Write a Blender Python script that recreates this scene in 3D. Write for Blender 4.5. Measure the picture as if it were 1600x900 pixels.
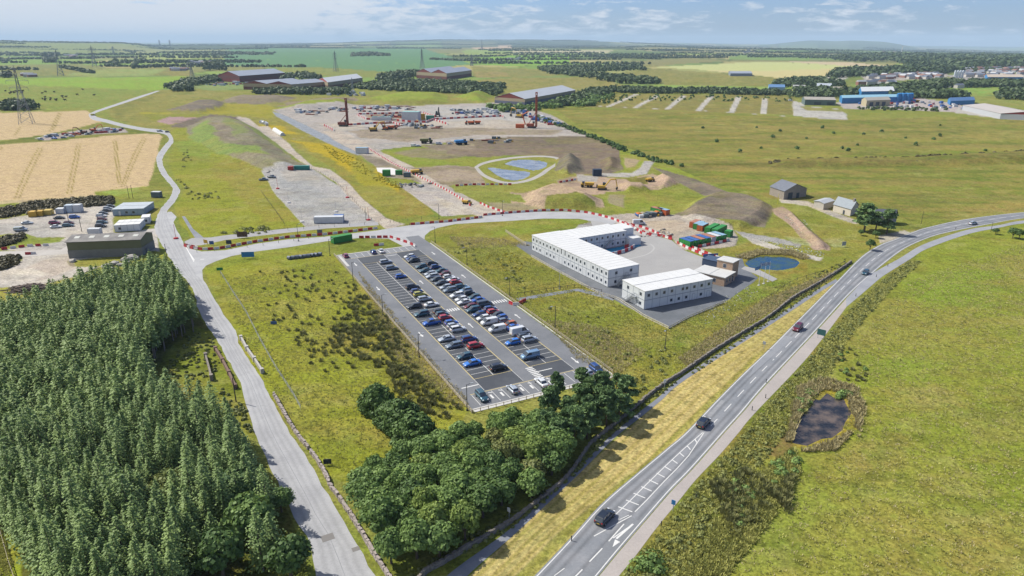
import bpy, bmesh, math, random
import numpy as np
from mathutils import Vector
from mathutils.geometry import tessellate_polygon
R = math.radians
rnd = random.Random(7)
rng = np.random.default_rng(7)
sc = bpy.context.scene
for o in list(bpy.data.objects): bpy.data.objects.remove(o)
COL = sc.collection

# ---------------------------------------------------------------- camera
F, HY, CH = 1067.0, 64.0, 76.0
PIT = math.atan((450-HY)/F)
cam = bpy.data.cameras.new('camera'); cam.sensor_width = 36; cam.lens = 36*F/1600
cam.clip_start = 1; cam.clip_end = 120000
co = bpy.data.objects.new('camera', cam); COL.objects.link(co)
co.location = (0, 0, CH); co.rotation_euler = (math.pi/2-PIT, 0, 0)
sc.camera = co

# ---------------------------------------------------------------- sky, sun, exposure
SUN_EL, SUN_AZ = R(47), math.atan2(0.39, -0.92)        # direction towards the sun in the xy plane
w = bpy.data.worlds.new('World'); sc.world = w; w.use_nodes = True
nt = w.node_tree; nt.nodes.clear()
def wn(t, **k):
    n = nt.nodes.new(t)
    for a, b in k.items(): setattr(n, a, b)
    return n
sky = wn('ShaderNodeTexSky', sky_type='NISHITA', sun_disc=False, sun_elevation=SUN_EL, sun_rotation=math.pi/2-SUN_AZ,
         altitude=80, air_density=1.0, dust_density=0.55, ozone_density=1.6)
tc = wn('ShaderNodeTexCoord')
mp = wn('ShaderNodeMapping'); mp.inputs['Scale'].default_value = (10, 10, 42)
nz = wn('ShaderNodeTexNoise'); nz.inputs['Scale'].default_value = 2.6; nz.inputs['Detail'].default_value = 9; nz.inputs['Roughness'].default_value = .6; nz.inputs['Distortion'].default_value = .3
mp2 = wn('ShaderNodeMapping'); mp2.inputs['Scale'].default_value = (1.6, 1.6, 9)
nz2 = wn('ShaderNodeTexNoise'); nz2.inputs['Scale'].default_value = 1.7; nz2.inputs['Detail'].default_value = 3
sx = wn('ShaderNodeSeparateXYZ')
mr = wn('ShaderNodeMapRange'); mr.inputs[1].default_value = -.55; mr.inputs[2].default_value = .25; mr.inputs[3].default_value = .22; mr.inputs[4].default_value = -.11
ad = wn('ShaderNodeMath', operation='ADD'); ad2 = wn('ShaderNodeMath', operation='MULTIPLY_ADD'); ad2.inputs[1].default_value = .5
rp = wn('ShaderNodeValToRGB'); rp.color_ramp.elements[0].position = .68; rp.color_ramp.elements[1].position = .84
mx = wn('ShaderNodeMix', data_type='RGBA'); mx.inputs[7].default_value = (7.6, 8.1, 8.9, 1)
tn = wn('ShaderNodeMix', data_type='RGBA', blend_type='MULTIPLY'); tn.inputs[0].default_value = 1; tn.inputs[7].default_value = (.64, .85, 1.40, 1)
bg = wn('ShaderNodeBackground'); bg.inputs[1].default_value = .075
out = wn('ShaderNodeOutputWorld')
L = nt.links.new
L(tc.outputs['Generated'], mp.inputs[0]); L(mp.outputs[0], nz.inputs['Vector'])
L(tc.outputs['Generated'], mp2.inputs[0]); L(mp2.outputs[0], nz2.inputs['Vector'])
L(tc.outputs['Generated'], sx.inputs[0]); L(sx.outputs['X'], mr.inputs[0])
L(nz.outputs['Fac'], ad.inputs[0]); L(mr.outputs[0], ad.inputs[1])
L(nz2.outputs['Fac'], ad2.inputs[0]); L(ad.outputs[0], ad2.inputs[2]); L(ad2.outputs[0], rp.inputs[0])
L(sky.outputs[0], tn.inputs[6]); L(tn.outputs[2], mx.inputs[6]); L(rp.outputs[0], mx.inputs[0])
L(mx.outputs[2], bg.inputs[0]); L(bg.outputs[0], out.inputs[0])

sl = bpy.data.lights.new('sun', 'SUN'); sl.energy = 5.0; sl.angle = R(.5); sl.color = (1, .955, .88)
so = bpy.data.objects.new('sun', sl); COL.objects.link(so)
sd = Vector((math.cos(SUN_AZ)*math.cos(SUN_EL), math.sin(SUN_AZ)*math.cos(SUN_EL), math.sin(SUN_EL)))
so.rotation_euler = (-sd).to_track_quat('-Z', 'Y').to_euler(); so.location = (0, 0, 300)
sc.view_settings.view_transform = 'Standard'; sc.view_settings.look = 'None'
sc.view_settings.exposure = 0.36; sc.view_settings.gamma = 1
sc.render.engine = 'CYCLES'
sc.cycles.max_bounces = 5; sc.cycles.diffuse_bounces = 2; sc.cycles.glossy_bounces = 2
sc.cycles.transmission_bounces = 3; sc.cycles.transparent_max_bounces = 4; sc.cycles.volume_bounces = 0

# ---------------------------------------------------------------- helpers
KALB = 1.62
def lin(c):
    if isinstance(c, str):
        c = [int(c[i:i+2], 16)/255 for i in (1, 3, 5)]
    return tuple((x/12.92 if x <= .04045 else ((x+.055)/1.055)**2.4) for x in c)
def alb(c): return tuple(min(.82, x/KALB) for x in lin(c))
def G(x, y, z=0.0):
    a = (x-800)/F; b = (450-y)/F
    dy = math.cos(PIT)+b*math.sin(PIT); dz = -math.sin(PIT)+b*math.cos(PIT)
    t = (CH-z)/-dz
    return Vector((a*t, dy*t, z))
def Gp(pts, z=0.0): return [G(x, y, z) for x, y in pts]
def height_at(xb, yb, yt):                # height of a thing standing at pixel (xb,yb) whose top shows at row yt
    p = G(xb, yb); b = (450-yt)/F
    dy = math.cos(PIT)+b*math.sin(PIT); dz = -math.sin(PIT)+b*math.cos(PIT)
    return CH+dz/dy*p.y
def link(o, parent=None):
    COL.objects.link(o)
    if parent: o.parent = parent
    return o
def tag(o, label=None, cat=None, group=None, kind=None):
    if label: o['label'] = label
    if cat: o['category'] = cat
    if group: o['group'] = group
    if kind: o['kind'] = kind
    return o
def empty(name, loc, rz=0, label=None, cat=None, group=None):
    o = bpy.data.objects.new(name, None); link(o); o.location = loc; o.rotation_euler = (0, 0, rz)
    o.empty_display_size = .5
    return tag(o, label, cat, group)
def copy_tree(o, parent=None):
    c = o.copy(); link(c, parent)
    for ch in o.children: copy_tree(ch, c)
    return c

MATS = {}
def mat(name, col, rough=.8, metal=0., noise=0., nscale=1., spec=.3, bump=0., alpha=None, col2=None, rnd_v=0., transl=0., stretch=None):
    if name in MATS: return MATS[name]
    m = bpy.data.materials.new(name); m.use_nodes = True; n = m.node_tree.nodes; l = m.node_tree.links.new
    b = n['Principled BSDF']; b.inputs['Roughness'].default_value = rough; b.inputs['Metallic'].default_value = metal
    b.inputs['Specular IOR Level'].default_value = spec
    b.inputs['Base Color'].default_value = (*col, 1)
    if noise or col2 or rnd_v:
        t = n.new('ShaderNodeTexCoord'); ns = n.new('ShaderNodeTexNoise'); ns.inputs['Scale'].default_value = nscale; ns.inputs['Detail'].default_value = 7
        ns.inputs['Roughness'].default_value = .65
        g = n.new('ShaderNodeNewGeometry')
        if stretch:
            mpn = n.new('ShaderNodeMapping'); mpn.inputs['Scale'].default_value = stretch
            l(t.outputs['Object'], mpn.inputs[0]); l(mpn.outputs[0], ns.inputs['Vector'])
        else: l(g.outputs['Position'], ns.inputs['Vector'])
        r_ = n.new('ShaderNodeMapRange'); r_.inputs[1].default_value = .3; r_.inputs[2].default_value = .7
        r_.inputs[3].default_value = 1-noise; r_.inputs[4].default_value = 1+noise
        l(ns.outputs['Fac'], r_.inputs[0])
        src = None
        if col2:
            mc = n.new('ShaderNodeMix'); mc.data_type = 'RGBA'; mc.inputs[6].default_value = (*col, 1); mc.inputs[7].default_value = (*col2, 1)
            r2 = n.new('ShaderNodeMapRange'); r2.inputs[1].default_value = .42; r2.inputs[2].default_value = .6
            l(ns.outputs['Fac'], r2.inputs[0]); l(r2.outputs[0], mc.inputs[0]); src = mc.outputs[2]
        v = n.new('ShaderNodeHueSaturation'); v.inputs['Color'].default_value = (*col, 1)
        if src: l(src, v.inputs['Color'])
        if rnd_v:
            oi = n.new('ShaderNodeObjectInfo'); ma = n.new('ShaderNodeMapRange'); ma.inputs[3].default_value = 1-rnd_v; ma.inputs[4].default_value = 1+rnd_v
            l(oi.outputs['Random'], ma.inputs[0]); mm = n.new('ShaderNodeMath'); mm.operation = 'MULTIPLY'
            l(ma.outputs[0], mm.inputs[0]); l(r_.outputs[0], mm.inputs[1]); l(mm.outputs[0], v.inputs['Value'])
        else: l(r_.outputs[0], v.inputs['Value'])
        l(v.outputs[0], b.inputs['Base Color'])
        if bump:
            bp = n.new('ShaderNodeBump'); bp.inputs['Strength'].default_value = bump; bp.inputs['Distance'].default_value = .05
            l(ns.outputs['Fac'], bp.inputs['Height']); l(bp.outputs[0], b.inputs['Normal'])
    MATS[name] = m
    return m

def leafmat(name, dark, light, nscale=.5, transl=.32):
    if name in MATS: return MATS[name]
    m = bpy.data.materials.new(name); m.use_nodes = True; n = m.node_tree.nodes; l = m.node_tree.links.new
    b = n['Principled BSDF']; b.inputs['Roughness'].default_value = .6; b.inputs['Specular IOR Level'].default_value = .25
    at = n.new('ShaderNodeAttribute'); at.attribute_name = 'tone'
    g = n.new('ShaderNodeNewGeometry'); ns = n.new('ShaderNodeTexNoise'); ns.inputs['Scale'].default_value = nscale; ns.inputs['Detail'].default_value = 3
    l(g.outputs['Position'], ns.inputs['Vector'])
    oi = n.new('ShaderNodeObjectInfo')
    a1 = n.new('ShaderNodeMath'); a1.operation = 'MULTIPLY_ADD'; a1.inputs[1].default_value = .55; l(at.outputs['Fac'], a1.inputs[0])
    a0 = n.new('ShaderNodeMath'); a0.operation = 'MULTIPLY_ADD'; a0.inputs[1].default_value = .7; a0.inputs[2].default_value = -.2; l(ns.outputs['Fac'], a0.inputs[0])
    l(a0.outputs[0], a1.inputs[2])
    a2 = n.new('ShaderNodeMath'); a2.operation = 'MULTIPLY_ADD'; a2.inputs[1].default_value = .25; l(oi.outputs['Random'], a2.inputs[0]); l(a1.outputs[0], a2.inputs[2])
    mc = n.new('ShaderNodeMix'); mc.data_type = 'RGBA'; mc.inputs[6].default_value = (*dark, 1); mc.inputs[7].default_value = (*light, 1)
    l(a2.outputs[0], mc.inputs[0]); l(mc.outputs[2], b.inputs['Base Color'])
    tr = n.new('ShaderNodeBsdfTranslucent'); l(mc.outputs[2], tr.inputs[0]); ms = n.new('ShaderNodeMixShader'); ms.inputs[0].default_value = transl
    l(b.outputs[0], ms.inputs[1]); l(tr.outputs[0], ms.inputs[2]); l(ms.outputs[0], n['Material Output'].inputs[0])
    MATS[name] = m
    return m

class MB:
    def __init__(s): s.v = []; s.f = []; s.m = []; s.M = None
    def add(s, vs, fs, m=0):
        k = len(s.v); s.v += [tuple(v) for v in vs]; s.f += [tuple(i+k for i in f) for f in fs]; s.m += [m]*len(fs)
        return s
    def box(s, x0, y0, z0, x1, y1, z1, m=0):
        return s.add([(x0,y0,z0),(x1,y0,z0),(x1,y1,z0),(x0,y1,z0),(x0,y0,z1),(x1,y0,z1),(x1,y1,z1),(x0,y1,z1)],
              [(0,3,2,1),(4,5,6,7),(0,1,5,4),(1,2,6,5),(2,3,7,6),(3,0,4,7)], m)
    def obox(s, c, sx, sy, sz, a=0, m=0, tilt=0):       # centred box turned about z (and tilted about its own y)
        ca, sa = math.cos(a), math.sin(a); ct, st = math.cos(tilt), math.sin(tilt); vs = []
        for z in (-1, 1):
            for x, y in ((-1,-1),(1,-1),(1,1),(-1,1)):
                X, Y, Z = x*sx/2, y*sy/2, z*sz/2
                X, Z = X*ct+Z*st, -X*st+Z*ct
                vs.append((c[0]+X*ca-Y*sa, c[1]+X*sa+Y*ca, c[2]+Z))
        return s.add(vs, [(0,3,2,1),(4,5,6,7),(0,1,5,4),(1,2,6,5),(2,3,7,6),(3,0,4,7)], m)
    def tube(s, a, b, r, r2=None, n=6, m=0, cap=True):
        a = Vector(a); b = Vector(b); r2 = r if r2 is None else r2; d = (b-a).normalized()
        u = d.cross(Vector((0,0,1)) if abs(d.z) < .9 else Vector((1,0,0))).normalized(); v = d.cross(u)
        vs = [a+(u*math.cos(t)+v*math.sin(t))*r for t in [2*math.pi*i/n for i in range(n)]]+[b+(u*math.cos(t)+v*math.sin(t))*r2 for t in [2*math.pi*i/n for i in range(n)]]
        fs = [(i, (i+1) % n, n+(i+1) % n, n+i) for i in range(n)]
        if cap: fs += [tuple(range(n))[::-1], tuple(range(n, 2*n))]
        return s.add(vs, fs, m)
    def prism(s, prof, y0, y1, m=0, capm=None):          # profile in x,z extruded along y
        n = len(prof); vs = [(x, y0, z) for x, z in prof]+[(x, y1, z) for x, z in prof]
        s.add(vs, [(i, (i+1) % n, n+(i+1) % n, n+i) for i in range(n)], m)
        k = len(s.v)-2*n
        s.f += [tuple(k+i for i in range(n))[::-1], tuple(k+n+i for i in range(n))]; s.m += [capm if capm is not None else m]*2
        return s
    def build(s, name, mats, parent=None, smooth=False, mesh=None):
        me = bpy.data.meshes.new(name); me.from_pydata(s.v, [], s.f)
        for m in (mats if isinstance(mats, (list, tuple)) else [mats]): me.materials.append(m)
        if len(me.materials) > 1: me.polygons.foreach_set('material_index', s.m)
        bm = bmesh.new(); bm.from_mesh(me); bmesh.ops.recalc_face_normals(bm, faces=bm.faces); bm.to_mesh(me); bm.free()
        if smooth: me.polygons.foreach_set('use_smooth', [True]*len(me.polygons))
        o = bpy.data.objects.new(name, me); link(o, parent); return o

def np_mesh(name, V, Q, material, tone=None, smooth=False):
    me = bpy.data.meshes.new(name); V = np.ascontiguousarray(V, np.float32); Q = np.ascontiguousarray(Q, np.int32); k = Q.shape[1]
    me.vertices.add(len(V)); me.vertices.foreach_set('co', V.ravel())
    me.loops.add(Q.size); me.loops.foreach_set('vertex_index', Q.ravel())
    me.polygons.add(len(Q)); me.polygons.foreach_set('loop_start', np.arange(0, Q.size, k, dtype=np.int32))
    me.update(calc_edges=True)
    if tone is not None:
        a = me.attributes.new('tone', 'FLOAT', 'POINT'); a.data.foreach_set('value', np.ascontiguousarray(tone, np.float32))
    if smooth: me.polygons.foreach_set('use_smooth', np.ones(len(Q), bool))
    me.materials.append(material); me.validate()
    return me

# numpy noise
def hsh(ix, iy, s=0):
    h = (ix.astype(np.int64)*374761393+iy.astype(np.int64)*668265263+s*1442695041) & 0x7fffffff
    h = ((h ^ (h >> 13))*1274126177) & 0x7fffffff
    return ((h ^ (h >> 16)) & 0xffff)/65535.0
def vnoise(x, y, s=0):
    ix = np.floor(x); iy = np.floor(y); fx = x-ix; fy = y-iy; fx = fx*fx*(3-2*fx); fy = fy*fy*(3-2*fy)
    a = hsh(ix, iy, s); b = hsh(ix+1, iy, s); c = hsh(ix, iy+1, s); d = hsh(ix+1, iy+1, s)
    return a+(b-a)*fx+(c-a)*fy+(a-b-c+d)*fx*fy
def fbm(x, y, o=4, s=0):
    r = 0; a = .5; t = 0
    for i in range(o): r = r+a*vnoise(x*2**i, y*2**i, s+i); t += a; a *= .55
    return r/t
def inpoly(X, Y, P):
    c = np.zeros(X.shape, bool); n = len(P)
    for i in range(n):
        x1, y1 = P[i]; x2, y2 = P[(i+1) % n]
        if y1 == y2: continue
        c ^= ((y1 > Y) != (y2 > Y)) & (X < (x2-x1)*(Y-y1)/(y2-y1)+x1)
    return c
def edgedist(X, Y, P, closed=True):
    d = np.full(X.shape, 1e9); n = len(P)
    for i in range(n if closed else n-1):
        x1, y1 = P[i]; x2, y2 = P[(i+1) % n]; dx, dy = x2-x1, y2-y1; q = dx*dx+dy*dy+1e-9
        t = np.clip(((X-x1)*dx+(Y-y1)*dy)/q, 0, 1); d = np.minimum(d, np.hypot(X-x1-t*dx, Y-y1-t*dy))
    return d
def smooth_line(pts, n=8):
    out = []; P = [Vector(p).to_2d() for p in pts]
    for i in range(len(P)-1):
        p0 = P[max(i-1, 0)]; p1 = P[i]; p2 = P[i+1]; p3 = P[min(i+2, len(P)-1)]
        for k in range(n):
            t = k/n; out.append(.5*((2*p1)+(p2-p0)*t+(2*p0-5*p1+4*p2-p3)*t*t+(3*p1-p0-3*p2+p3)*t**3))
    return out+[P[-1]]
def resample(P, n):
    A = np.array([(p[0], p[1]) for p in P]); d = np.r_[0, np.cumsum(np.hypot(*np.diff(A, axis=0).T))]
    t = np.linspace(0, d[-1], n); return np.c_[np.interp(t, d, A[:, 0]), np.interp(t, d, A[:, 1])]
def plen(P):
    A = np.array([(p[0], p[1]) for p in P]); return float(np.hypot(*np.diff(A, axis=0).T).sum())
def rand_in(P, n, g=None):
    g = g or rng; A = np.array([(p[0], p[1]) for p in P]); lo, hi = A.min(0), A.max(0); out = np.zeros((0, 2))
    while len(out) < n:
        q = g.uniform(lo, hi, (max(64, n*3), 2)); q = q[inpoly(q[:, 0], q[:, 1], A.tolist())]; out = np.r_[out, q]
    return out[:n]
def area(P):
    A = np.array([(p[0], p[1]) for p in P]); x, y = A.T; return abs(np.dot(x, np.roll(y, 1))-np.dot(y, np.roll(x, 1)))/2
# ---------------------------------------------------------------- the ground: one sheet to the horizon
az = np.concatenate([np.linspace(-48, 48, 1060), np.arange(53, 308, 6.0)]); az = np.radians(az)
dep = np.linspace(R(50), R(.16), 700); rr = np.concatenate([[2, 20, 42], CH/np.tan(dep)]); rr = rr[np.r_[True, np.diff(rr) > 0]]
rr = np.concatenate([rr, [30000, 33000, 36000]])
AZ, RR = np.meshgrid(az, rr); NA, NR = len(az), len(rr)
X = (RR*np.sin(AZ)).ravel(); Y = (RR*np.cos(AZ)).ravel(); RD = RR.ravel(); AZF = AZ.ravel()
n1 = fbm(X/60, Y/60, 4, 11)-.5; n2 = fbm(X/60, Y/60, 4, 51)-.5
m1 = fbm(X/9, Y/9, 4, 21)-.5; m2 = fbm(X/9, Y/9, 4, 71)-.5
f1 = fbm(X/500, Y/500, 4, 91)-.5; f2 = fbm(X/500, Y/500, 4, 121)-.5
colA = np.zeros((len(X), 3)); texA = np.zeros((len(X), 3)); Zg = np.zeros(len(X))
base = np.array(alb('#9aa055')); colA[:] = base; texA[:] = (.5, .5, 0)
bn = fbm(X/160, Y/70, 5, 5)
def blend(mask, c, tex, a=1.0):
    w_ = (np.asarray(mask)*a)[:, None]
    colA[:] = colA*(1-w_)+np.array(c)*w_; texA[:] = texA*(1-w_)+np.array(tex)*w_
blend(np.clip((bn-.5)*5, 0, 1), alb('#aaa06a'), (.6, .5, 0), .7)
blend(np.clip((.42-bn)*6, 0, 1), alb('#7f9048'), (.5, .5, 0), .7)
# far patchwork of fields with hedges
cs = np.where(RD < 4500, 1.0, 2.6); PAL = ['#a3b274', '#8fae66', '#b9b98a', '#cdbf95', '#8aa06a', '#9fbc6c', '#7e9466', '#c7bb92', '#93a877', '#a9a781', '#88ad60', '#9c9a70']
PALA = np.array([alb(c) for c in PAL])
def patchwork(sel, sxm, sym, s):
    x = (X[sel]+f1[sel]*160)/sxm; y = (Y[sel]+f2[sel]*160)/sym; ix = np.floor(x); iy = np.floor(y)
    b1 = np.full(x.shape, 9.); b2 = b1.copy(); hh = np.zeros(x.shape)
    for dx in (-1, 0, 1):
        for dy in (-1, 0, 1):
            jx = ix+dx; jy = iy+dy; cx = jx+.15+.7*hsh(jx, jy, s); cy = jy+.15+.7*hsh(jx, jy, s+1)
            d = np.abs(x-cx)+np.abs(y-cy)*.9+.25*np.hypot(x-cx, y-cy); c = d < b1
            b2 = np.where(c, b1, np.minimum(b2, d)); hh = np.where(c, hsh(jx, jy, s+2), hh); b1 = np.minimum(b1, d)
    cc = PALA[(hh*len(PAL)).astype(int) % len(PAL)]
    wd = np.maximum(5.0, RD[sel]*.0012)/min(sxm, sym)
    hed = np.clip(1.6-(b2-b1)/wd/2, 0, 1)[:, None]*.8
    colA[sel] = cc*(1-hed)+np.array(alb('#55663c'))*hed; texA[sel] = (.35, .2, 0)
patchwork((RD > 1250) & (RD < 4500), 420, 330, 3)
patchwork(RD >= 4500, 1000, 1300, 9)
wd_ = fbm(X/1400, Y/1100, 4, 33); blend(np.clip((wd_-.51)*16, 0, 1)*np.clip((RD-2600)/900, 0, 1), alb('#4f6440'), (.3, .3, 0), .95)

colA *= np.array((.80, .84, .58)); colA *= (1-.22*np.clip((RD-3000)/2500, 0, 1))[:, None]; GF = np.array((.82, .85, .58))     # living grass reflects less blue than a picture of it suggests
def cc_(c, tex): return np.array(alb(c))*(GF if (tex is None or tex[2] < .05) else 1.0)
PXW = RD/F
def paint(px, c, soft=2.0, warp=3.0, tex=(.5, .5, 0), a=1.0, world=None):
    P = world or [(p.x, p.y) for p in Gp(px)]
    A = np.array(P); m = 12*max(1, A[:, 1].max()/300)+60*(A[:, 1].max() > 2000)
    sel = np.where((X > A[:, 0].min()-m) & (X < A[:, 0].max()+m) & (Y > A[:, 1].min()-m) & (Y < A[:, 1].max()+m))[0]
    if not len(sel): return
    k = warp*PXW[sel]; x = X[sel]+(n1[sel]*5+m1[sel]*2)*k; y = Y[sel]+(n2[sel]*5+m2[sel]*2)*k*1.5
    d = edgedist(x, y, P); d = np.where(inpoly(x, y, P), d, -d)
    w_ = (np.clip(d/(soft*PXW[sel]*1.6)+.5, 0, 1)*a)[:, None]
    if c is not None: colA[sel] = colA[sel]*(1-w_)+cc_(c, tex)*w_
    if tex is not None: texA[sel] = texA[sel]*(1-w_)+np.array(tex)*w_
def strip(px, c, wpx, soft=1.0, a=1.0, tex=None, wm=None):       # painted line; width in metres if wm
    P = [(p.x, p.y) for p in Gp(px)]; A = np.array(P); m = 30+wpx*2
    sel = np.where((X > A[:, 0].min()-m) & (X < A[:, 0].max()+m) & (Y > A[:, 1].min()-m) & (Y < A[:, 1].max()+m))[0]
    d = edgedist(X[sel]+m1[sel]*PXW[sel]*2, Y[sel]+m2[sel]*PXW[sel]*2, P, False); hw = wm/2 if wm else wpx/2*PXW[sel]
    w_ = (np.clip((hw-d)/(soft*PXW[sel])+.5, 0, 1)*a)[:, None]
    colA[sel] = colA[sel]*(1-w_)+cc_(c, tex)*w_
    if tex is not None: texA[sel] = texA[sel]*(1-w_)+np.array(tex)*w_
def raise_(px, h, foot, rough=.25, pw=1.0):
    P = [(p.x, p.y) for p in Gp(px)]; A = np.array(P)
    sel = np.where((X > A[:, 0].min()) & (X < A[:, 0].max()) & (Y > A[:, 1].min()) & (Y < A[:, 1].max()))[0]
    d = np.where(inpoly(X[sel], Y[sel], P), edgedist(X[sel], Y[sel], P), 0)
    t = np.clip(d/foot, 0, 1); t = t*t*(3-2*t); t = t**pw
    Zg[sel] = np.maximum(Zg[sel], t*h*(1+rough*1.1*(m1[sel]*.7+n1[sel])))

GR = (.55, .5, 0); DR = (.8, .6, 0); EA = (.35, .25, .7); GV = (.2, .1, 1.0); CR = (.25, .35, .1)
# ---- far fields, left
paint([(-80,68),(300,66),(300,72),(-80,80)], '#7d9270', 1, 1, GR, .6)
paint([(-80,84),(60,76),(220,74),(215,80),(90,84),(-80,92)], '#9aa772', 1, 1, GR)
paint([(-80,90),(88,92),(150,99),(0,104),(-80,104)], '#93b56a', 1, 1, GR)
paint([(-80,104),(125,100),(175,107),(105,117),(0,120),(-80,121)], '#979a70', 1, 1, DR)
paint([(105,116),(175,107),(262,108),(240,118),(105,120)], '#a7b77e', 1, 1, GR)
paint([(262,108),(240,118),(300,119),(300,112)], '#9c9468', 1, 1, DR)
paint([(150,92),(360,92),(350,103),(250,102)], '#97aa6c', 1, 1, GR)
paint([(212,87),(305,89),(300,93),(210,93)], '#b9c58b', 1, 1, GR)
paint([(160,79),(320,77),(420,76),(400,80),(215,84)], '#a6ab84', 1, 1, GR)
paint([(-80,122),(0,122),(292,119.5),(280,132),(247,141),(175,139),(0,131),(-80,129)], '#9cbc52', 1, 1.5, (.3,.4,0))
paint([(-80,130),(0,131),(175,139),(247,141),(165,167),(150,171),(60,171),(-80,171)], '#93a35a', 1, 1, GR)
strip([(-80,171),(60,171),(150,170),(165,167)], '#a5c45c', 2)
# centre green
paint([(352,79),(400,77),(650,75),(712,92),(735,100),(690,106),(607,113),(480,106),(350,102)], '#739c82', 1, 1, (.1,.3,.04))
strip([(400,88),(500,91),(700,97)], '#7b9a5c', 1.0); strip([(460,79),(560,78),(640,80)], '#a2c07c', 1.2)
strip([(400,94),(560,96),(660,101)], '#9dbd78', 2.5, 1.5, .6); strip([(430,101),(520,103),(640,106)], '#769c5a', 2, 1.5, .5)
paint([(430,105),(520,106),(610,113),(625,121),(540,122),(440,112)], '#98a065', 1, 1, GR)
paint([(735,74),(800,73),(800,80),(752,79)], '#cdb08c', 1, 1, (.2,.2,.06))
paint([(720,81),(800,79),(800,86),(735,88)], '#a9bd7b', 1, 1, GR)
paint([(737,92),(800,87),(890,86),(890,99),(800,104),(752,101)], '#93bf5b', 1, 1, (.3,.3,0))
paint([(800,79),(960,80),(950,84),(800,84)], '#c1ba90', 1, 1, (.2,.2,.06))
paint([(867,100),(962,100),(960,106),(875,107)], '#96b766', 1, 1, GR)
paint([(735,104),(800,106),(900,112),(860,118),(780,122),(740,120)], '#9f9b70', 1, 2, DR)
paint([(740,112),(790,113),(800,120),(745,121)], '#b39f80', 1, 1, DR)
paint([(800,122),(940,120),(975,135),(900,139),(700,137),(700,128)], '#a89d72', 1, 2, DR)
paint([(952,117),(1017,107),(1200,120),(1310,124),(1290,134),(1200,136),(1040,133)], '#9f9a6c', 1, 2, DR)
for yy in (112, 116, 120, 124, 128): strip([(960+yy,yy),(1080,yy+1.5),(1200,yy+4)], '#857c52', .9, 1, .5)
paint([(935,99),(1075,91),(1140,95),(1050,101),(1020,105),(975,102)], '#a39c7c', 1, 1, DR)
paint([(1140,88),(1340,84),(1360,92),(1220,94),(1140,93)], '#8dab6c', 1, 1, GR)
paint([(1022,105),(1200,96),(1290,98),(1350,106),(1300,108),(1200,112),(1150,112)], '#c8cb88', 1, 1, (.2,.2,.06))
paint([(1100,110),(1200,111),(1330,106),(1366,112),(1300,120),(1240,125),(1200,120)], '#d2c58c', 1, 1, (.2,.2,.06))
paint([(1220,95),(1330,97),(1405,104),(1397,108),(1340,104),(1250,98)], '#d0bd98', 1, 1, (.2,.2,.06))
strip([(1220,96.5),(1280,101),(1340,105),(1370,111)], '#7c8050', 1.6)
paint([(1340,103),(1400,107),(1370,112)], '#8a9158', 1, 1, GR)
paint([(1400,98),(1450,100),(1450,108),(1400,108)], '#a3b46c', 1, 1, GR)
paint([(1280,124),(1320,120),(1500,122),(1620,124),(1700,136),(1500,150),(1320,146)], '#7d9158', 1, 2, GR)
paint([(1330,132),(1440,133),(1435,145),(1345,146)], '#93b064', 1, 1, GR)
paint([(1470,137),(1590,136),(1585,147),(1500,151)], '#98bd68', 1, 1, GR)
paint([(1480,150),(1700,148),(1700,168),(1530,166),(1440,158)], '#a0a566', 1, 1, GR)
paint([(1345,116),(1480,114),(1480,124),(1350,126)], '#b6aca2', 1, 1, GV); paint([(1480,118),(1700,114),(1700,127),(1500,126)], '#b0aaa4', 1, 1, GV)
paint([(1290,118),(1330,118),(1305,132),(1292,130)], '#c2bfae', 1, 1, GV)
# heath left of the site
paint([(250,141),(310,139),(400,150),(520,150),(700,146),(830,158),(830,168),(520,176),(450,200),(420,215),(300,215),(262,204),(220,200),(175,185),(168,168)], '#a29b62', 1.5, 2, DR)
paint([(170,168),(245,143),(262,143),(200,172),(190,186)], '#8e8c58', 1.5, 2, DR)
paint([(220,175),(275,176),(250,183),(225,182)], '#b8ad3c', 1.5, 2, GR)
paint([(220,178),(330,178),(390,184),(380,195),(300,200),(262,194)], '#9c9c4c', 1.5, 3, GR)
paint([(246,190),(267,182),(312,184),(310,190),(262,194)], '#b39494', 1, 1.5, EA)
paint([(312,178),(350,162),(410,163),(435,172),(420,186),(360,178),(330,178)], '#b3a940', 1.5, 3, GR)
paint([(275,146),(310,143),(350,150),(300,155),(265,150)], '#a8a06c', 1.5, 2, DR)
paint([(262,172),(300,161),(350,160),(345,170),(310,176)], '#80766c', 1, 1.5, EA); raise_([(262,173),(300,158),(352,158),(360,170),(310,178)], 4, 18)
paint([(340,160),(362,152),(410,151),(465,153),(440,160),(400,163)], '#8f8372', 1, 1.5, EA); raise_([(335,161),(362,150),(470,151),(440,161)], 4, 25)
paint([(432,166),(525,155),(535,160),(460,168)], '#8f8070', 1, 1.5, EA)
paint([(440,160),(555,152),(560,158),(450,166)], '#9a8a74', 1, 1.5, EA)
paint([(430,168),(470,163),(540,160),(545,167),(475,173),(440,173)], '#9dac45', 1, 1.5, GR); raise_([(420,172),(470,158),(560,153),(560,168),(475,175)], 5, 30)
paint([(555,155),(625,147),(700,149),(700,160),(600,161)], '#a3b250', 1, 1.5, GR); raise_([(545,158),(625,145),(705,147),(705,162),(600,164)], 5, 30)
paint([(705,152),(737,146),(772,150),(755,161)], '#97ad4c', 1, 1.5, GR); raise_([(700,154),(737,144),(777,149),(760,163)], 7, 30)
paint([(480,172),(560,164),(640,164),(640,168),(540,169),(490,177)], '#857a70', 1, 1, EA)
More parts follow.
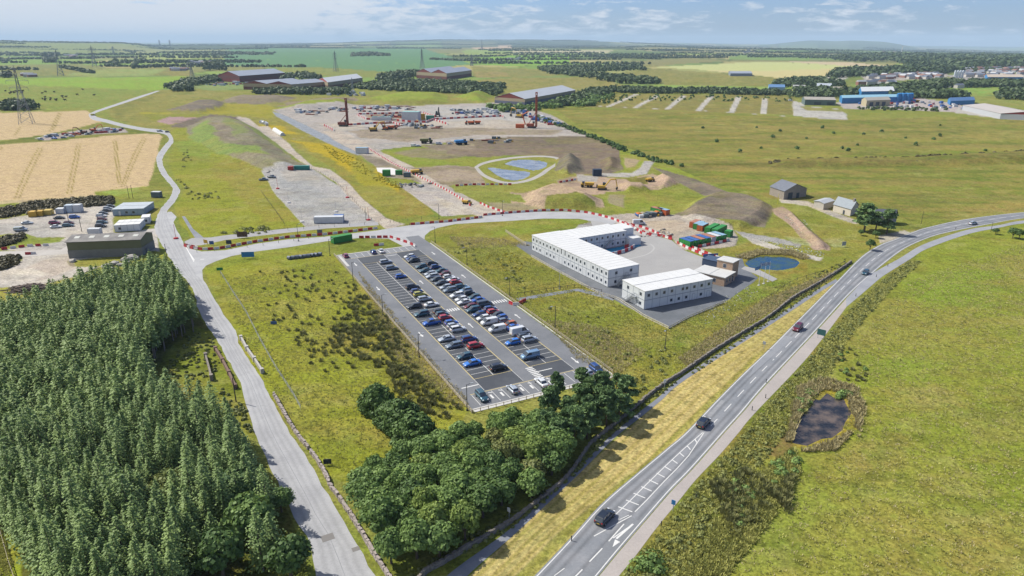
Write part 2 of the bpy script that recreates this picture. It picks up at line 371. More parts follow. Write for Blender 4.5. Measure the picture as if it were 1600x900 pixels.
# cereal fields left
paint([(-90,176),(0,176),(135,173),(160,190),(125,199),(75,210),(25,217),(-90,224)], '#ceb58c', 1, 1, CR)
paint([(25,217),(75,210),(125,199),(165,192),(210,200),(250,206),(262,215),(200,210),(100,219),(0,227),(-20,226)], '#76803e', 1, 1.5, GR)
paint([(55,216),(125,203),(160,199),(195,201),(200,207),(120,212),(70,220)], '#b0a49c', 1, 1, GV)
paint([(-90,228),(0,227),(100,219),(200,209.5),(248,209),(254,215),(247,235),(240,255),(234,290),(180,303),(130,308),(60,313),(-90,320)], '#cfb58c', 1, 1, CR)
strip([(-90,318),(60,312),(150,304),(232,290)], '#c9bd7c', 3, 1.5, .8)
for l_ in ([(60,231),(42,265),(22,312)], [(66,231),(50,265),(29,311)], [(121,224),(113,262),(105,303)], [(126,224),(119,262),(111,303)], [(178,220),(181,255),(184,288)], [(182,220),(185,255),(188,288)],
           [(224,214),(207,245),(190,289)], [(228,216),(211,250),(194,290),(170,297)], [(96,176),(83,203)], [(92,176),(78,205)], [(32,198),(22,213)], [(3,230),(0,234)]):
    strip(l_, '#a08d4c', 1.4, .9, .85)
paint([(150,300),(232,292),(262,285),(268,300),(258,320),(235,322),(235,308),(190,312),(150,306)], '#97a04c', 1.5, 2, GR)
paint([(160,300),(215,293),(220,300),(180,306)], '#a5bf68', 1.5, 2, GR)
paint([(-90,330),(0,325),(60,314),(150,306),(178,308),(180,320),(120,322),(50,328),(0,342),(-90,346)], '#6f693c', 1.5, 2, DR)
paint([(-90,316),(60,312),(150,305),(150,308),(60,315),(-90,326)], '#c8b68c', 1, 1, EA)
# verge between cereal and left road
paint([(254,213),(266,218),(262,227),(248,240),(244,256),(252,274),(264,290),(268,302),(250,318),(236,320),(232,292),(240,262),(246,236)], '#8a9148', 1, 1.5, GR)
# car yard, left
paint([(-90,345),(0,343),(60,333),(120,322),(178,314),(180,330),(178,366),(242,356),(248,362),(248,402),(215,406),(160,416),(120,432),(60,452),(0,452),(-90,460)], '#c8bfb3', 1.2, 2, GV)
paint([(178,340),(245,318),(250,330),(243,352),(205,364),(178,368)], '#9a9a50', 1.5, 2, GR)
paint([(-90,366),(0,366),(40,364),(58,372),(100,371),(92,378),(0,391),(-90,396)], '#9aa552', 1, 2, GR)
paint([(-90,398),(0,392),(38,394),(30,410),(0,425),(-90,430)], '#8c9450', 1, 2, GR)
paint([(105,408),(150,404),(240,392),(262,398),(262,415),(215,410),(150,418),(108,417)], '#a3a452', 1.5, 2, GR)
paint([(60,410),(112,395),(118,420),(60,440),(20,430)], '#c3b3a3', 2, 3, GV, .7)
paint([(0,424),(50,420),(75,428),(40,440),(0,440)], '#d8cdbc', 1.5, 2, GV)
paint([(-90,452),(0,450),(60,448),(95,438),(120,434),(60,470),(0,500),(-90,520)], '#b9b060', 1.5, 2, GR)
# meadow between left road and spoil heap
paint([(262,205),(290,195),(330,240),(400,258),(410,262),(430,300),(478,352),(400,362),(300,372),(284,345),(272,320),(286,300),(275,280),(262,262),(262,240),(278,222)], '#a2a443', 1.5, 2, GR)
paint([(350,250),(400,258),(440,310),(470,345),(420,345),(370,300),(330,262)], '#a89c4e', 4, 5, DR, .8)
paint([(270,225),(300,215),(330,240),(320,250),(280,240)], '#97a850', 3, 4, GR)
paint([(290,195),(320,186),(378,186),(420,205),(455,248),(490,262),(440,266),(408,264),(340,242),(290,210)], '#8f8a72', 2, 3, EA)
paint([(296,202),(325,190),(332,205),(350,232),(400,238),(420,252),(345,246),(296,216)], '#8fa660', 3, 5, GR, .85)
paint([(350,190),(375,192),(390,215),(370,222)], '#92a060', 5, 7, GR, .6)
paint([(375,188),(430,222),(460,250),(440,236),(400,214)], '#8a9a58', 2, 3, GR, .8)
paint([(330,200),(345,193),(360,205),(375,235),(350,225)], '#9d8f80', 3, 4, EA, .7)
paint([(262,197),(330,178),(378,184),(372,190),(320,187),(285,200)], '#776b62', 1, 2, EA)
raise_([(285,212),(310,186),(375,184),(420,205),(462,250),(490,264),(440,270),(400,268),(330,246)], 4.5, 20, .5)
# gravel yards
paint([(408,266),(440,262),(485,262),(530,290),(577,334),(600,352),(560,352),(480,358),(470,346),(430,302)], '#b1aeaa', 1, 1, GV)
paint([(425,275),(470,272),(520,310),(550,335),(480,335)], '#a3a4a3', 5, 3, GV, .7)
paint([(440,268),(480,266),(500,280),(450,284)], '#bdb2a2', 3, 3, GV, .6)
paint([(400,190),(460,190),(560,235),(605,262),(645,292),(678,335),(612,344),(565,308),(520,262),(445,220)], '#a69a50', 1.5, 2, DR)
for p_ in ([(450,218),(520,225),(560,250),(600,290),(575,290),(520,250)], [(585,262),(625,288),(630,300),(590,285)], [(400,195),(440,195),(470,210),(430,210)]):
    paint(p_, '#d2b42c', 4, 5, (.1,.4,0), .85)
paint([(600,300),(640,300),(665,335),(620,338),(590,320)], '#aa9255', 4, 5, DR, .7)
paint([(545,255),(560,250),(640,310),(610,343),(560,300)], '#99a04a', 4, 5, GR, .5)
strip([(445,219),(485,213),(510,212)], '#b5ac9f', 3)
paint([(408,198),(420,196),(445,219),(470,244),(490,260),(515,265),(545,285),(568,310),(602,340),(620,347),(640,352),(620,366),(592,352),(575,336),(550,313),(525,284),(487,263),(460,246),(430,223),(398,202),(368,186),(370,182),(385,184)], '#c6b9a9', 1, 1, GV)
paint([(425,174),(440,178),(480,196),(515,213),(555,232),(575,243),(560,243),(530,232),(500,218),(470,203),(430,181)], '#999fa6', .8, .5, (.1,.1,.4))
# construction pad
paint([(425,172),(540,164),(620,166),(700,163),(782,160),(830,170),(862,180),(908,206),(925,212),(880,214),(800,214),(700,223),(640,229),(590,235),(560,228),(515,214),(480,196)], '#b6ada5', 1, 1, GV)
paint([(556,176),(640,168),(780,165),(850,180),(852,190),(740,196),(640,204),(560,197)], '#b9b4ae', 3, 3, GV)
paint([(540,205),(640,198),(760,200),(880,203),(860,210),(740,212),(640,222),(560,215)], '#a39482', 3, 4, EA, .9)
paint([(570,179),(640,174),(660,182),(640,190),(580,188)], '#a58c7c', 2, 3, EA, .8)
paint([(660,190),(760,186),(860,192),(800,200),(680,200)], '#c4b6a2', 4, 5, GV, .6)
paint([(500,195),(560,190),(570,200),(530,205)], '#c8bba8', 3, 3, GV, .7)
# haul road two
paint([(505,205),(530,202),(580,228),(620,248),(660,268),(700,290),(760,322),(802,331),(802,345),(750,340),(700,318),(650,290),(600,258),(555,236),(520,218)], '#c4b6a6', 1, 1, GV)
paint([(560,241),(595,252),(620,262),(602,262),(575,258)], '#97a050', 1, 2, GR)
paint([(590,246),(630,266),(660,283),(615,286),(560,240)], '#9a8f80', 2, 3, EA)
paint([(600,276),(640,280),(660,286),(630,290),(605,284)], '#96a04c', 1, 2, GR)
paint([(620,287),(672,286),(712,308),(752,334),(690,338),(655,312)], '#bbb2aa', 1, 1, GV)
paint([(680,305),(730,325),(745,334),(705,336)], '#c9bda8', 3, 3, GV, .7)
# north meadow between haul road and pond
paint([(594,236),(675,227),(762,224),(800,230),(800,240),(745,262),(700,258),(650,262)], '#97a24c', 1, 2, GR)
paint([(617,240),(660,232),(720,234),(760,238),(700,250),(650,247)], '#938570', 4, 5, EA, .8)
paint([(700,222),(800,214),(925,212),(966,232),(971,264),(950,271),(900,273),(875,250),(855,243),(790,243),(752,246),(700,240)], '#857567', 1, 2, EA)
paint([(845,215),(925,213),(940,222),(860,226)], '#837a58', 2, 3, EA, .8)
paint([(660,228),(740,224),(745,232),(690,236)], '#a3937f', 2, 3, EA)
paint([(640,262),(700,258),(745,262),(752,275),(760,292),(720,292),(690,288),(660,270)], '#ad9c88', 1.5, 2, EA)
paint([(705,288),(760,290),(800,300),(800,312),(750,306),(715,300)], '#98a258', 1.5, 3, GR)
paint([(742,262),(775,249),(840,243),(877,250),(860,266),(845,276),(828,284),(795,290),(755,280)], '#a3a25c', 1.5, 1, GR)
paint([(876,247),(905,250),(912,268),(890,272),(866,266)], '#7c7466', 1, 2, EA)
raise_([(868,250),(880,244),(908,247),(916,266),(888,275),(866,270)], 5, 10, .5)
paint([(935,250),(965,247),(970,262),(945,266)], '#80705f', 1, 2, EA)
raise_([(930,252),(950,245),(972,246),(974,262),(945,268)], 4, 12, .4)
# strip right of the earth
paint([(924,211),(934,209),(972,232),(1030,258),(1068,264),(1100,280),(1080,285),(1020,262),(972,268),(966,232)], '#a3ad4e', 1, 2, GR)
paint([(975,246),(1000,250),(990,260),(975,262)], '#b3a07e', 1.5, 2, EA)
paint([(1007,251),(1023,252),(1010,272),(980,277),(935,276),(930,271),(987,270),(1000,262)], '#b8b3ad', .8, .5, GV)
paint([(870,282),(895,276),(940,276),(975,280),(1020,271),(1064,287),(1025,297),(975,300),(912,306),(880,300)], '#bda38c', 1, 2, EA)
paint([(900,272),(935,275),(930,284),(902,284)], '#b2aba2', 1, 1.5, GV)
paint([(975,279),(1010,276),(1012,288),(985,286)], '#85794c', 1.5, 2, GR)
raise_([(960,288),(985,289),(1012,290),(1022,300),(975,302)], 3, 6, .3); raise_([(1020,276),(1040,274),(1068,288),(1030,296)], 3.5, 7, .3)
paint([(800,300),(817,302),(850,294),(897,296),(942,312),(944,324),(900,328),(840,328),(800,320)], '#c0a78c', 1, 2, EA)
paint([(855,318),(900,312),(928,320),(930,328),(850,328)], '#8d9150', 1.5, 3, GR)
raise_([(812,318),(820,302),(850,292),(897,294),(944,312),(944,326),(900,330),(840,328)], 4, 11, .3)
paint([(760,316),(815,318),(845,328),(800,332),(770,326)], '#9d9272', 1.5, 2, EA)
paint([(795,302),(817,305),(822,318),(800,314)], '#9aa65c', 1, 2, GR)
paint([(945,300),(1037,296),(1112,310),(1078,326),(1012,334),(960,332),(944,320)], '#9aa44c', 1.5, 2, GR)
paint([(950,304),(975,304),(972,325),(950,318)], '#a3937e', 2, 3, EA, .8)
paint([(1000,302),(1050,304),(1060,314),(1010,314)], '#a8a05c', 4, 4, DR, .7)
paint([(1018,260),(1066,273),(1114,290),(1170,312),(1205,322),(1195,355),(1160,352),(1095,348),(1052,334),(1078,326),(1112,311),(1062,286)], '#857a6d', 1, 1.5, EA)
0 and paint([(1165,318),(1180,312),(1172,340),(1155,345)], '#b69a84', 1, 2, EA)
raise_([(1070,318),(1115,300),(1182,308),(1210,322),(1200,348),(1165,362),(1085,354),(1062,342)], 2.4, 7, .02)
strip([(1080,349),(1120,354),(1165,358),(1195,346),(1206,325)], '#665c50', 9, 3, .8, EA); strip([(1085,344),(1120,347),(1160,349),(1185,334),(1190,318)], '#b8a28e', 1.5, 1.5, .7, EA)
# container yard
paint([(935,338),(975,334),(1010,332),(1060,336),(1100,345),(1148,358),(1152,372),(1148,384),(1105,392),(1062,390),(1050,373),(1000,362),(950,350)], '#b9ada0', 1, 1, GV)
paint([(1000,345),(1060,342),(1090,360),(1060,378),(1030,370)], '#c2b098', 3, 4, GV, .8)
paint([(922,342),(975,352),(1000,360),(1050,376),(1066,390),(1128,415),(1120,424),(1090,424),(1010,438),(940,392),(908,385),(880,378),(905,350)], '#b6b3af', .8, .3, (.15,.08,.6))
paint([(1075,392),(1150,384),(1180,372),(1250,395),(1300,405),(1240,430),(1180,432),(1165,410),(1130,412)], '#a39a56', 1.5, 3, DR)
# right of containers
paint([(1140,352),(1200,355),(1215,335),(1230,330),(1300,340),(1340,350),(1400,370),(1380,378),(1330,410),(1260,440),(1200,470),(1180,430),(1240,430),(1290,405),(1180,372),(1150,365)], '#a39f55', 1.5, 2, DR)
paint([(1148,360),(1180,366),(1212,371),(1254,381),(1250,386),(1205,378),(1160,370)], '#a6a39e', 1, 1, GV)
paint([(1160,368),(1186,374),(1225,388),(1286,403),(1282,408),(1220,394),(1175,380)], '#c8c0b2', 1, 1.5, GV)
paint([(1205,325),(1222,322),(1235,330),(1265,358),(1296,384),(1297,391),(1272,391),(1252,371),(1228,345),(1210,334)], '#b49b88', 1, 1.5, EA); raise_([(1228,334),(1240,333),(1298,386),(1292,392),(1272,388)], 1.2, 3)
paint([(1245,338),(1262,345),(1272,365),(1262,362)], '#a9b578', 1.5, 3, (.9,.9,0)); paint([(1285,372),(1315,370),(1320,386),(1300,385)], '#bfc0a0', 1.5, 3, (.9,.9,0), .7)
paint([(1225,368),(1260,372),(1270,385),(1240,380)], '#bfc4a6', 1.5, 3, (.9,.9,0), .7)
paint([(1150,402),(1186,394),(1230,394),(1262,404),(1262,424),(1225,430),(1180,424)], '#ab9350', 1.5, 2, DR)
# farm track
paint([(1215,306),(1262,306),(1270,318),(1320,333),(1345,348),(1335,350),(1300,338),(1262,322),(1220,316)], '#c0b4a0', 1, 1, GV)
paint([(1372,368),(1410,360),(1430,360),(1395,376),(1375,380)], '#b9b0a0', 1, 1, GV)
# big heath, right
paint([(860,166),(1000,170),(1160,178),(1300,188),(1500,182),(1700,190),(1700,330),(1600,330),(1500,342),(1420,362),(1340,345),(1262,315),(1180,306),(1100,282),(1060,262),(980,230),(900,195)], '#9b9c54', 1, 2, (1.0,.6,0))
for p_ in ([(900,180),(1000,185),(1100,200),(1050,205),(920,195)], [(1000,190),(1180,195),(1330,215),(1240,225),(1060,210)], [(1350,200),(1600,205),(1700,212),(1500,222),(1360,212)], [(1250,300),(1330,298),(1400,308),(1300,312)], [(1480,320),(1600,310),(1700,314),(1600,330),(1470,340)], [(1380,260),(1600,256),(1700,258),(1560,266)]):
    paint(p_, '#b3a36e', 6, 7, (1.0,.6,0), .75)
for p_ in ([(1180,232),(1400,236),(1600,232),(1600,240),(1300,250)], [(1110,260),(1200,276),(1400,300),(1250,300),(1130,285)], [(1300,188),(1500,186),(1600,196),(1400,198)], [(1400,280),(1700,270),(1700,300),(1500,310)]):
    paint(p_, '#8d9c46', 6, 7, (1.0,.6,0), .7)
paint([(1080,256),(1200,254),(1420,250),(1600,240),(1700,238),(1700,252),(1600,256),(1420,260),(1200,262),(1100,264)], '#6f6b3c', 2, 4, DR, .9)
raise_([(1200,262),(1200,250),(1420,246),(1600,236),(1750,234),(1750,254),(1600,257),(1420,261)], 2.5, 12, .3)
strip([(1370,312),(1430,295),(1500,280),(1700,262)], '#6f7a3c', 2, 1.5, .7)
paint([(860,168),(1200,179),(1330,188),(1330,184),(1450,180),(1500,178),(1700,190),(1700,186),(1500,172),(1330,172),(1320,182),(1200,172),(900,160)], '#8f9a4e', 1, 2, GR, .7)
# disused plots
paint([(898,166),(955,146),(1240,150),(1250,180),(1200,179),(1000,171)], '#9b8f64', 1, 1, DR)
for a_, b_ in (((956,147),(903,163)), ((994,147.5),(949,167)), ((1028,149),(992,168.5)), ((1068,150),(1042,171)), ((1111,151),(1091,173)), ((1154,152),(1143,176)), ((1195,153.5),(1193,178))):
    strip([a_, b_], '#c6c0b4', 8, 1, 1, GV)
strip([(903,164),(1000,169),(1100,173),(1250,183),(1300,186)], '#c3bdb0', 2, 1, 1, GV)
paint([(1238,158),(1255,160),(1258,166),(1310,170),(1322,178),(1324,187),(1300,187),(1240,181)], '#c3bfb6', 1, .6, GV)
paint([(1250,166),(1312,171),(1318,175),(1262,173)], '#a9a07c', 1, .6, DR)
paint([(1305,160),(1420,150),(1500,163),(1520,176),(1480,174),(1400,171),(1320,170)], '#bdb1ac', 1, 1, GV)
paint([(1490,176),(1550,184),(1700,196),(1700,186),(1600,178),(1500,168)], '#bcb7b0', 1, 1, GV)
# field left of car park
paint([(318,422),(360,404),(480,388),(520,398),(600,490),(660,560),(735,636),(700,700),(610,740),(560,760),(510,745),(460,675),(380,560),(345,480)], '#a4a543', 1.5, 1, GR)
paint([(320,424),(350,407),(400,394),(500,386),(500,398),(400,406),(350,420),(330,430)], '#98a046', 3, 3, GR, .8)
paint([(560,440),(600,487),(660,545),(725,620),(700,650),(600,590),(520,530),(500,490),(560,500)], '#969242', 6, 6, DR, .7)
paint([(560,425),(575,440),(640,520),(735,630),(725,640),(640,545),(570,470)], '#b0a058', 2, 3, DR, .8)
for p_ in ([(430,470),(500,470),(520,500),(440,500)], [(450,600),(540,600),(560,640),(480,640)], [(400,420),(460,415),(450,440)], [(520,660),(600,650),(600,690),(540,700)]): paint(p_, '#b4ad58', 6, 6, DR, .6)
# grass by junction
paint([(296,386),(320,372),(400,363),(470,357),(590,348),(600,356),(507,368),(400,379),(350,388),(312,391)], '#9c9c4c', 1, 1, GR)
paint([(620,354),(650,347),(740,336),(752,340),(650,352),(625,358)], '#9c9458', 1, 1, DR)
paint([(512,378),(560,370),(610,371),(650,385),(620,388),(540,395),(516,392)], '#8a9048', 1.5, 2, GR)
paint([(668,372),(672,358),(712,349),(800,344),(860,340),(905,342),(922,347),(860,360),(835,378),(815,375),(805,385),(830,402),(905,445),(940,462),(870,455),(812,466),(795,466),(737,422)], '#9a974a', 1, 1.5, DR)
paint([(790,352),(860,341),(905,343),(918,347),(870,354),(840,362),(760,372)], '#99a34e', 1, 2, GR)
paint([(690,385),(760,375),(820,385),(900,440),(850,440),(760,410)], '#8f9348', 6, 6, GR, .6)
paint([(700,370),(780,372),(830,374),(800,382),(720,385)], '#b0a160', 4, 5, DR, .8)
# field south of compound
paint([(802,470),(900,455),(940,465),(1007,493),(1046,513),(1080,495),(1140,470),(1200,442),(1260,425),(1320,410),(1310,430),(1200,492),(1125,540),(1065,582),(1017,617),(960,640),(955,590),(880,530)], '#a09c4c', 1, 1.5, DR)
paint([(1048,514),(1140,472),(1190,445),(1250,430),(1230,450),(1130,505),(1060,545)], '#8fa048', 3, 3, (.9,.8,0))
paint([(1080,530),(1200,462),(1300,420),(1310,428),(1200,487),(1110,540)], '#b09d5c', 3, 4, DR, .8)
paint([(930,520),(1000,525),(1010,560),(950,570)], '#b3a060', 6, 6, DR, .7)
paint([(820,480),(900,465),(950,480),(930,510),(860,500)], '#949a46', 6, 5, GR, .6)
# verge by main road
paint([(730,905),(800,838),(895,750),(1000,655),(1072,592),(1200,508),(1275,458),(1310,440),(1300,446),(1200,548),(1120,626),(1072,676),(1000,751),(892,841),(830,905)], '#e2c69a', 1, 1, (.2,.4,.04))
for i_ in range(7):
    t_ = .12+.12*i_; strip([((1-t_)*x0+t_*x1, (1-t_)*y0+t_*y1) for (x0, y0), (x1, y1) in (((730,905),(830,905)), ((800,838),(892,841)), ((895,750),(1000,751)), ((1000,655),(1072,676)), ((1072,592),(1120,626)), ((1200,508),(1200,548)), ((1275,458),(1290,455)))], ('#b3a468','#d8c79a')[i_ % 2], 4, 3, .6, (.4,.5,0), .7)
paint([(800,905),(892,820),(1000,735),(1072,665),(1180,560),(1200,548),(1072,677),(892,842),(830,905)], '#aaa55a', 2, 3, (.6,.7,0), .7)
paint([(660,900),(717,866),(792,822),(887,746),(947,676),(1017,618),(1067,583),(1200,498),(1325,414),(1330,420),(1205,506),(1072,592),(1000,652),(895,747),(800,834),(725,900)], '#8c9045', 1, 1.5, GR)
# plantation floor and grass at its edge
paint([(-200,540),(0,515),(60,500),(130,470),(180,452),(262,432),(300,480),(335,530),(340,620),(400,720),(450,800),(480,870),(480,1000),(-200,1000)], '#6b6b3c', 1.5, 2, DR)
paint([(255,560),(300,510),(330,520),(355,560),(385,620),(405,690),(380,680),(330,640),(290,610)], '#8d9440', 2, 3, GR)
paint([(-200,800),(0,815),(30,850),(40,1000),(-200,1000)], '#a9b540', 2, 3, GR)
# right meadow
paint([(967,905),(1025,826),(1087,751),(1200,621),(1262,558),(1340,466),(1420,401),(1512,363),(1600,346),(1800,330),(1800,905)], '#9fa64c', 1, 1, (.7,.7,0))
for p_ in ([(1280,520),(1330,500),(1380,520),(1360,550)], [(1480,650),(1700,640),(1700,680),(1520,700)], [(1200,560),(1300,540),(1330,560),(1250,600)], [(1480,820),(1560,800),(1700,830),(1700,900),(1500,900)], [(1330,700),(1420,690),(1420,740),(1330,760)], [(1560,400),(1700,390),(1700,440),(1580,440)], [(1380,610),(1460,600),(1520,640),(1400,650)]):
    paint(p_, '#b0a766', 9, 9, (.9,.7,0), .65)
for p_ in ([(1400,430),(1560,420),(1560,480),(1430,480)], [(1180,760),(1260,720),(1300,800),(1200,880)], [(1300,560),(1500,560),(1450,600)], [(1100,840),(1200,800),(1260,900),(1080,900)]):
    paint(p_, '#93ab48', 9, 9, GR, .6)
paint([(967,905),(1025,826),(1087,751),(1200,621),(1262,558),(1340,466),(1420,401),(1440,401),(1360,480),(1300,560),(1290,620),(1230,640),(1180,740),(1110,830),(1060,905)], '#828a45', 3, 4, DR, .9)
paint([(1222,700),(1235,655),(1265,610),(1290,598),(1335,608),(1350,640),(1340,672),(1310,695),(1250,705)], '#b3a048', 2, 3, DR)
paint([(1195,700),(1225,685),(1240,700),(1225,720),(1200,715)], '#775c58', 2, 3, DR); paint([(1160,752),(1190,752),(1195,775),(1170,778)], '#8d6f68', 2, 3, DR)

# natural mottling of the living cover, broken up at several sizes and drawn out east-west
tr_ = np.clip(texA[:, 0], 0, 1)*(texA[:, 2] < .05)*(RD < 2500)
def mot(q, c, lo, k, a):
    w_ = (np.clip((q-lo)*k, 0, 1)*tr_*a)[:, None]; colA[:] = colA*(1-w_)+(cc_(c, None) if c not in ('#9c9b98','#c8c3ba','#8d8880','#6f6459','#a5927e') else np.array(alb(c)))*w_
mot(fbm(X/55, Y/26, 5, 401), '#b9a76c', .53, 7, .62); mot(fbm(X/30, Y/17, 5, 431), '#7f8c40', .55, 8, .55)
mot(fbm(X/13, Y/8, 4, 461), '#a5935a', .56, 8, .55); mot(fbm(X/7, Y/5, 4, 491), '#c4bb86', .6, 9, .5); mot(fbm(X/9, Y/5, 4, 521), '#6e7a3a', .6, 9, .55)
tr_ = (texA[:, 2] > .85)*(RD < 2500)*1.0
mot(fbm(X/30, Y/18, 5, 601), '#9c9b98', .52, 6, .5); mot(fbm(X/14, Y/9, 5, 631), '#c8c3ba', .56, 7, .35); mot(fbm(X/7, Y/5, 4, 661), '#8d8880', .6, 8, .35)
tr_ = (texA[:, 2] > .5)*(texA[:, 2] < .85)*(RD < 2500)*1.0
mot(fbm(X/30, Y/20, 5, 611), '#6f6459', .52, 6, .5); mot(fbm(X/14, Y/9, 5, 641), '#a5927e', .56, 7, .35); mot(fbm(X/8, Y/6, 4, 671), '#7f8250', .6, 8, .35)
tr_ = (texA[:, 0] > .8)*(RD > 330)*(RD < 1000)*1.0; mot(fbm(X/120, Y/14, 5, 701), '#a8926a', .50, 8, .6); mot(fbm(X/90, Y/10, 5, 731), '#6c7a3a', .55, 9, .6); mot(fbm(X/30, Y/8, 5, 761), '#857d52', .55, 9, .5)
tr_ = np.ones(len(X)); 
for l_ in ([(1640,430),(1520,470),(1450,560),(1400,700),(1380,900)], [(1655,436),(1530,477),(1462,566),(1414,704),(1398,900)], [(1300,900),(1400,820),(1600,760)], [(1220,560),(1330,520),(1420,470),(1500,420)]): strip(l_, '#b7ac6a', 2.5, 3, .35)
# relief beyond the fields and low hills at the horizon
far = np.clip((RD-2200)/6000, 0, 1)
tilt = np.clip((AZF*57.3-12)/22, 0, 1); tilt = np.where(AZF > 2, 0, tilt)
hl = fbm(X/2600, Y/2600, 4, 201)
hills = far*(hl-.42)*75*np.clip(1-(RD-15000)/16000, .4, 1)
def ridge(a0, a1, h, r0, r1, soft=.25):
    t = np.clip((AZF*57.3-a0)/(a1-a0), 0, 1); e = np.clip(np.minimum(t, 1-t)/soft, 0, 1); e = e*e*(3-2*e)
    k = np.clip(1-np.abs(RD-(r0+r1)/2)/((r1-r0)/2), 0, 1); k = k*k*(3-2*k)
    return e*k*h*(.85+.35*fbm(X/900, Y/900, 3, 301))
hills = hills+ridge(-40, -25, 52, 5500, 10500)+ridge(-18, 14, 85, 11000, 20000, .3)+ridge(18, 31, 150, 14000, 24000, .35)-tilt*np.clip((RD-2500)/16000, 0, 1)*150
Zg += hills
blend(np.clip(ridge(18, 31, 1, 14000, 24000, .35)*1.5, 0, 1), alb('#6d7f68'), (.3, .2, 0), .7)

# wells for ponds
def well(px, h):
    P = [(p.x, p.y) for p in Gp(px)]; A = np.array(P)
    sel = np.where((X > A[:, 0].min()) & (X < A[:, 0].max()) & (Y > A[:, 1].min()) & (Y < A[:, 1].max()))[0]
    d = np.where(inpoly(X[sel], Y[sel], P), edgedist(X[sel], Y[sel], P), 0); Zg[sel] -= np.clip(d/2, 0, 1)*h
PONDS = {'up': [(788,256),(800,251),(815,249.5),(840,250.5),(856,254),(854,260),(845,264),(833,266),(810,261)],
         'low': [(761,262.5),(772,262),(787,264.5),(810,267),(829,268.5),(828,274),(819,279),(803,282),(788,279),(775,273)],
         'reed': [(1163,411),(1170,404),(1190,400),(1226,401),(1245,405),(1251,410),(1245,417),(1222,422),(1195,421),(1170,417)],
         'bog': [(1236,692),(1240,670),(1252,645),(1272,622),(1280,624),(1292,612),(1303,620),(1320,622),(1324,632),(1333,645),(1322,660),(1318,672),(1302,684),(1285,686),(1262,697)]}
for k_ in PONDS: well(PONDS[k_], 1.0)

Q = (np.arange(NR-1)[:, None]*NA+np.arange(NA)[None, :]); Q2 = (np.arange(NR-1)[:, None]*NA+(np.arange(NA)+1) % NA)
Qs = np.stack([Q, Q2, Q2+NA, Q+NA], -1).reshape(-1, 4)[:, ::-1]
gm = bpy.data.materials.new('ground_cover'); gm.use_nodes = True
me = np_mesh('ground', np.c_[X, Y, Zg], Qs, gm, None, True)
for nm, A in (('col', colA), ('tex', texA)):
    a = me.attributes.new(nm, 'FLOAT_COLOR', 'POINT'); a.data.foreach_set('color', np.c_[np.clip(A, 0, 1), np.ones(len(A))].astype(np.float32).ravel())
tag(link(bpy.data.objects.new('ground', me)), 'rolling ground of meadows, cereal fields, heath and bare site earth reaching the horizon', 'ground', None, 'structure')
n = gm.node_tree.nodes; l = gm.node_tree.links.new; b = n['Principled BSDF']; b.inputs['Roughness'].default_value = .95; b.inputs['Specular IOR Level'].default_value = .05
def nn(t, **k):
    q = n.new(t)
    for a_, b_ in k.items(): setattr(q, a_, b_)
    return q
ac = nn('ShaderNodeAttribute', attribute_name='col'); at = nn('ShaderNodeAttribute', attribute_name='tex'); sp = nn('ShaderNodeSeparateColor'); l(at.outputs['Color'], sp.inputs[0])
ge = nn('ShaderNodeNewGeometry')
def noi(s, d=6, r=.6, st=None, dist=0):
    q = nn('ShaderNodeTexNoise'); q.inputs['Scale'].default_value = s; q.inputs['Detail'].default_value = d; q.inputs['Roughness'].default_value = r; q.inputs['Distortion'].default_value = dist
    if st:
        m_ = nn('ShaderNodeMapping'); m_.inputs['Scale'].default_value = st[:3]; m_.inputs['Rotation'].default_value = (0, 0, st[3]); l(ge.outputs['Position'], m_.inputs[0]); l(m_.outputs[0], q.inputs['Vector'])
    else: l(ge.outputs['Position'], q.inputs['Vector'])
    return q.outputs['Fac']
def mrg(x, a, b_, c, d):
    q = nn('ShaderNodeMapRange'); q.inputs[1].default_value = a; q.inputs[2].default_value = b_; q.inputs[3].default_value = c; q.inputs[4].default_value = d; l(x, q.inputs[0]); return q.outputs[0]
def mth(op, a, b_):
    q = nn('ShaderNodeMath', operation=op)
    for i, v in enumerate((a, b_)):
        if isinstance(v, (int, float)): q.inputs[i].default_value = v
        else: l(v, q.inputs[i])
    return q.outputs[0]
nb = noi(.035, 7, .62, (1, 1.6, 1, .3)); nm_ = noi(.22, 7, .65); nf = noi(1.6, 6, .7); nk = noi(.5, 4, .6, None, .6)
# dry patches over the cover, by tex red
dry = mth('MULTIPLY', mth('MULTIPLY', mrg(nb, .48, .66, 0, 1), sp.outputs[0]), .6)
mxd = nn('ShaderNodeMix', data_type='RGBA'); l(dry, mxd.inputs[0]); l(ac.outputs['Color'], mxd.inputs[6]); mxd.inputs[7].default_value = (*[q*k_ for q, k_ in zip(alb('#bfa968'), (.82, .80, .6))], 1)
grn = mth('MULTIPLY', mth('MULTIPLY', mrg(nm_, .5, .64, 0, 1), sp.outputs[0]), .7)
mxg = nn('ShaderNodeMix', data_type='RGBA'); l(grn, mxg.inputs[0]); l(mxd.outputs[2], mxg.inputs[6]); mxg.inputs[7].default_value = (*[q*.72 for q in alb('#7c8c38')], 1)
tuft = mth('MULTIPLY', mrg(nk, .53, .66, 0, 1), mth('MULTIPLY', sp.outputs[1], .7))
mxt = nn('ShaderNodeMix', data_type='RGBA'); l(tuft, mxt.inputs[0]); l(mxg.outputs[2], mxt.inputs[6]); mxt.inputs[7].default_value = (*[q*.72 for q in alb('#5f6a30')], 1)
ng = noi(.9, 5, .75, (1.0, 1.5, 1, .9), .4)
v1 = mth('MULTIPLY', mth('MULTIPLY', mrg(nm_, .36, .64, .8, 1.24), mrg(nf, .36, .64, .72, 1.3)), mrg(ng, .34, .66, .74, 1.28))
vg = nn('ShaderNodeHueSaturation'); l(mxt.outputs[2], vg.inputs['Color']); l(v1, vg.inputs['Value'])
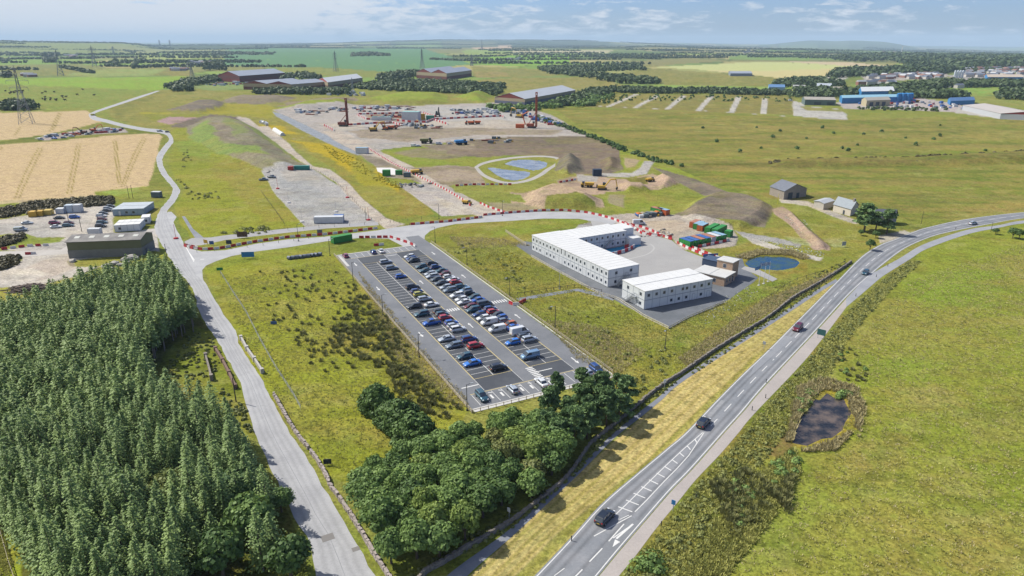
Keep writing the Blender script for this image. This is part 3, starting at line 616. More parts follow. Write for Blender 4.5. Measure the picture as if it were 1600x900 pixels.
l(vg.outputs[0], b.inputs['Base Color'])
bp = nn('ShaderNodeBump'); bp.inputs['Strength'].default_value = .75; bp.inputs['Distance'].default_value = .6
hh_ = mth('ADD', mth('MULTIPLY', nk, 1.0), mth('MULTIPLY', nf, .5)); l(mth('MULTIPLY', hh_, mth('ADD', sp.outputs[1], .06)), bp.inputs['Height']); l(bp.outputs[0], b.inputs['Normal'])

def ground_z(x, y):
    r = math.hypot(x, y); a = math.atan2(x, y)
    j = int(np.argmin(np.abs(rr-r))); i = int(round((math.degrees(a)+48)/96*1059)); i = min(max(i, 0), 1059)
    return float(Zg[j*NA+i])

# ---------------------------------------------------------------- haze: the air over the whole scene
hz = MB().box(-42000, -42000, -260, 42000, 42000, 330)
hm = bpy.data.materials.new('haze_air'); hm.use_nodes = True; hn = hm.node_tree.nodes; hn.clear()
ho = hn.new('ShaderNodeOutputMaterial'); hv = hn.new('ShaderNodeVolumePrincipled'); hv.inputs['Color'].default_value = (.62, .82, 1, 1)
hv.inputs['Density'].default_value = 6.0e-5; hv.inputs['Anisotropy'].default_value = .0
hm.node_tree.links.new(hv.outputs[0], ho.inputs['Volume'])
tag(hz.build('haze', hm), 'thin blue summer haze lying over the far fields and hills', 'haze', None, 'stuff')
# ---------------------------------------------------------------- roads, yards, markings
def asphalt(name, c, c2=None, track=.12, sc_=.5):
    m = bpy.data.materials.new(name); m.use_nodes = True; n = m.node_tree.nodes; l = m.node_tree.links.new
    b = n['Principled BSDF']; b.inputs['Roughness'].default_value = .8; b.inputs['Specular IOR Level'].default_value = .3
    g = n.new('ShaderNodeNewGeometry')
    a = n.new('ShaderNodeTexNoise'); a.inputs['Scale'].default_value = .12*sc_*2; a.inputs['Detail'].default_value = 8; a.inputs['Roughness'].default_value = .7; l(g.outputs['Position'], a.inputs['Vector'])
    f = n.new('ShaderNodeTexNoise'); f.inputs['Scale'].default_value = 2.5; f.inputs['Detail'].default_value = 5; l(g.outputs['Position'], f.inputs['Vector'])
    mc = n.new('ShaderNodeMix'); mc.data_type = 'RGBA'; mc.inputs[6].default_value = (*alb(c), 1); mc.inputs[7].default_value = (*alb(c2 or c), 1)
    r = n.new('ShaderNodeMapRange'); r.inputs[1].default_value = .4; r.inputs[2].default_value = .62; l(a.outputs['Fac'], r.inputs[0]); l(r.outputs[0], mc.inputs[0])
    uv = n.new('ShaderNodeAttribute'); uv.attribute_name = 'tone'            # worn wheel tracks follow the lanes
    s = n.new('ShaderNodeMapRange'); s.inputs[3].default_value = 1; s.inputs[4].default_value = 1-track; l(uv.outputs['Fac'], s.inputs[0])
    v = n.new('ShaderNodeMapRange'); v.inputs[1].default_value = .3; v.inputs[2].default_value = .7; v.inputs[3].default_value = .93; v.inputs[4].default_value = 1.07; l(f.outputs['Fac'], v.inputs[0])
    mu = n.new('ShaderNodeMath'); mu.operation = 'MULTIPLY'; l(s.outputs[0], mu.inputs[0]); l(v.outputs[0], mu.inputs[1])
    h = n.new('ShaderNodeHueSaturation'); l(mc.outputs[2], h.inputs['Color']); l(mu.outputs[0], h.inputs['Value']); l(h.outputs[0], b.inputs['Base Color'])
    return m
def sheet(name, px, z, m, world=None, label=None):
    P = [Vector((p[0], p[1], z)) for p in (world or Gp(px))]
    tr = tessellate_polygon([P]); s = MB(); s.add(P, [t for t in tr]); o = s.build(name, m)
    for p_ in o.data.polygons:
        if p_.normal.z < 0: p_.flip()
    return tag(o, label, None, None, 'structure')
def ribbon(name, Lp, Rp, z, m, tracks=(), n=140, k=24, world=False, label=None, kind='structure', parent=None, edge=0):
    A = resample(smooth_line(Lp if world else [G(*p) for p in Lp]), n); B = resample(smooth_line(Rp if world else [G(*p) for p in Rp]), n)
    if edge: A = A+rng.normal(0, edge, A.shape); B = B+rng.normal(0, edge, B.shape)
    t = np.linspace(0, 1, k+1); V = A[:, None, :]*(1-t)[None, :, None]+B[:, None, :]*t[None, :, None]
    tone = np.zeros((n, k+1))
    for c_, w_ in tracks: tone += np.exp(-((t-c_)/w_)**2)[None, :]
    V = np.concatenate([V, np.full(V.shape[:2]+(1,), z)], -1).reshape(-1, 3)
    i = np.arange(n-1)[:, None]*(k+1)+np.arange(k)[None, :]; q = np.stack([i, i+1, i+k+2, i+k+1], -1).reshape(-1, 4)
    me = np_mesh(name, V, q, m, np.clip(tone, 0, 1).ravel()); me.calc_loop_triangles()
    if me.polygons[0].normal.z < 0: me = np_mesh(name, V, q[:, ::-1], m, np.clip(tone, 0, 1).ravel())
    o = bpy.data.objects.new(name, me); link(o, parent); return tag(o, label, None, None, kind)

M_road = asphalt('road_pale_asphalt', '#c3c3c3', '#b4b4b5', .17)
M_main = asphalt('road_main_asphalt', '#8f9398', '#a3a4a7', .32)
M_path = asphalt('path_pinkish_concrete', '#c3bab3', '#b8b0aa', 0)
M_dark = asphalt('fresh_dark_asphalt', '#50545b', '#5d6167', 0)
M_lot = asphalt('lot_aisle_asphalt', '#7c7f84', '#8b8d91', .12)
M_apron = asphalt('apron_asphalt', '#6f7479', '#82858a', 0)
M_yard = asphalt('yard_concrete', '#b7b5b1', '#aeaca9', .1, .3)
M_slate = asphalt('slate_path', '#868b96', '#9a9ca2', 0)
M_conc = mat('kerb_concrete', alb('#d8d6d0'), .8, noise=.12, nscale=1.5)
M_line = mat('white_line_paint', alb('#f4f3ee'), .6, noise=.12, nscale=3)
M_yel = mat('yellow_line_paint', alb('#dcc98e'), .7, noise=.12, nscale=3)
M_water = mat('pond_water', (.01, .05, .10), .12, spec=.8, noise=.3, nscale=.3, col2=(.03, .06, .025))
M_blue_water = mat('lagoon_water', (.15, .17, .18), .2, spec=.6, noise=.25, nscale=.12, col2=(.22, .23, .23))
M_bog = mat('bog_water', (.022, .024, .026), .25, spec=.4, noise=.5, nscale=.3, col2=(.085, .065, .05))
Z1, Z2, Z3, Z4, Z5 = .02, .026, .032, .038, .046

# left road
LRl = [(520,1010),(497,920),(482,837),(465,815),(444,770),(419,722),(400,680),(382,625),(375,597),(355,560),(335,525),(315,495),(300,450),(280,425),(264,400),(250,377),(242,357),(244,342),(252,325),(265,310),(270,297),(265,287),(252,272),(245,255),(246,242),(257,227),(264,219),(261,212),(250,208),(225,204.5),(205,201),(186,197),(163,191),(145,187),(139,181),(141,177),(155,171),(185,161),(215,151),(245,142)]
LRr = [(655,1010),(587,900),(562,860),(537,817),(512,772),(484,725),(452,675),(428,630),(400,580),(375,540),(367,515),(350,492),(322,445),(305,420),(296,400),(286,378),(272,352),(261,331),(272,317),(281,300),(277,290),(262,272),(254,255),(255,245),(265,230),(271,221),(267,210),(260,205),(247,202),(226,200),(207,196.5),(190,193),(168,187),(152,183),(148,179),(151,176),(165,171),(195,161),(222,152),(250,142)]
ribbon('road', LRl, LRr, Z2, M_road, [(.2,.06),(.38,.05),(.62,.05),(.8,.06)], 420, 24, edge=.14, label='worn pale road running past the spruce plantation to the far fields')
sheet('road_junction', [(262,400),(262,331),(268,331),(276,339),(271,347),(277,362),(287,382),(291,387),(315,393),(352,391),(400,381),(450,374),(507,370),(590,360),(620,355),(640,352),(755,341),(757,337),(800,333),(830,331),(882,330.5),(917,333),(940,338),(965,346),(955,352),(922,345),(905,342),(850,341.5),(800,345),(712,350),(684,356),(672,361),(664,368),(663,376),(648,392),(636,388),(607,373),(560,372),(510,377),(450,386.5),(400,393),(362,400),(338,408),(322,415),(316,422),(317,436),(322,446),(300,440)], Z1, M_road, label='pale site road from the junction past the car park to the compound')
sheet('slate_lane', [(289,377),(300,372),(330,371),(350,368),(400,362),(450,357),(507,352),(590,347),(592,352),(510,357),(450,363.5),(400,369),(352,375),(330,380),(315,383),(297,385),(291,387)], Z1-.004, asphalt('lane_asphalt', '#b5b3b2', '#a9a8a8', 0), label='narrow pale lane between the gravel yard and the barrier row')
sheet('footway', [(284,338),(289,338),(302,358),(318,371),(322,380),(296,384),(287,378),(305,372),(297,360)], Z1-.008, M_slate, label='grey footway curving down to the junction')
sheet('barn_track', [(95,390),(112,380),(150,372),(215,364),(243,357),(252,368),(238,366),(180,374),(120,386),(112,396),(0,404),(-60,408),(-60,398),(0,393)], Z1, asphalt('barn_track_surface', '#cbc5bd', '#bfb8af', 0), label='pale track past the long grey roofed shed')
# main road
MRl = [(735,1010),(785,950),(835,900),(892,840),(940,787),(1000,750),(1040,702),(1072,675),(1120,625),(1160,585),(1200,547),(1240,507),(1310,437),(1347,400),(1376,382),(1395,375),(1425,363),(1450,355),(1512,342),(1600,331.5),(1700,325),(1800,321)]
MRl[5] = (992,742)
MRr = [(845,1010),(893,950),(935,900),(968,860),(1005,817),(1050,765),(1082,732),(1132,675),(1160,644),(1200,597),(1275,517),(1325,462),(1360,430),(1397,400),(1420,385),(1450,372),(1475,364.5),(1515,356),(1550,349.5),(1600,341),(1700,333),(1800,328)]
ribbon('main_road', MRl, MRr, Z1, M_main, [(.14,.045),(.32,.045),(.66,.05),(.86,.05)], 300, 32, label='two lane main road sweeping from the bottom to the upper right')
PTl = MRr[:11]+[(1322,465.5)]
PTr = [(880,1010),(925,950),(967,900),(995,866),(1025,826),(1062,781),(1087,750),(1125,710),(1155,675),(1180,645),(1262,558),(1322,480.5)]
ribbon('cycle_path', [(p[0]+1.5, p[1]) for p in PTl], PTr, Z1+.004, M_path, (), 160, 8, label='pinkish concrete cycle path beside the main road')
ribbon('cycle_path_far', [(1322,466.5),(1355,433),(1372,422),(1405,404),(1445,381),(1512,359),(1560,352),(1600,344.5),(1700,337),(1800,331)], [(1322,480),(1340,465),(1375,435),(1385,428),(1422,405),(1450,388),(1512,366),(1560,356),(1600,349),(1700,341),(1800,335)], Z1+.008, asphalt('cycle_path_asphalt', '#aeb0b4', '#a0a2a8', 0), (), 90, 6, label='narrow grey cycle path curving away behind the grass strip')
paintm = MB(); yelm = MB()
def stripe(mb, a, b, w_, z):
    a = Vector(a).to_2d(); b = Vector(b).to_2d(); d = (b-a).normalized(); q = Vector((-d.y, d.x))*w_/2
    mb.add([(*(a+q), z), (*(a-q), z), (*(b-q), z), (*(b+q), z)], [(0, 1, 2, 3)])
def polystripe(mb, P, w_, z):
    P = [Vector(p).to_2d() for p in P]; n_ = len(P); vs = []
    for i in range(n_):
        d = (P[min(i+1, n_-1)]-P[max(i-1, 0)]).normalized(); q = Vector((-d.y, d.x))*w_/2; vs += [(*(P[i]+q), z), (*(P[i]-q), z)]
    mb.add(vs, [(2*i, 2*i+1, 2*i+3, 2*i+2) for i in range(n_-1)])
def dashes(mb, P, w_, z, on, off, start=0):
    n_ = max(2, int(plen(P)/.5)); Q_ = resample(P, n_); st = plen(P)/(n_-1); s = start
    while s < plen(P):
        i0 = int(s/st); i1 = int(min(s+on, plen(P))/st)
        if i1 > i0: polystripe(mb, [Q_[i] for i in range(i0, i1+1)], w_, z)
        s += on+off
def between(t, lo=0, hi=1):
    A = resample(smooth_line([G(*p) for p in MRl]), 300); B = resample(smooth_line([G(*p) for p in MRr]), 300)
    C = A*(1-t)+B*t; return C[int(lo*299):int(hi*299)+1]
mk = MB()
polystripe(mk, between(.045), .16, Z3); polystripe(mk, between(.955), .16, Z3)
cl = between(.5)
def seg_px(P, y0, y1):         # part of a world polyline whose picture rows lie between y1 and y0
    o = []
    for p in P:
        e = CH*math.cos(PIT)/1.0; yy = p[1]*math.cos(PIT)+CH*math.sin(PIT)*1.0
        v = (-CH*math.cos(PIT)+p[1]*math.sin(PIT))/(p[1]*math.cos(PIT)+CH*math.sin(PIT)); yp = 450-v*F
        if y1 <= yp <= y0: o.append(p)
    return o
dashes(mk, seg_px(cl, 668, 560), .18, Z3, 4, 4); dashes(mk, seg_px(cl, 560, 300), .16, Z3, 5, 3)
# hatched island and turning lane near the bottom, in pixel anchors on the road
def ml(a, b, w_=.18): stripe(mk, G(*a), G(*b), w_, Z4)
ml((968,812),(983,805),.14)
polystripe(mk, Gp([(958,808),(985,782),(1010,757),(1040,728),(1070,700),(1098,676)]), .16, Z3)
polystripe(mk, Gp([(992,800),(1010,782),(1040,750),(1058,732),(1076,712),(1100,676)]), .16, Z3)
for i in range(11):
    t = i/10; a = (968+(1088-968)*t, 800-(800-690)*t); b = (991-(991-1092)*t-3, 798-(798-690)*t+2); ml((a[0]-2, a[1]-8*(1-t*.6)), (b[0], b[1]), .22)
ml((928,838),(987,806)); ml((921,878),(941,857),.2); ml((895,905),(910,890),.2); ml((866,900),(882,888),.14); ml((951,846),(975,819),.2)
# turn arrow
stripe(mk, G(963,842), G(989,819), .35, Z4); mk.add([(*G(957,855).to_2d(), Z4), (*G(969,847).to_2d(), Z4), (*G(961,843).to_2d(), Z4)], [(0, 1, 2)]); stripe(mk, G(988,820), G(958,841), .2, Z4+.004)
sheet('dark_patch', [(986,808),(1004,816),(935,899),(893,950),(868,950),(921,884),(945,850)], Z1+.006, asphalt('resurfaced_lane', '#8a8d91', '#94979a', 0), label='darker resurfaced turning lane of the main road')
sheet('faded_patch', [(1224,524),(1240,527),(1192,570),(1170,590),(1180,568)], Z1+.006, asphalt('resurfaced_strip', '#999ca1', '#a5a7aa', 0), label='darker repaired strip in the far lane of the main road')
tag(mk.build('road_markings', M_line), 'white lane lines, hatching and turn arrow on the main road', None, None, 'structure')
# junction give way line and manhole
jm = MB(); stripe(jm, G(290,385), G(303,409), .3, Z4); stripe(jm, G(296,395.5), G(304,407), .3, Z4+.004)
for q in ((313,405.5), (628,377)): stripe(jm, G(*q), G(q[0]+6, q[1]-.5), .5, Z4)
tag(jm.build('junction_markings', M_line), 'white give way line across the mouth of the site road', None, None, 'structure')
for q, s_ in (((512,840), 2.0), ((556,858), 1.2)):
    p = G(*q); c = MB(); c.obox((p.x, p.y, Z2+.01), s_, s_*.8, .02, .5); tag(c.build('manhole_cover', mat('iron_cover', (.16,.15,.14), .7)), 'square iron manhole cover in the pale road, %s' % ('the larger one' if s_ > 1.5 else 'the smaller one by the verge'), 'manhole cover')
# paths by the verge
ribbon('verge_path', [(655,935),(718,884),(800,824),(893,741),(914,721),(955,680),(1000,643),(1030,620),(1068,588),(1200,503),(1275,454),(1306,436)], [(690,945),(735,895),(806,833),(899,746),(921,724),(962,683),(1006,648),(1035,624),(1073,592),(1203,508),(1279,457.5),(1309,439.5)], .014, M_slate, (), 120, 6, label='old asphalt footpath along the dry stone wall')

# --------------------------- car park in its own metres: u runs away from the junction, v to the right
A0 = G(522, 395).to_2d(); U = Vector((.4488, -.8936)); Vv = Vector((.8936, .4488))
def lot(u, v, z=0.0): p = A0+U*u+Vv*v; return Vector((p.x, p.y, z))
UA = math.atan2(U.y, U.x); VA = math.atan2(Vv.y, Vv.x)
def lrect(name, u0, v0, u1, v1, z, m, label=None): return sheet(name, None, z, m, [lot(u0, v0), lot(u1, v0), lot(u1, v1), lot(u0, v1)], label)
sheet('car_park_surface', None, Z2, M_lot, [lot(4.2, 0), lot(4.2, 29.3), lot(-2, 31), lot(-9, 31.5), lot(-9, 37), lot(4, 37.3), lot(80, 36.7), lot(132.5, 36.7), lot(132.5, 0)], 'grey asphalt of the car park aisles')
for (v0, v1) in ((5.9, 16.3), (20.8, 30.4)): lrect('bay_surface', 10.8, v0, 125.2, v1, Z3, M_dark, 'fresh dark asphalt under the %s pair of parking rows' % ('left' if v0 < 10 else 'right'))
lrect('end_bay_surface', 4.8, 1.2, 10.4, 29.3, Z2+.003, asphalt('end_bay', '#9a9c9f', '#8f9194', 0), 'grey asphalt of the short row of bays at the far end')
pm = MB()
for (v0, vm, v1) in ((6.0, 11.15, 16.2), (20.9, 25.7, 30.3)):
    for k in range(41):
        u = 19+2.5*k; stripe(pm, lot(u, v0+.3), lot(u, v1-.3), .12, Z4)
    stripe(pm, lot(19, vm), lot(119, vm), .14, Z4+.003)
    for v in (v0, v1): stripe(yelm, lot(19, v), lot(119, v), .22, Z4+.003)
    stripe(yelm, lot(19, v0), lot(19, v1), .15, Z4+.006); stripe(yelm, lot(119, v0), lot(119, v1), .15, Z4+.006)
    for v in (v0, v1): stripe(pm, lot(11, v), lot(19, v), .1, Z4); stripe(pm, lot(119, v), lot(125, v), .1, Z4)
for k in range(12): stripe(pm, lot(5, 1.6+2.5*k), lot(10.2, 1.6+2.5*k), .12, Z4)
stripe(yelm, lot(10.4, 1.2), lot(10.4, 29.3), .2, Z4)
for k in range(15): stripe(pm, lot(125.9, 2.4+2.45*k), lot(131, 2.4+2.45*k), .12, Z4)
stripe(yelm, lot(125.6, 2.2), lot(125.6, 36.3), .22, Z4)
for v in (6.3, 8.9, 14.0, 16.6, 21.5):        # box marks in the end bays
    stripe(pm, lot(127.6, v), lot(129.4, v), .5, Z4+.003)
    stripe(pm, lot(126.4, v), lot(126.9, v+.8), .25, Z4+.003)
for (u, v, d) in ((17.7,3.6,1), (46.4,3.6,1), (87.9,3.6,1), (47.2,18.4,-1), (88.6,18.4,-1), (17.4,33.6,1), (47.9,33.4,-1), (88.5,33.4,-1), (120.8,33,1)):
    stripe(pm, lot(u-1.6*d, v), lot(u+.9*d, v), .3, Z4); s = pm; k = len(s.v)
    s.add([lot(u+.8*d, v-.5, Z4), lot(u+.8*d, v+.5, Z4), lot(u+2.2*d, v, Z4)], [(0, 1, 2)])
stripe(pm, lot(121.9, 1.6), lot(121.9, 5.9), .35, Z4+.003); stripe(pm, lot(13.2, 16.5), lot(13.2, 20.4), .35, Z4+.003); stripe(pm, lot(122.3, 20.6), lot(122.3, 25.6), .3, Z4+.006)
for (u0, v0, du, dv, n_) in ((75, 16.9, 0, .8, 5), (75, 30.9, 0, .85, 7), (119.6, 20.6, .85, 0, 8)):
    for k in range(n_):
        a = (u0+du*k, v0+dv*k)
        if dv: stripe(pm, lot(a[0]-1.1, a[1]), lot(a[0]+1.1, a[1]), .42, Z4+.006)
        else: stripe(pm, lot(a[0], a[1]-1.0), lot(a[0], a[1]+1.0), .42, Z4+.009)
tag(pm.build('bay_markings', M_line), 'white bay lines, arrows and crossings of the car park', None, None, 'structure')
tag(yelm.build('aisle_markings', M_yel), 'pale yellow edge lines along the parking rows', None, None, 'structure')
# kerbs as raised strips
kb = MB()
def kerb(mb, P, w_, h):
    for a, b in zip(P[:-1], P[1:]):
        a = Vector(a).to_2d(); b = Vector(b).to_2d(); c = (a+b)/2; mb.obox((c.x, c.y, h/2), (b-a).length, w_, h, math.atan2(b.y-a.y, b.x-a.x))
kerb(kb, [lot(4, -.3), lot(132.8, -.3)], .35, .12); kerb(kb, [lot(132.5, 0), lot(132.5, 36.9)], 1.5, .1)
kerb(kb, [lot(4.1, 0), lot(4.1, 29.4)], .7, .1); kerb(kb, [lot(3.9, 37.4), lot(131.6, 37)], .35, .12)
kerb(kb, [lot(4.9, .75), lot(19, .75)], 1.0, .08)
tag(kb.build('kerb', M_conc), 'pale concrete kerb round the car park', None, None, 'structure')

# repairs on the carriageways
tr_m = MB(); 
def on_road(Lp, Rp, t, s):
    A = resample(smooth_line([G(*p) for p in Lp]), 200); B = resample(smooth_line([G(*p) for p in Rp]), 200); i = int(s*199); return A[i]*(1-t)+B[i]*t
A = resample(smooth_line([G(*p) for p in LRl]), 200); B = resample(smooth_line([G(*p) for p in LRr]), 200); polystripe(tr_m, (A*.52+B*.48)[:150], .12, Z4)
for k in range(16):
    i = rnd.randrange(4, 90); t = rnd.uniform(.15, .8); c = A[i]*(1-t)+B[i]*t; dd_ = B[i]-A[i]; w_ = rnd.uniform(.15, .5); h_ = rnd.uniform(.6, 3)
    if k % 2: stripe(tr_m, A[i]*(1-t)+B[i]*t, A[i]*(1-t-w_*.6)+B[i]*(t+w_*.6), .1, Z4+.002*k/16)
    else: dv_ = (A[i+1]-A[i]); dv_ = dv_/np.hypot(*dv_); stripe(tr_m, c, c+dv_*h_*1.6, h_*.5, Z3+.0005*k)
for k in range(10):
    i = rnd.randrange(20, 190); C_ = between(rnd.choice((.2, .75)), i/200, min(1, i/200+.02)); 
    if len(C_) > 2: polystripe(tr_m, C_, rnd.uniform(.3, 1.1), Z3-.002+.0003*k)
tag(tr_m.build('road_repairs', mat('tar_repairs', alb('#a3a4a6'), .8, noise=.15, nscale=1)), 'dull sealed joints and patches across the carriageways', None, None, 'structure')
# compound
sheet('compound_apron', [(805,383),(820,377),(836,379),(960,440),(1000,434),(1090,423),(1118,410),(1135,400),(1160,404),(1165,420),(1185,434),(1176,442),(1136,470),(1075,496),(1046,512),(1007,493),(975,477),(956,466),(940,460),(905,442),(865,420),(830,400)], Z1, M_apron, label='dark asphalt apron round the white cabin blocks')
sheet('compound_yard', [(922,344),(955,350),(985,356),(1000,361),(1050,376),(1066,390),(1128,413),(1112,421),(1078,424),(1000,437),(940,398),(900,384),(935,372)], Z2, M_yard, label='pale concrete yard behind the white cabin blocks')
tm = MB(); P = smooth_line(Gp([(1016,381),(1022,388),(1012,397),(990,403),(975,406)])); polystripe(tm, P, .6, Z3)
tag(tm.build('turning_mark', mat('scuffed_concrete', alb('#c6c4c0'), .8)), 'pale curved scuff on the yard', None, None, 'structure')
sheet('stone_path', [(806,466),(850,459),(902,451),(912,452),(930,457),(960,466),(958,470),(925,461),(903,455),(860,462),(812,470)], Z1, M_slate, label='narrow grey path linking the car park and the compound')
sheet('flag_path', [(1164,416),(1185,421),(1215,436),(1207,440),(1180,428),(1158,420)], Z1+.004, M_yard, label='pale path beside the reed pond')
# lagoon path ring
def ring(pxo, pxi, z, m, name, label):
    A = resample(smooth_line([G(*p) for p in pxo+pxo[:1]]), 80); B = resample(smooth_line([G(*p) for p in pxi+pxi[:1]]), 80)
    V = np.c_[np.r_[A, B], np.full(160, z)]; i = np.arange(79); q = np.stack([i, i+1, i+81, i+80], -1)
    me = np_mesh(name, V, q, m)
    if me.polygons[0].normal.z < 0: me = np_mesh(name, V, q[:, ::-1], m)
    return tag(link(bpy.data.objects.new(name, me)), label, None, None, 'structure')
def ell(cx, cy, rx, ry, n_=20): return [(cx+rx*math.cos(2*math.pi*i/n_), cy-ry*math.sin(2*math.pi*i/n_)) for i in range(n_)]
RO = [(741,261),(752,254.5),(775,249),(805,245),(840,243),(868,245),(877,250),(872,257),(860,265),(848,274),(828,283),(800,287.5),(775,284.5),(752,274)]; RI = [(747,261.5),(757,256.5),(778,251.5),(807,247.5),(840,245.3),(864,247),(870,251),(865,257),(853,264),(841,272.5),(823,280.5),(800,284.5),(779,281.5),(758,272.5)]
ring(RO, RI, Z1, asphalt('lagoon_gravel', '#c3beb4', '#b5b0a8', 0), 'lagoon_path', 'pale gravel path looping round the two lagoons')
for k_, nm, m_, lb in (('up', 'lagoon_water', M_blue_water, 'pale blue upper lagoon inside the gravel loop'), ('low', 'lagoon_water', M_blue_water, 'pale blue lower lagoon inside the gravel loop'), ('reed', 'reed_pond_water', M_water, 'deep blue pond ringed by reeds beside the timber building'), ('bog', 'bog_water', M_bog, 'dark boggy pool in the right hand meadow')):
    P = PONDS[k_]; cx = sum(p[0] for p in P)/len(P); cy = sum(p[1] for p in P)/len(P)
    sheet(nm, None, -.12 if k_ != 'bog' else -.1, m_, [(p.x, p.y) for p in smooth_line([G(cx+(a-cx)*1.04, cy+(b_-cy)*1.04) for a, b_ in P+P[:1]], 5)[:-1]], lb)
# ---------------------------------------------------------------- buildings
M_white = mat('cabin_white_steel', alb('#f2f5f8'), .5, noise=.05, nscale=.8)
M_white2 = mat('cabin_wall_steel', alb('#eef2f6'), .5, noise=.06, nscale=.8)
M_wroof = mat('cabin_roof_sheet', alb('#f1f1ee'), .55, noise=.06, nscale=.35)
M_glass = mat('window_glass', (.03, .04, .06), .1, spec=.8)
M_seam = mat('seam_grey', (.16, .19, .24), .6)
M_frame = mat('window_frame_white', alb('#dfe4ea'), .5)
M_dkst = mat('dark_steel', (.05, .055, .06), .5, metal=.3)
M_galv = mat('galvanised_steel', (.34, .36, .38), .45, metal=.4)
def cabin_block(name, c, L, W, H, rz, label, mods, floors=2, win=None, ends=None, wallm=None, roofm=None, roofdiv=(), group=None):
    """box building; local x along L, y along W, origin at its base corner"""
    root = empty(name, c, rz, label, 'building', group); wm = wallm or M_white2
    b = MB().box(0, 0, .15, L, W, H-.12); b.build('wall', wm, root)
    r = MB().box(-.12, -.12, H-.12, L+.12, W+.12, H+.05); n_ = mods
    for k in range(1, n_): x = L*k/n_; r.box(x-.06, 0, H+.05, x+.06, W, H+.08, 1)
    for y in roofdiv: r.box(0, y-.12, H+.05, L, y+.12, H+.14, 1)
    r.build('roof', [roofm or M_wroof, mat('roof_joint', alb('#dcdddc'), .6)], root)
    s = MB()
    for k in range(0, n_+1):
        x = min(max(L*k/n_, .04), L-.04)
        for y0, y1 in ((-.025, .0), (W, W+.025)): s.box(x-.045, y0, .1, x+.045, y1, H-.15)
    for f_ in range(1, floors):
        z = H*f_/floors; s.box(-.03, -.035, z-.07, L+.03, -.0, z+.07); s.box(-.03, W, z-.07, L+.03, W+.035, z+.07)
        s.box(-.035, 0, z-.07, -.0, W, z+.07); s.box(L, 0, z-.07, L+.035, W, z+.07)
    m_ = max(1, round(W/3))
    for k in range(0, m_+1):
        y = min(max(W*k/m_, .04), W-.04); s.box(L, y-.045, .1, L+.025, y+.045, H-.15); s.box(-.025, y-.045, .1, 0, y+.045, H-.15)
    s.build('seam', M_seam, root)
    bs = MB().box(.15, .15, 0, L-.15, W-.15, .15); bs.build('base', M_dkst, root)
    cnt = 0
    for (side, pos, f_, w_, h_, kind) in (win or []):
        if cnt > 95: break
        z = H*f_/floors+(.15 if kind == 'door' else 1.0)
        o = MB(); g = MB(); t = .05
        def q(mb, a0, a1, z0, z1, d0, d1):
            if side == 'f': mb.box(a0, -d1, z0, a1, -d0, z1)
            elif side == 'b': mb.box(a0, W+d0, z0, a1, W+d1, z1)
            elif side == 'r': mb.box(L+d0, a0, z0, L+d1, a1, z1)
            else: mb.box(-d1, a0, z0, -d0, a1, z1)
        q(o, pos-w_/2-.08, pos+w_/2+.08, z-.08, z+h_+.08, .001, .035)
        fr = o.build('door' if kind == 'door' else 'window', M_frame if kind != 'door' else M_seam, root)
        q(g, pos-w_/2, pos+w_/2, z, z+h_, .036, .05); g.build('panel' if kind == 'door' else 'pane', M_glass if kind != 'door' else M_white, fr); cnt += 1
    return root
def stair(root, x, y, L_, h, rz, w_=1.0, name='external_stair'):
    e = MB(); n_ = 12
    for k in range(n_): a = k/n_; e.box(a*L_, 0, a*h+.1, a*L_+L_/n_*1.1, w_, a*h+.16)
    for yy in (0, w_):
        e.tube((0, yy, .1), (L_, yy, h), .08); e.tube((0, yy, 1.1), (L_, yy, h+1), .04)
        for k in range(5): a = k/4; e.tube((a*L_, yy, a*h), (a*L_, yy, a*h+1), .03)
    e.box(L_, 0, h-.05, L_+1.3, w_, h+.05)
    for yy in (0, w_): e.tube((L_+1.25, yy, 0), (L_+1.25, yy, h+1), .05); e.tube((L_, yy, h+1), (L_+1.25, yy, h+1), .04)
    o = e.build(name, M_galv, root); o.location = (x, y, 0); o.rotation_euler = (0, 0, rz); return o
# long white block: front face from far-left end to near end
a = G(831, 390.5); b_ = G(949.5, 449); d = (b_-a).normalized(); ang = math.atan2(d.y, d.x); Ln = (b_-a).length; hL = 6.0
wins = []
for k in range(20):
    x = Ln*(k+.5)/20
    if k not in (8, 9, 15): wins.append(('f', x, 1, .8, .95, 'w'))
    wins.append(('f', x, 0, .8, .95, 'w') if k not in (3, 7, 8, 14) else ('f', x, 0, .9, 2.0, 'door'))
    if k in (8, 9): wins.append(('f', x, 1, .45, 1.9, 'w'))
    if k > 9: wins.append(('b', x, 1, .8, .95, 'w'))
wins += [('r', 3, 0, .9, 1, 'w'), ('r', 3.2, 1, 1, 1, 'w'), ('r', 9.3, 1, 1, 1, 'w')]
lb = cabin_block('site_office', a, Ln, 12.6, hL, ang, 'long two storey white cabin block with a rear wing', 20, 2, wins)
stair(lb, Ln+.1, 3.4, 3.6, 3.0, R(90), -1.0)
# its rear wing as part of the same building
wg = G(880, 398); ww = []
wing = MB(); u_ = Vector((math.cos(ang), math.sin(ang))); vv = Vector((-math.sin(ang), math.cos(ang)))
X0, X1, Y0, Y1 = .6, 12.6, 12.65, 35.5
wing.box(X0, Y0, .15, X1, Y1, hL-.1); wing.build('wing_wall', M_white2, lb)
r = MB(); r.box(X0-.12, Y0-.0, hL-.1, X1+.12, Y1+.12, hL+.08)
for k in range(1, 9): y = Y0+(Y1-Y0)*k/9; r.box(X0, y-.09, hL+.08, X1, y+.09, hL+.14, 1)
r.build('wing_roof', [M_wroof, MATS['roof_joint']], lb)
s = MB()
for k in range(1, 10): y = Y0+(Y1-Y0)*k/9-.05; s.box(X1, y-.045, .1, X1+.025, y+.045, hL-.15)
s.box(X1, Y0, 2.93, X1+.035, Y1, 3.07); s.build('wing_seam', M_seam, lb)
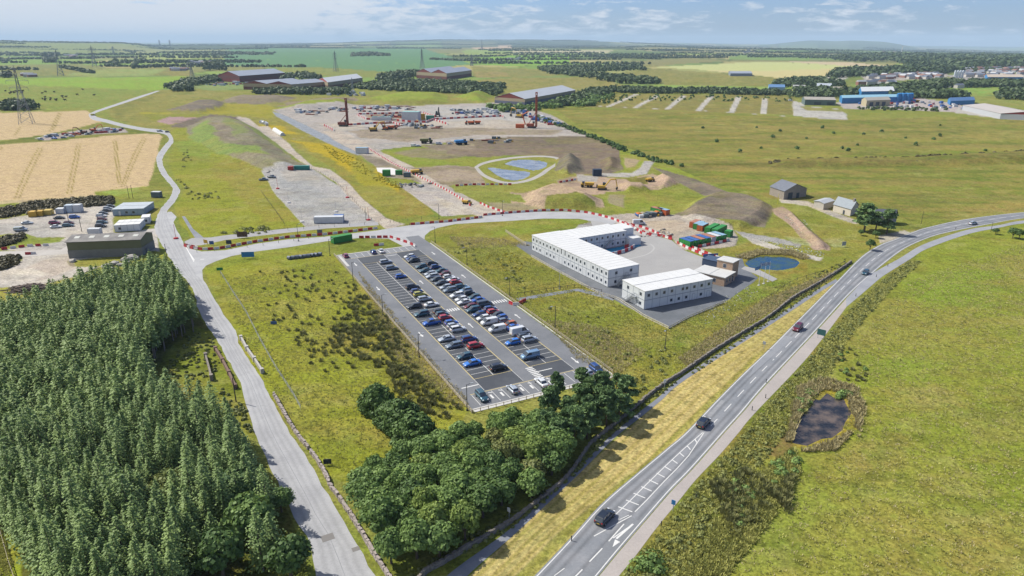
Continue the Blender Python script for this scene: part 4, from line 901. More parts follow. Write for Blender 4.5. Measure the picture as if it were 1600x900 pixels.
for k in range(9):
    for f_ in (0, 1):
        if (k, f_) in ((5, 0), (1, 0)): continue
        y = Y0+(Y1-Y0)*(k+.5)/9; z = 3*f_+1.1
        fr = MB().box(X1+.001, y-.5, z-.08, X1+.035, y+.5, z+1.0).build('window', M_frame, lb); MB().box(X1+.036, y-.4, z, X1+.05, y+.4, z+.9).build('pane', M_glass, fr)
stair(lb, X1+.1, 24, 3.8, 3.0, R(90), -1.1)
sb = MB().box(2, Y1+.12, .1, 9.5, Y1+6.2, hL-.25); sb.build('end_wall', M_white2, lb); MB().box(1.9, Y1+.13, hL-.25, 9.6, Y1+6.3, hL-.1).build('end_roof', M_wroof, lb)
lw = MB().box(9.7, Y1+.2, .1, 14.6, Y1+6, 2.9); lw.build('annex_wall', M_white2, lb); MB().box(9.62, Y1+.14, 2.9, 14.7, Y1+6.1, 3.05).build('annex_roof', M_wroof, lb)
def on_long(x, y, z=0): p = Vector((a.x, a.y, 0)); q = u_*x+vv*y; return Vector((p.x+q.x, p.y+q.y, z))
sheet('courtyard_mat', None, Z3, mat('blue_matting', alb('#3f9fc4'), .8, noise=.15, nscale=.6), [tuple(on_long(*q).to_2d()) for q in ((13.2, 13.2), (20.5, 13.2), (19.5, 27), (16, 41), (13.2, 41))], 'bright blue surfacing in the corner between the white wings')
# second block
a2 = G(1006, 484); b2 = G(1111, 463); d2 = (b2-a2).normalized(); ang2 = math.atan2(d2.y, d2.x); L2 = (b2-a2).length
wins = []
for k in range(9):
    x = L2*(k+.5)/9
    if k in (0, 1, 2, 3, 5, 6, 7, 8): wins.append(('f', x, 1, .9, .9, 'w'))
    if k in (3, 4, 5, 7): wins.append(('f', x, 0, .9, .9, 'w'))
    if k in (6, 8): wins.append(('f', x, 0, .9, 2., 'door'))
wins += [('f', L2*.55, 1, .9, .9, 'w'), ('l', 2, 0, .9, 1, 'w'), ('l', 2, 1, 1, 1, 'w'), ('l', 8.5, 1, 1, 1, 'w')]
b2o = cabin_block('site_office', a2, L2, 11.6, 5.9, ang2, 'shorter two storey white cabin block nearest the main road, its long side in shade', 9, 2, wins, roofdiv=(5.8,))
st2 = stair(b2o, -.15, 8.6, 3.6, 2.9, R(-90), -1.0); 
# timber clad building with tower
M_tim = mat('timber_cladding', alb('#c3a68e'), .75, noise=.12, nscale=2)
M_lroof = mat('pale_roof_felt', alb('#dfdfdc'), .7, noise=.07, nscale=.5)
a3 = G(1131, 448); b3 = G(1151.6, 436); d3 = (b3-a3).normalized(); ang3 = math.atan2(d3.y, d3.x)
ti = empty('reception_building', a3, ang3, 'low timber clad building with a flat pale roof and a square two storey tower', 'building')
MB().box(0, 0, 0, 8.2, 11, 3.0).build('wall', M_tim, ti)
rf = MB().box(-.25, -.25, 3.0, 8.18, 11.25, 3.22); rf.box(0, 5.4, 3.22, 8.1, 5.6, 3.3, 1); rf.build('roof', [M_lroof, MATS['roof_joint']], ti)
MB().box(8.2, 1.2, 0, 13.2, 6.8, 5.9).build('tower_wall', M_tim, ti); MB().box(8.0, 1.0, 5.9, 13.4, 7.0, 6.12).build('tower_roof', M_lroof, ti)
for (x0, y0, x1, y1, z0, z1) in ((1.4,-.04,2.3,0,.9,2.2), (3.6,-.04,4.5,0,.9,2.2), (5.8,-.04,6.7,0,.2,2.3), (9.5,1.16,10.5,1.2,.9,2.2), (-.04,3,0,4.4,.9,2.2), (8.16,3.4,8.2,4.6,3.7,5.1)):
    fr = MB().box(x0, y0, z0, x1, y1, z1).build('window', M_frame, ti); e = .08
    (MB().box(x0+e, y0-.015, z0+e, x1-e, y0, z1-e) if x1-x0 > .1 else MB().box(x0-.015, y0+e, z0+e, x0, y1-e, z1-e)).build('pane', M_glass, fr)
# lower dark blue roofed lean-to beyond the tower
e_ = empty('store_cabin', G(1121, 419.5), ang3, 'low cabin with a dark blue flat roof behind the timber building', 'cabin'); MB().box(0, 0, 0, 5.5, 6, 2.4).build('wall', mat('navy_cabin', alb('#4a5b78'), .6), e_); MB().box(-.1, -.1, 2.4, 5.6, 6.1, 2.52).build('roof', mat('navy_roof', alb('#51637e'), .6, noise=.1), e_)

def gable_shed(name, p0, p1, p2, eave, ridge, spans, wall, gable, roof, label, cat='warehouse', band=None, group=None, sky_=0, doors=()):
    """p0-p1 is the gable end, p1-p2 a long side (world points)"""
    p0, p1, p2 = [Vector(p).to_2d() for p in (p0, p1, p2)]
    d_ = p0-p1; W_ = d_.length; ax = d_/W_; s_ = p2-p1; L_ = s_.length; ya = s_/L_
    root = empty(name, (p1.x, p1.y, 0), 0, label, cat, group)
    def T(x, y, z): q = ax*x+ya*y; return (q.x, q.y, z)
    lowh = eave*.5 if band else 0
    m1_ = MB()
    def quadbox(mb, x0, y0, z0, x1, y1, z1): mb.add([T(*q) for q in ((x0,y0,z0),(x1,y0,z0),(x1,y1,z0),(x0,y1,z0),(x0,y0,z1),(x1,y0,z1),(x1,y1,z1),(x0,y1,z1))], [(0,3,2,1),(4,5,6,7),(0,1,5,4),(1,2,6,5),(2,3,7,6),(3,0,4,7)])
    quadbox(m1_, 0, 0, lowh, W_, L_, eave); m1_.build('wall', wall, root)
    if band: m2_ = MB(); quadbox(m2_, -.12, -.12, 0, W_+.12, L_+.12, lowh); m2_.build('lower_wall', band, root)
    r_ = MB(); g_ = MB(); sw = W_/spans; o = .35
    for k in range(spans):
        x0 = k*sw; xm = x0+sw/2; x1 = x0+sw; t = .18
        for (xa, za, xb, zb) in ((x0-(o if k == 0 else 0), eave, xm, ridge), (xm, ridge, x1+(o if k == spans-1 else 0), eave)):
            r_.add([T(xa, -o, za+.02), T(xb, -o, zb+.02), T(xb, L_+o, zb+.02), T(xa, L_+o, za+.02), T(xa, -o, za+t), T(xb, -o, zb+t), T(xb, L_+o, zb+t), T(xa, L_+o, za+t)], [(0,3,2,1),(4,5,6,7),(0,1,5,4),(1,2,6,5),(2,3,7,6),(3,0,4,7)])
        for y in (0, L_-.1): g_.add([T(x0, y, eave), T(x1, y, eave), T(xm, y, ridge), T(x0, y+.1, eave), T(x1, y+.1, eave), T(xm, y+.1, ridge)], [(0,1,2),(3,5,4),(0,3,4,1),(1,4,5,2),(2,5,3,0)])
    ro = r_.build('roof', roof, root); g_.build('gable', gable, root)
    if sky_:
        for k in range(sky_):
            for sgn in (.28, .72):
                y = L_*(k+.5)/sky_; x = W_*sgn; f_ = 1-abs(sgn-.5)*2; z = eave+(ridge-eave)*f_; dx = .8; dz = (ridge-eave)/(W_/2)*dx*(1 if sgn < .5 else -1)
                q = MB(); q.add([T(x-dx, y-.9, z-dz+.2), T(x+dx, y-.9, z+dz+.2), T(x+dx, y+.9, z+dz+.2), T(x-dx, y+.9, z-dz+.2), T(x-dx, y-.9, z-dz+.3), T(x+dx, y-.9, z+dz+.3), T(x+dx, y+.9, z+dz+.3), T(x-dx, y+.9, z-dz+.3)], [(0,3,2,1),(4,5,6,7),(0,1,5,4),(1,2,6,5),(2,3,7,6),(3,0,4,7)]); q.build('skylight', mat('skylight_sheet', alb('#d6d6cc'), .5), ro)
    for (side, pos, w_, h_) in doors:
        q = MB()
        if side == 'l': quadbox(q, -.16, pos-w_/2, 0, -.1, pos+w_/2, h_)
        else: quadbox(q, pos-w_/2, -.2, 0, pos+w_/2, -.13, h_)
        q.build('door', mat('shutter_dark', (.05, .06, .07), .6), root)
    return root
M_olive = mat('olive_cladding', alb('#777a5c'), .7, noise=.08, nscale=.6); M_blk = mat('blockwork_grey', alb('#8b8c88'), .85, noise=.15, nscale=.8)
M_asb = mat('weathered_grey_roof', alb('#8f8b88'), .85, noise=.14, nscale=.25, col2=alb('#a09c96'))
g0 = G(109, 404); g1 = G(223.5, 399.5); g2 = G(242, 387)
gable_shed('farm_shed', g2, g1, g0, 6.2, 7.6, 1, M_olive, M_olive, M_asb, 'long olive green shed with a grey roof of small skylights beside the plantation', 'shed', M_blk, None, 5, [('g', 3, 1, 2.1)])
# temporary offices left
cabin_block('portable_office', G(177, 337.5), 13.5, 14, 3.1, math.atan2(2, 13.5), 'low pale blue cabin block, rearmost of the three by the left road', 5, 1, [('f', 6, 0, 1.1, 1, 'w'), ('f', 9, 0, 1.1, 1, 'w'), ('f', 3, 0, .9, 2, 'door')], wallm=mat('pale_blue_cabin', alb('#a9bccb'), .5), roofm=mat('pale_blue_roof', alb('#c8d2d8'), .6, noise=.1, nscale=.3), roofdiv=(7,))
cabin_block('portable_office', G(180, 363), 9.8, 9.4, 3.0, math.atan2(4.2, 8.8)*.6, 'white cabin block with a bright flat roof, nearest the olive shed', 4, 1, [('f', 2, 0, 1, 1, 'w')], roofdiv=(4.7,))
cabin_block('portable_office', G(222.5, 350.5), 3.2, 6, 3.0, R(22), 'small single white cabin tucked beside the larger white cabin block', 1, 1, [('f', 1.6, 0, 1, 1, 'w')])
M_brk = mat('red_brown_brick', alb('#7c4a44'), .85, noise=.1, nscale=.3); M_crm = mat('cream_cladding', alb('#b9a98c'), .7, noise=.06, nscale=.2)
M_redg = mat('maroon_gable', alb('#8b4038'), .75); M_rf = mat('blue_grey_roof', alb('#a5adba'), .6, noise=.07, nscale=.08); M_rf2 = mat('pale_grey_roof', alb('#c6cbd0'), .6, noise=.06, nscale=.08)
gr = 'cream and maroon warehouses beyond the site'
gable_shed('warehouse', G(342,127), G(375,129), G(446,123), 12, 20, 1, M_brk, M_redg, M_rf, 'maroon warehouse with a blue grey roof, farthest left of the warehouses', band=M_redg, group=gr)
gable_shed('warehouse', G(381,140), G(456,142), G(512,137), 10, 14.5, 2, M_crm, M_redg, M_rf, 'twin gabled cream warehouse with blue grey roofs behind the dark hedge', band=M_brk, group=gr)
gable_shed('warehouse', G(498,134), G(513,139.5), G(567,131), 11, 16, 1, M_crm, mat('bright_red_gable', alb('#b04a48'), .7), M_rf2, 'cream warehouse with a pale roof and a bright red gable edge', band=M_brk, group=gr)
gable_shed('warehouse', G(651,122), G(698,125), G(737,119), 13, 20, 2, M_crm, M_redg, M_rf, 'twin gabled cream and maroon warehouse standing alone beyond the young wood', band=M_brk, group=gr, doors=[('g', 20, 5, 5)])
gable_shed('warehouse', G(773,161), G(820,164.5), G(899,149), 7.5, 13.5, 1, M_crm, M_redg, M_rf2, 'pale roofed warehouse closest to the construction pad', band=mat('slate_blue_cladding', alb('#6f7488'), .7), group=gr)
MB_ = MB; aw = G(820, 164.5)
# right hand works
M_bl = mat('bright_blue_cladding', alb('#3f8fd0'), .55, noise=.08, nscale=.2); M_blr = mat('pale_blue_works_roof', alb('#9ccbdd'), .6)
M_gg = mat('grey_green_cladding', alb('#6d7f7c'), .7); M_tr = mat('tan_sheet_roof', alb('#b9b3a6'), .7, noise=.08, nscale=.1)
gable_shed('works_shed', G(1252,161), G(1257,164), G(1305,165), 6.5, 9, 1, M_gg, M_gg, M_tr, 'grey green shed with a tan roof at the end of the disused plots', 'shed', doors=[('l', 15, 8, 4), ('l', 30, 8, 4)])
gable_shed('works_shed', G(1311,158), G(1315,162), G(1402,160), 7, 9, 1, M_bl, M_bl, M_blr, 'long bright blue works shed with a pale blue roof', 'shed')
gable_shed('works_shed', G(1340,149), G(1345,152), G(1396,151), 8, 13, 1, M_bl, M_bl, mat('white_works_roof', alb('#eceff0'), .6), 'taller blue works shed with a white roof behind the long one', 'shed')
gable_shed('works_shed', G(1345,164), G(1353,166.5), G(1390,165), 7, 10, 1, mat('cream_works_wall', alb('#c9bd9c'), .7), MATS['cream_works_wall'], M_tr, 'cream works shed with dark open bays in front of the blue one', 'shed', doors=[('l', 8, 6, 5), ('l', 18, 6, 5), ('l', 28, 6, 5)])
gable_shed('works_shed', G(1480,161), G(1484,164.5), G(1522,163), 5, 8, 1, M_bl, M_bl, mat('steel_blue_roof', alb('#5a7fae'), .6), 'squat steel blue shed standing alone before the hedge', 'shed')
gable_shed('works_shed', G(1640,190), G(1562,186), G(1503,172), 5.5, 8.5, 1, mat('dusty_white_wall', alb('#c9ccd2'), .7), MATS['bright_red_gable'], mat('pinkish_roof', alb('#c9c2bb'), .7, noise=.06, nscale=.1), 'wide pale roofed trade unit with a red end wall at the right edge', 'shed')
for k_, (x, y, w_) in enumerate(((1200,141,26), (1238,142,20), (1275,139,24), (1300,145,26))):
    gable_shed('works_shed', G(x,y-3), G(x+1,y), G(x+w_,y+.5), 5, 8, 1, mat('pale_wall_%s' % 'abcd'[k_], alb(('#8fb4d0','#b8bab8','#d5d8da','#a9a49a')[k_]), .7), MATS['pale_wall_%s' % 'abcd'[k_]], mat('pale_roof_%s' % 'abcd'[k_], alb(('#6b93c0','#b9b9b4','#c3cbd2','#b3aa9c')[k_]), .7), ('low blue roofed unit, first of four behind the belt of trees', 'low drab grey unit, second of four behind the belt of trees', 'white walled unit with a pale roof, third of four behind the trees', 'tan roofed unit nearest the blue works shed, last of four')[k_], 'shed')
gable_shed('works_shed', G(1538,123), G(1542,127), G(1598,127), 8, 11, 1, M_bl, M_bl, mat('sand_roof', alb('#d3c3ae'), .7), 'long blue shed with a sandy roof at the edge of the far town', 'shed')
gable_shed('farm_barn', G(1138,116), G(1141,119), G(1175,119), 6, 9, 1, mat('grey_barn', alb('#8d97a6'), .7), MATS['grey_barn'], M_rf, 'low grey barn alone among the brown pastures', 'barn')
# stone barn and cottages
M_sto = mat('grey_rubble_stone', alb('#a79d92'), .9, noise=.2, nscale=1.2, bump=.4); M_sl = mat('slate_roof', alb('#7f848e'), .7, noise=.15, nscale=.8)
bn = gable_shed('stone_barn', G(1259, 307), G(1224, 312), G(1202, 304), 4.2, 7.2, 1, M_sto, M_sto, M_sl, 'old stone barn with a sagging slate roof and open front on the heath', 'barn', None, None, 0, [('g', 4.5, 3.2, 3.2), ('g', 10, 2, 2.6)])
gable_shed('outbuilding', G(1271, 324), G(1286, 328), G(1302, 323), 3, 3.6, 1, mat('painted_render', alb('#cfc8bc'), .85, noise=.1), MATS['painted_render'], mat('felt_roof_grey', alb('#c0c4c8'), .7), 'flat roofed rendered outbuilding between the stone barn and the cottage', 'outbuilding')
ct = gable_shed('cottage', G(1340, 331), G(1328, 338), G(1301, 330), 3.2, 6, 1, mat('cream_harling', alb('#dfd6c4'), .85, noise=.08), MATS['cream_harling'], mat('light_slate', alb('#a5adb2'), .7, noise=.1), 'cream cottage with a pale slate roof left of the tall pine', 'cottage', None, None, 0, [('l', 4, 1, 2)])
cq = (G(1340,331)-G(1328,338))/2; MB().obox((cq.x-.5, cq.y+.6, 6.2), 1.1, .8, 2.0, .5).build('chimney', M_sto, ct)
gable_shed('cottage', G(1400, 347), G(1393, 352), G(1352, 350), 3.2, 6.2, 1, mat('grey_harling', alb('#b5b0aa'), .85), MATS['grey_harling'], mat('dark_slate', alb('#6f7480'), .7), 'grey cottage half hidden behind the pines by the main road', 'cottage')

# shipping containers and cabins
CM = {}
def cmat(nm, c): return mat('container_'+nm, alb(c), .55, noise=.1, nscale=.7)
def container(p, L_, W_, H_, rz, wall, roof, label, doorc=None, name='shipping_container', group=None):
    root = empty(name, p, rz, label, 'container' if name == 'shipping_container' else 'cabin', group)
    b = MB(); n_ = int(L_/.6)
    for k in range(n_): x = L_*k/n_; b.box(x, 0 if k % 2 else .04, .12, x+L_/n_, W_ if k % 2 else W_-.04, H_-.06)
    b.build('body', wall, root); MB().box(-.03, -.03, H_-.06, L_+.03, W_+.03, H_+.02).build('roof', roof, root)
    f_ = MB()
    for x in (0, L_):
        for y in (0, W_): f_.box(x-.08, y-.08, 0, x+.08, y+.08, H_-.07)
    f_.build('frame', wall, root)
    d = MB().box(-.07, .12, .2, -.005, W_/2-.03, H_-.15).build('door', doorc or wall, root); MB().box(-.07, W_/2+.03, .2, -.005, W_-.12, H_-.15).build('door', doorc or wall, root)
    MB().tube((-.1, W_/2-.25, .25), (-.1, W_/2-.25, H_-.2), .025).build('lock_bar', M_galv, d)
    return root
cg = cmat('green', '#3f9a4a'); co_ = cmat('orange', '#d06a3c'); cb = cmat('blue', '#4a72b8'); cw = cmat('white', '#dfe3e6'); cn = cmat('navy', '#33465e'); ct_ = cmat('terracotta', '#c3866c'); cdg = cmat('grey', '#6d7a80'); cyl = cmat('yellow', '#d8ae3e'); clb = cmat('light_blue', '#9fc3dc')
p = G(522, 381.5); q = G(550.5, 376); container(p, (q-p).length, 2.6, 2.7, math.atan2((q-p).y, (q-p).x), cg, cg, 'long bright green container alone beside the junction road')
# group by the yard: seven abreast, roofs blue/terracotta/white
e0 = G(1084.5, 386); e1 = G(1127, 377.5); dd = (e1-e0); aa = math.atan2(dd.y, dd.x); n_ = 7; stp = (G(1137,373)-e0).length/n_
for k, (wl, rf_, lb_) in enumerate(((cg, cb, 'green container with a blue roof, first from the yard in the near rank'), (cg, cb, 'second green container with a blue roof in the near rank'), (cg, ct_, 'green container with a terracotta roof in the near rank'), (cg, cb, 'green container with a dark blue roof in mid near rank'), (cw, ct_, 'white container with a terracotta roof in the near rank'), (cg, cw, 'green container with a white roof in the near rank'), (cg, clb, 'green container with a pale roof, last of the near rank'))):
    p = e0+dd.normalized()*(stp*k); c_ = container((p.x-math.sin(aa)*0, p.y, 0), 6.0, 2.35, 2.6, aa+R(90), wl, rf_, lb_, None, 'shipping_container', 'near rank of containers beside the yard')
e0 = G(1083, 361.5); e1 = G(1107, 366.5)
for k, (x, y, wl, rf_, L_, lb_) in enumerate(((1085,357,co_,ct_,6,'orange fronted container with a terracotta roof in the far rank'), (1091,359.5,cg,clb,6,'green container with a pale blue roof in the far rank'), (1097,362,co_,clb,6,'orange container with a pale roof beside the long green ones'), (1109,366,cg,cg,9.5,'long green container, left of the two longest in the far rank'), (1120,368.5,cg,cg,10,'long green container, right of the two longest in the far rank'), (1140,371.5,cg,cg,3,'short green container at the end of the far rank'))):
    container(G(x, y), L_, 2.4, 2.6, aa+R(20), wl, rf_, lb_, None, 'shipping_container', 'far rank of containers beside the yard')
for k, (x, y, rf_, lb_) in enumerate(((1037,334.5,ct_,'green container with a terracotta roof beside the skips'), (1046,336,clb,'orange doored container with a pale roof beside the skips'))):
    container(G(x, y), 6, 2.5, 2.6, aa+R(95), cg if k == 0 else co_, rf_, lb_, co_)
container(G(962,369), 2.6, 3.0, 2.7, aa+R(15), cg, cg, 'small orange and green container in the yard behind the white wing', co_)
for k, (x, y, c_, L_, lb_) in enumerate(((598,275.5,cg,4.5,'bright green container on the white pad, left of two'), (618,273.5,cg,4,'bright green container on the white pad, right of two'), (631,277,cdg,4,'slate grey container at the right of the green ones'))):
    container(G(x, y), L_, 2.6, 3.6 if k == 0 else 2.7, R(6), c_, c_, lb_)
sheet('white_pad', [(588,262),(612,262),(628,268),(626,274),(600,272),(590,268)], Z1, mat('bright_pad', alb('#ece9e4'), .8), label='bright white pad behind the green containers')
container(G(491,349.5), 12.5, 3, 2.9, R(4), cw, cw, 'white site cabin at the foot of the gravel yard', None, 'site_cabin')
container(G(521.5,346.5), 4.2, 2.6, 2.8, R(4), cb, cb, 'deep blue container beside the white cabin on the gravel yard')
container(G(450,267), 3, 2.5, 2.6, R(4), cmat('red', '#b8423e'), MATS['container_red'], 'small red container at the top of the gravel yard')
container(G(460,266), 9, 2.5, 2.6, R(4), cmat('teal', '#2f8f86'), MATS['container_teal'], 'teal container at the top of the gravel yard')
container(G(556,240), 8.5, 3.4, 4.2, R(-8), cw, clb, 'white cabin unit beside the slate road at the head of the haul road', None, 'site_cabin')
container(G(927,275.5), 5, 3, 4, R(4), cn, cn, 'dark navy container at the end of the concrete ramp')
container(G(622-41, 188), 20, 3, 3.5, R(-6), cw, cmat('mint', '#9fcfc9'), 'long white and mint cabin inside the barrier ring', None, 'site_cabin')
container(G(628, 189), 17, 10, 9, R(-10), cw, MATS['container_mint'], 'tall white and mint enclosure inside the barrier ring', None, 'site_cabin')
container(G(656, 187.5), 5, 4, 6, R(0), cyl, cyl, 'yellow container beside the tall white enclosure')
container(G(666, 187), 8, 4, 4, R(0), cmat('bluegreen', '#4aa38a'), MATS['container_bluegreen'], 'blue green container right of the yellow one')
for k, (x, y, c_, lb_) in enumerate(((45,339.5,cyl,'yellow skip container, leftmost of three'), (55,338.5,cyl,'yellow skip container, middle of three'), (68,337,cmat('sand', '#dcc063'),'sandy yellow container, rightmost of three'), (88,334.5,cw,'small white container, leftmost of three by the heather bank'), (102,333,cmat('ice', '#cfdde8'),'taller white container in the middle of three by the heather bank'), (115,332.5,cw,'white container at the right end beside the heather bank'))):
    container(G(x, y), 3.2, 3.2, 2.4 if k < 4 else 3.6, R(10), c_, c_, lb_)
container(G(138,367.5), 4.6, 2.4, 2.6, R(6), cw, cw, 'small white welfare cabin beside the olive shed', None, 'site_cabin')
container(G(237,309), 4.4, 2.5, 3, R(-4), cdg, cw, 'small dark kiosk with a pale roof beside the left road', None, 'site_cabin')
for k in range(9):      # blue tanks
    t_ = MB(); p = G(1402+k*2.6, 160-.2*(k % 3)); t_.tube(p, (p.x, p.y, 11), 2.2, n=12); t_.tube((p.x, p.y, 11), (p.x, p.y, 12), 2.2, .4, n=12)
    tag(t_.build('storage_tank', M_bl), 'blue upright tank in the row beside the blue works sheds', 'tank', 'row of blue tanks')
for k in range(4):
    t_ = MB(); p = G(1491+k*4, 121.5); t_.tube(p, (p.x, p.y, 14), 2.1, n=12); t_.tube((p.x, p.y, 14), (p.x, p.y, 16), 2.1, .5, n=12)
    tag(t_.build('silo', mat('silo_white', alb('#dfe8f0'), .5)), 'tall white silo in the row of four before the far town', 'silo', 'row of white silos')
# ---------------------------------------------------------------- vehicles
M_tyre = mat('tyre_rubber', (.015, .015, .016), .9); M_rim = mat('alloy_rim', (.35, .36, .38), .35, metal=.6)
M_head = mat('headlight_lens', (.7, .72, .75), .15, spec=.8); M_tail = mat('tail_light_lens', (.35, .01, .01), .25, spec=.8); M_cglass = mat('car_glass', (.03, .04, .055), .08, spec=1.0)
M_plate = mat('number_plate_yellow', alb('#e3c24a'), .5); M_trim = mat('bumper_trim', (.02, .02, .022), .6)
PAINT = {'white': ('#eef1f3', .0), 'silver': ('#c9d3dd', .3), 'grey': ('#8496a8', .3), 'dark grey': ('#5c6a78', .4), 'black': ('#303842', .2), 'navy': ('#2b559a', .3), 'blue': ('#2d6fd0', .2), 'bright blue': ('#2a86ea', .1), 'light blue': ('#8fb4d6', .3),
         'red': ('#c8303a', .15), 'dark red': ('#7e2430', .2), 'teal': ('#3d6a7c', .3), 'yellow': ('#c8c23c', .1), 'orange': ('#d8742c', .1), 'magenta': ('#9c2c62', .2), 'green': ('#3a7a48', .1)}
def paint_mat(c):
    h_, mt = PAINT[c]; nm = 'car_paint_'+c.replace(' ', '_')
    if nm in MATS: return MATS[nm]
    m = mat(nm, alb(h_), .32, metal=mt, spec=.6); m.node_tree.nodes['Principled BSDF'].inputs['Coat Weight'].default_value = .6; return m
def loft(st, n=None):
    """stations: (x, half width low, z low, half width mid, z mid, half width top, z top)"""
    vs = []; fs = []
    for (x, wl, zl, wm, zm, wt, zt) in st:
        vs += [(x, -wl, zl), (x, -wm, zm), (x, -wt, zt), (x, -wt*.55, zt+.015), (x, wt*.55, zt+.015), (x, wt, zt), (x, wm, zm), (x, wl, zl)]
    k = 8
    for i in range(len(st)-1):
        for j in range(k): a = i*k+j; b = i*k+(j+1) % k; fs.append((a, b, b+k, a+k))
    fs.append(tuple(range(k))); fs.append(tuple((len(st)-1)*k+j for j in range(k))[::-1]); return vs, fs
SPEC = {'hatch': (4.05, .87, 1.47, .68), 'estate': (4.6, .9, 1.5, .66), 'suv': (4.5, .93, 1.68, .78), 'saloon': (4.65, .91, 1.43, .66), 'van': (4.9, .95, 1.92, .85), 'pickup': (5.2, .93, 1.78, .85), 'bigvan': (5.6, 1.0, 2.35, .9)}
def make_vehicle(kind, colour='silver'):
    L_, w_, h_, bl = SPEC[kind]; root = empty('parked_car', (0, 0, 0)); H2 = L_/2; pm_ = paint_mat(colour)
    zb = .24
    hood = bl+.12 if kind not in ('van', 'bigvan') else bl+.3
    if kind in ('hatch', 'suv', 'estate', 'van', 'bigvan'): rear_t = bl+.24
    else: rear_t = bl+.2
    st = [(-H2, w_*.80, zb+.12, w_*.86, bl*.8, w_*.8, rear_t-.12), (-H2+.12, w_*.92, zb, w_*.97, bl*.85, w_*.88, rear_t), (-H2+.8, w_*.95, zb-.03, w_, bl, w_*.92, rear_t+.02), (0, w_*.95, zb-.03, w_, bl, w_*.92, bl+.26),
          (H2-1.35, w_*.95, zb-.03, w_, bl*.98, w_*.9, bl+.26 if kind != 'van' else hood), (H2-.45, w_*.94, zb-.02, w_*.97, bl*.9, w_*.82, hood-.04), (H2-.1, w_*.86, zb+.02, w_*.9, bl*.8, w_*.72, hood-.2), (H2, w_*.7, zb+.14, w_*.76, bl*.62, w_*.6, hood-.34)]
    b = MB(); b.add(*loft(st)); b.build('body', pm_, root, True)
    # glasshouse
    z0 = bl+.22; z1 = h_-.05
    if kind == 'saloon': gx = (-H2+.75, -H2+1.35, .25, H2-1.25)
    elif kind == 'hatch': gx = (-H2+.12, -H2+.5, .15, H2-1.0)
    elif kind == 'estate': gx = (-H2+.12, -H2+.45, .3, H2-1.2)
    elif kind == 'suv': gx = (-H2+.12, -H2+.4, .3, H2-1.1)
    elif kind == 'pickup': gx = (-.75, -.55, .6, H2-1.15)
    else: gx = (-H2+.06, -H2+.12, H2-1.6, H2-.75)
    def sec(x, z, w2): return [(x, -w2, z), (x, w2, z)]
    wb = w_*.9; wt = w_*.74 if kind not in ('van', 'bigvan') else w_*.86
    g = MB(); vs = [(gx[0], -wb*.93, z0), (gx[0], wb*.93, z0), (gx[1], -wt, z1), (gx[1], wt, z1), (gx[2], -wt, z1), (gx[2], wt, z1), (gx[3], -wb*.9, z0), (gx[3], wb*.9, z0)]
    g.add(vs, [(0, 2, 3, 1), (2, 4, 5, 3), (4, 6, 7, 5), (0, 6, 4, 2), (1, 3, 5, 7), (0, 1, 7, 6)]); g.build('window_glass', M_cglass, root)
    rf_ = MB(); e = .04; rf_.add([(gx[1]-.05, -wt-.01, z1-.04), (gx[1]-.05, wt+.01, z1-.04), (gx[2]+.05, wt+.01, z1-.04), (gx[2]+.05, -wt-.01, z1-.04), (gx[1]+.06, -wt*.8, z1+.05), (gx[1]+.06, wt*.8, z1+.05), (gx[2]-.1, wt*.8, z1+.05), (gx[2]-.1, -wt*.8, z1+.05)], [(0, 1, 2, 3), (4, 7, 6, 5), (0, 4, 5, 1), (1, 5, 6, 2), (2, 6, 7, 3), (3, 7, 4, 0)])
    for s in (-1, 1):
        for (xa, xb) in ((gx[0], gx[1]), (gx[3], gx[2])): rf_.tube((xa, s*wb*.92, z0), (xb, s*wt, z1), .045, n=4)
        xm = (gx[1]+gx[2])/2-.1; rf_.tube((xm, s*(wb*.93), z0), (xm, s*(wt+.01), z1), .04, n=4)
    if kind in ('van', 'bigvan'):
        for s in (-1, 1):
            xa = gx[0]; xb = gx[2]-.9; yb = s*(wb*.95); yt = s*(wt+.012)
            rf_.add([(xa, yb, z0-.05), (xb, yb, z0-.05), (xb, yt, z1), (gx[1], yt, z1)], [(0, 1, 2, 3)])
        rf_.add([(gx[0]-.02, -wb*.93, z0-.05), (gx[0]-.02, wb*.93, z0-.05), (gx[1]-.02, wt, z1), (gx[1]-.02, -wt, z1)], [(0, 1, 2, 3)])
    rf_.build('roof', pm_, root)
    for x in (-H2+.82, H2-.85):
        for s in (-1, 1):
            r_ = .34 if kind in ('suv', 'pickup', 'van', 'bigvan') else .31
            wh = MB().tube((x, s*(w_-.2), r_), (x, s*(w_+.01), r_), r_, n=14).build('wheel', M_tyre, root); MB().tube((x, s*(w_+.005), r_), (x, s*(w_+.02), r_), r_*.62, n=10).build('rim', M_rim, wh)
    for s in (-1, 1):
        MB().box(H2-.28, s*w_*.62-.17, bl*.78, H2-.06, s*w_*.62+.17, bl*.78+.15).build('headlight', M_head, root)
        MB().box(-H2-.02, s*w_*.72-.12, bl*.95, -H2+.1, s*w_*.72+.12, bl*.95+(.22 if kind != 'van' else .5)).build('tail_light', M_tail, root)
        MB().box(gx[3]-.3, s*(w_+.02)-.09, z0, gx[3]-.15, s*(w_+.02)+.09, z0+.15).build('mirror', M_trim, root)
    MB().box(-H2-.035, -.27, .52, -H2-.005, .27, .64).build('number_plate', M_plate, root)
    if kind == 'pickup': bd = MB().box(-H2+.15, -w_*.8, bl+.22, -.9, w_*.8, bl+.26); bd.build('load_bed', M_trim, root)
    return root
PROTO = {}
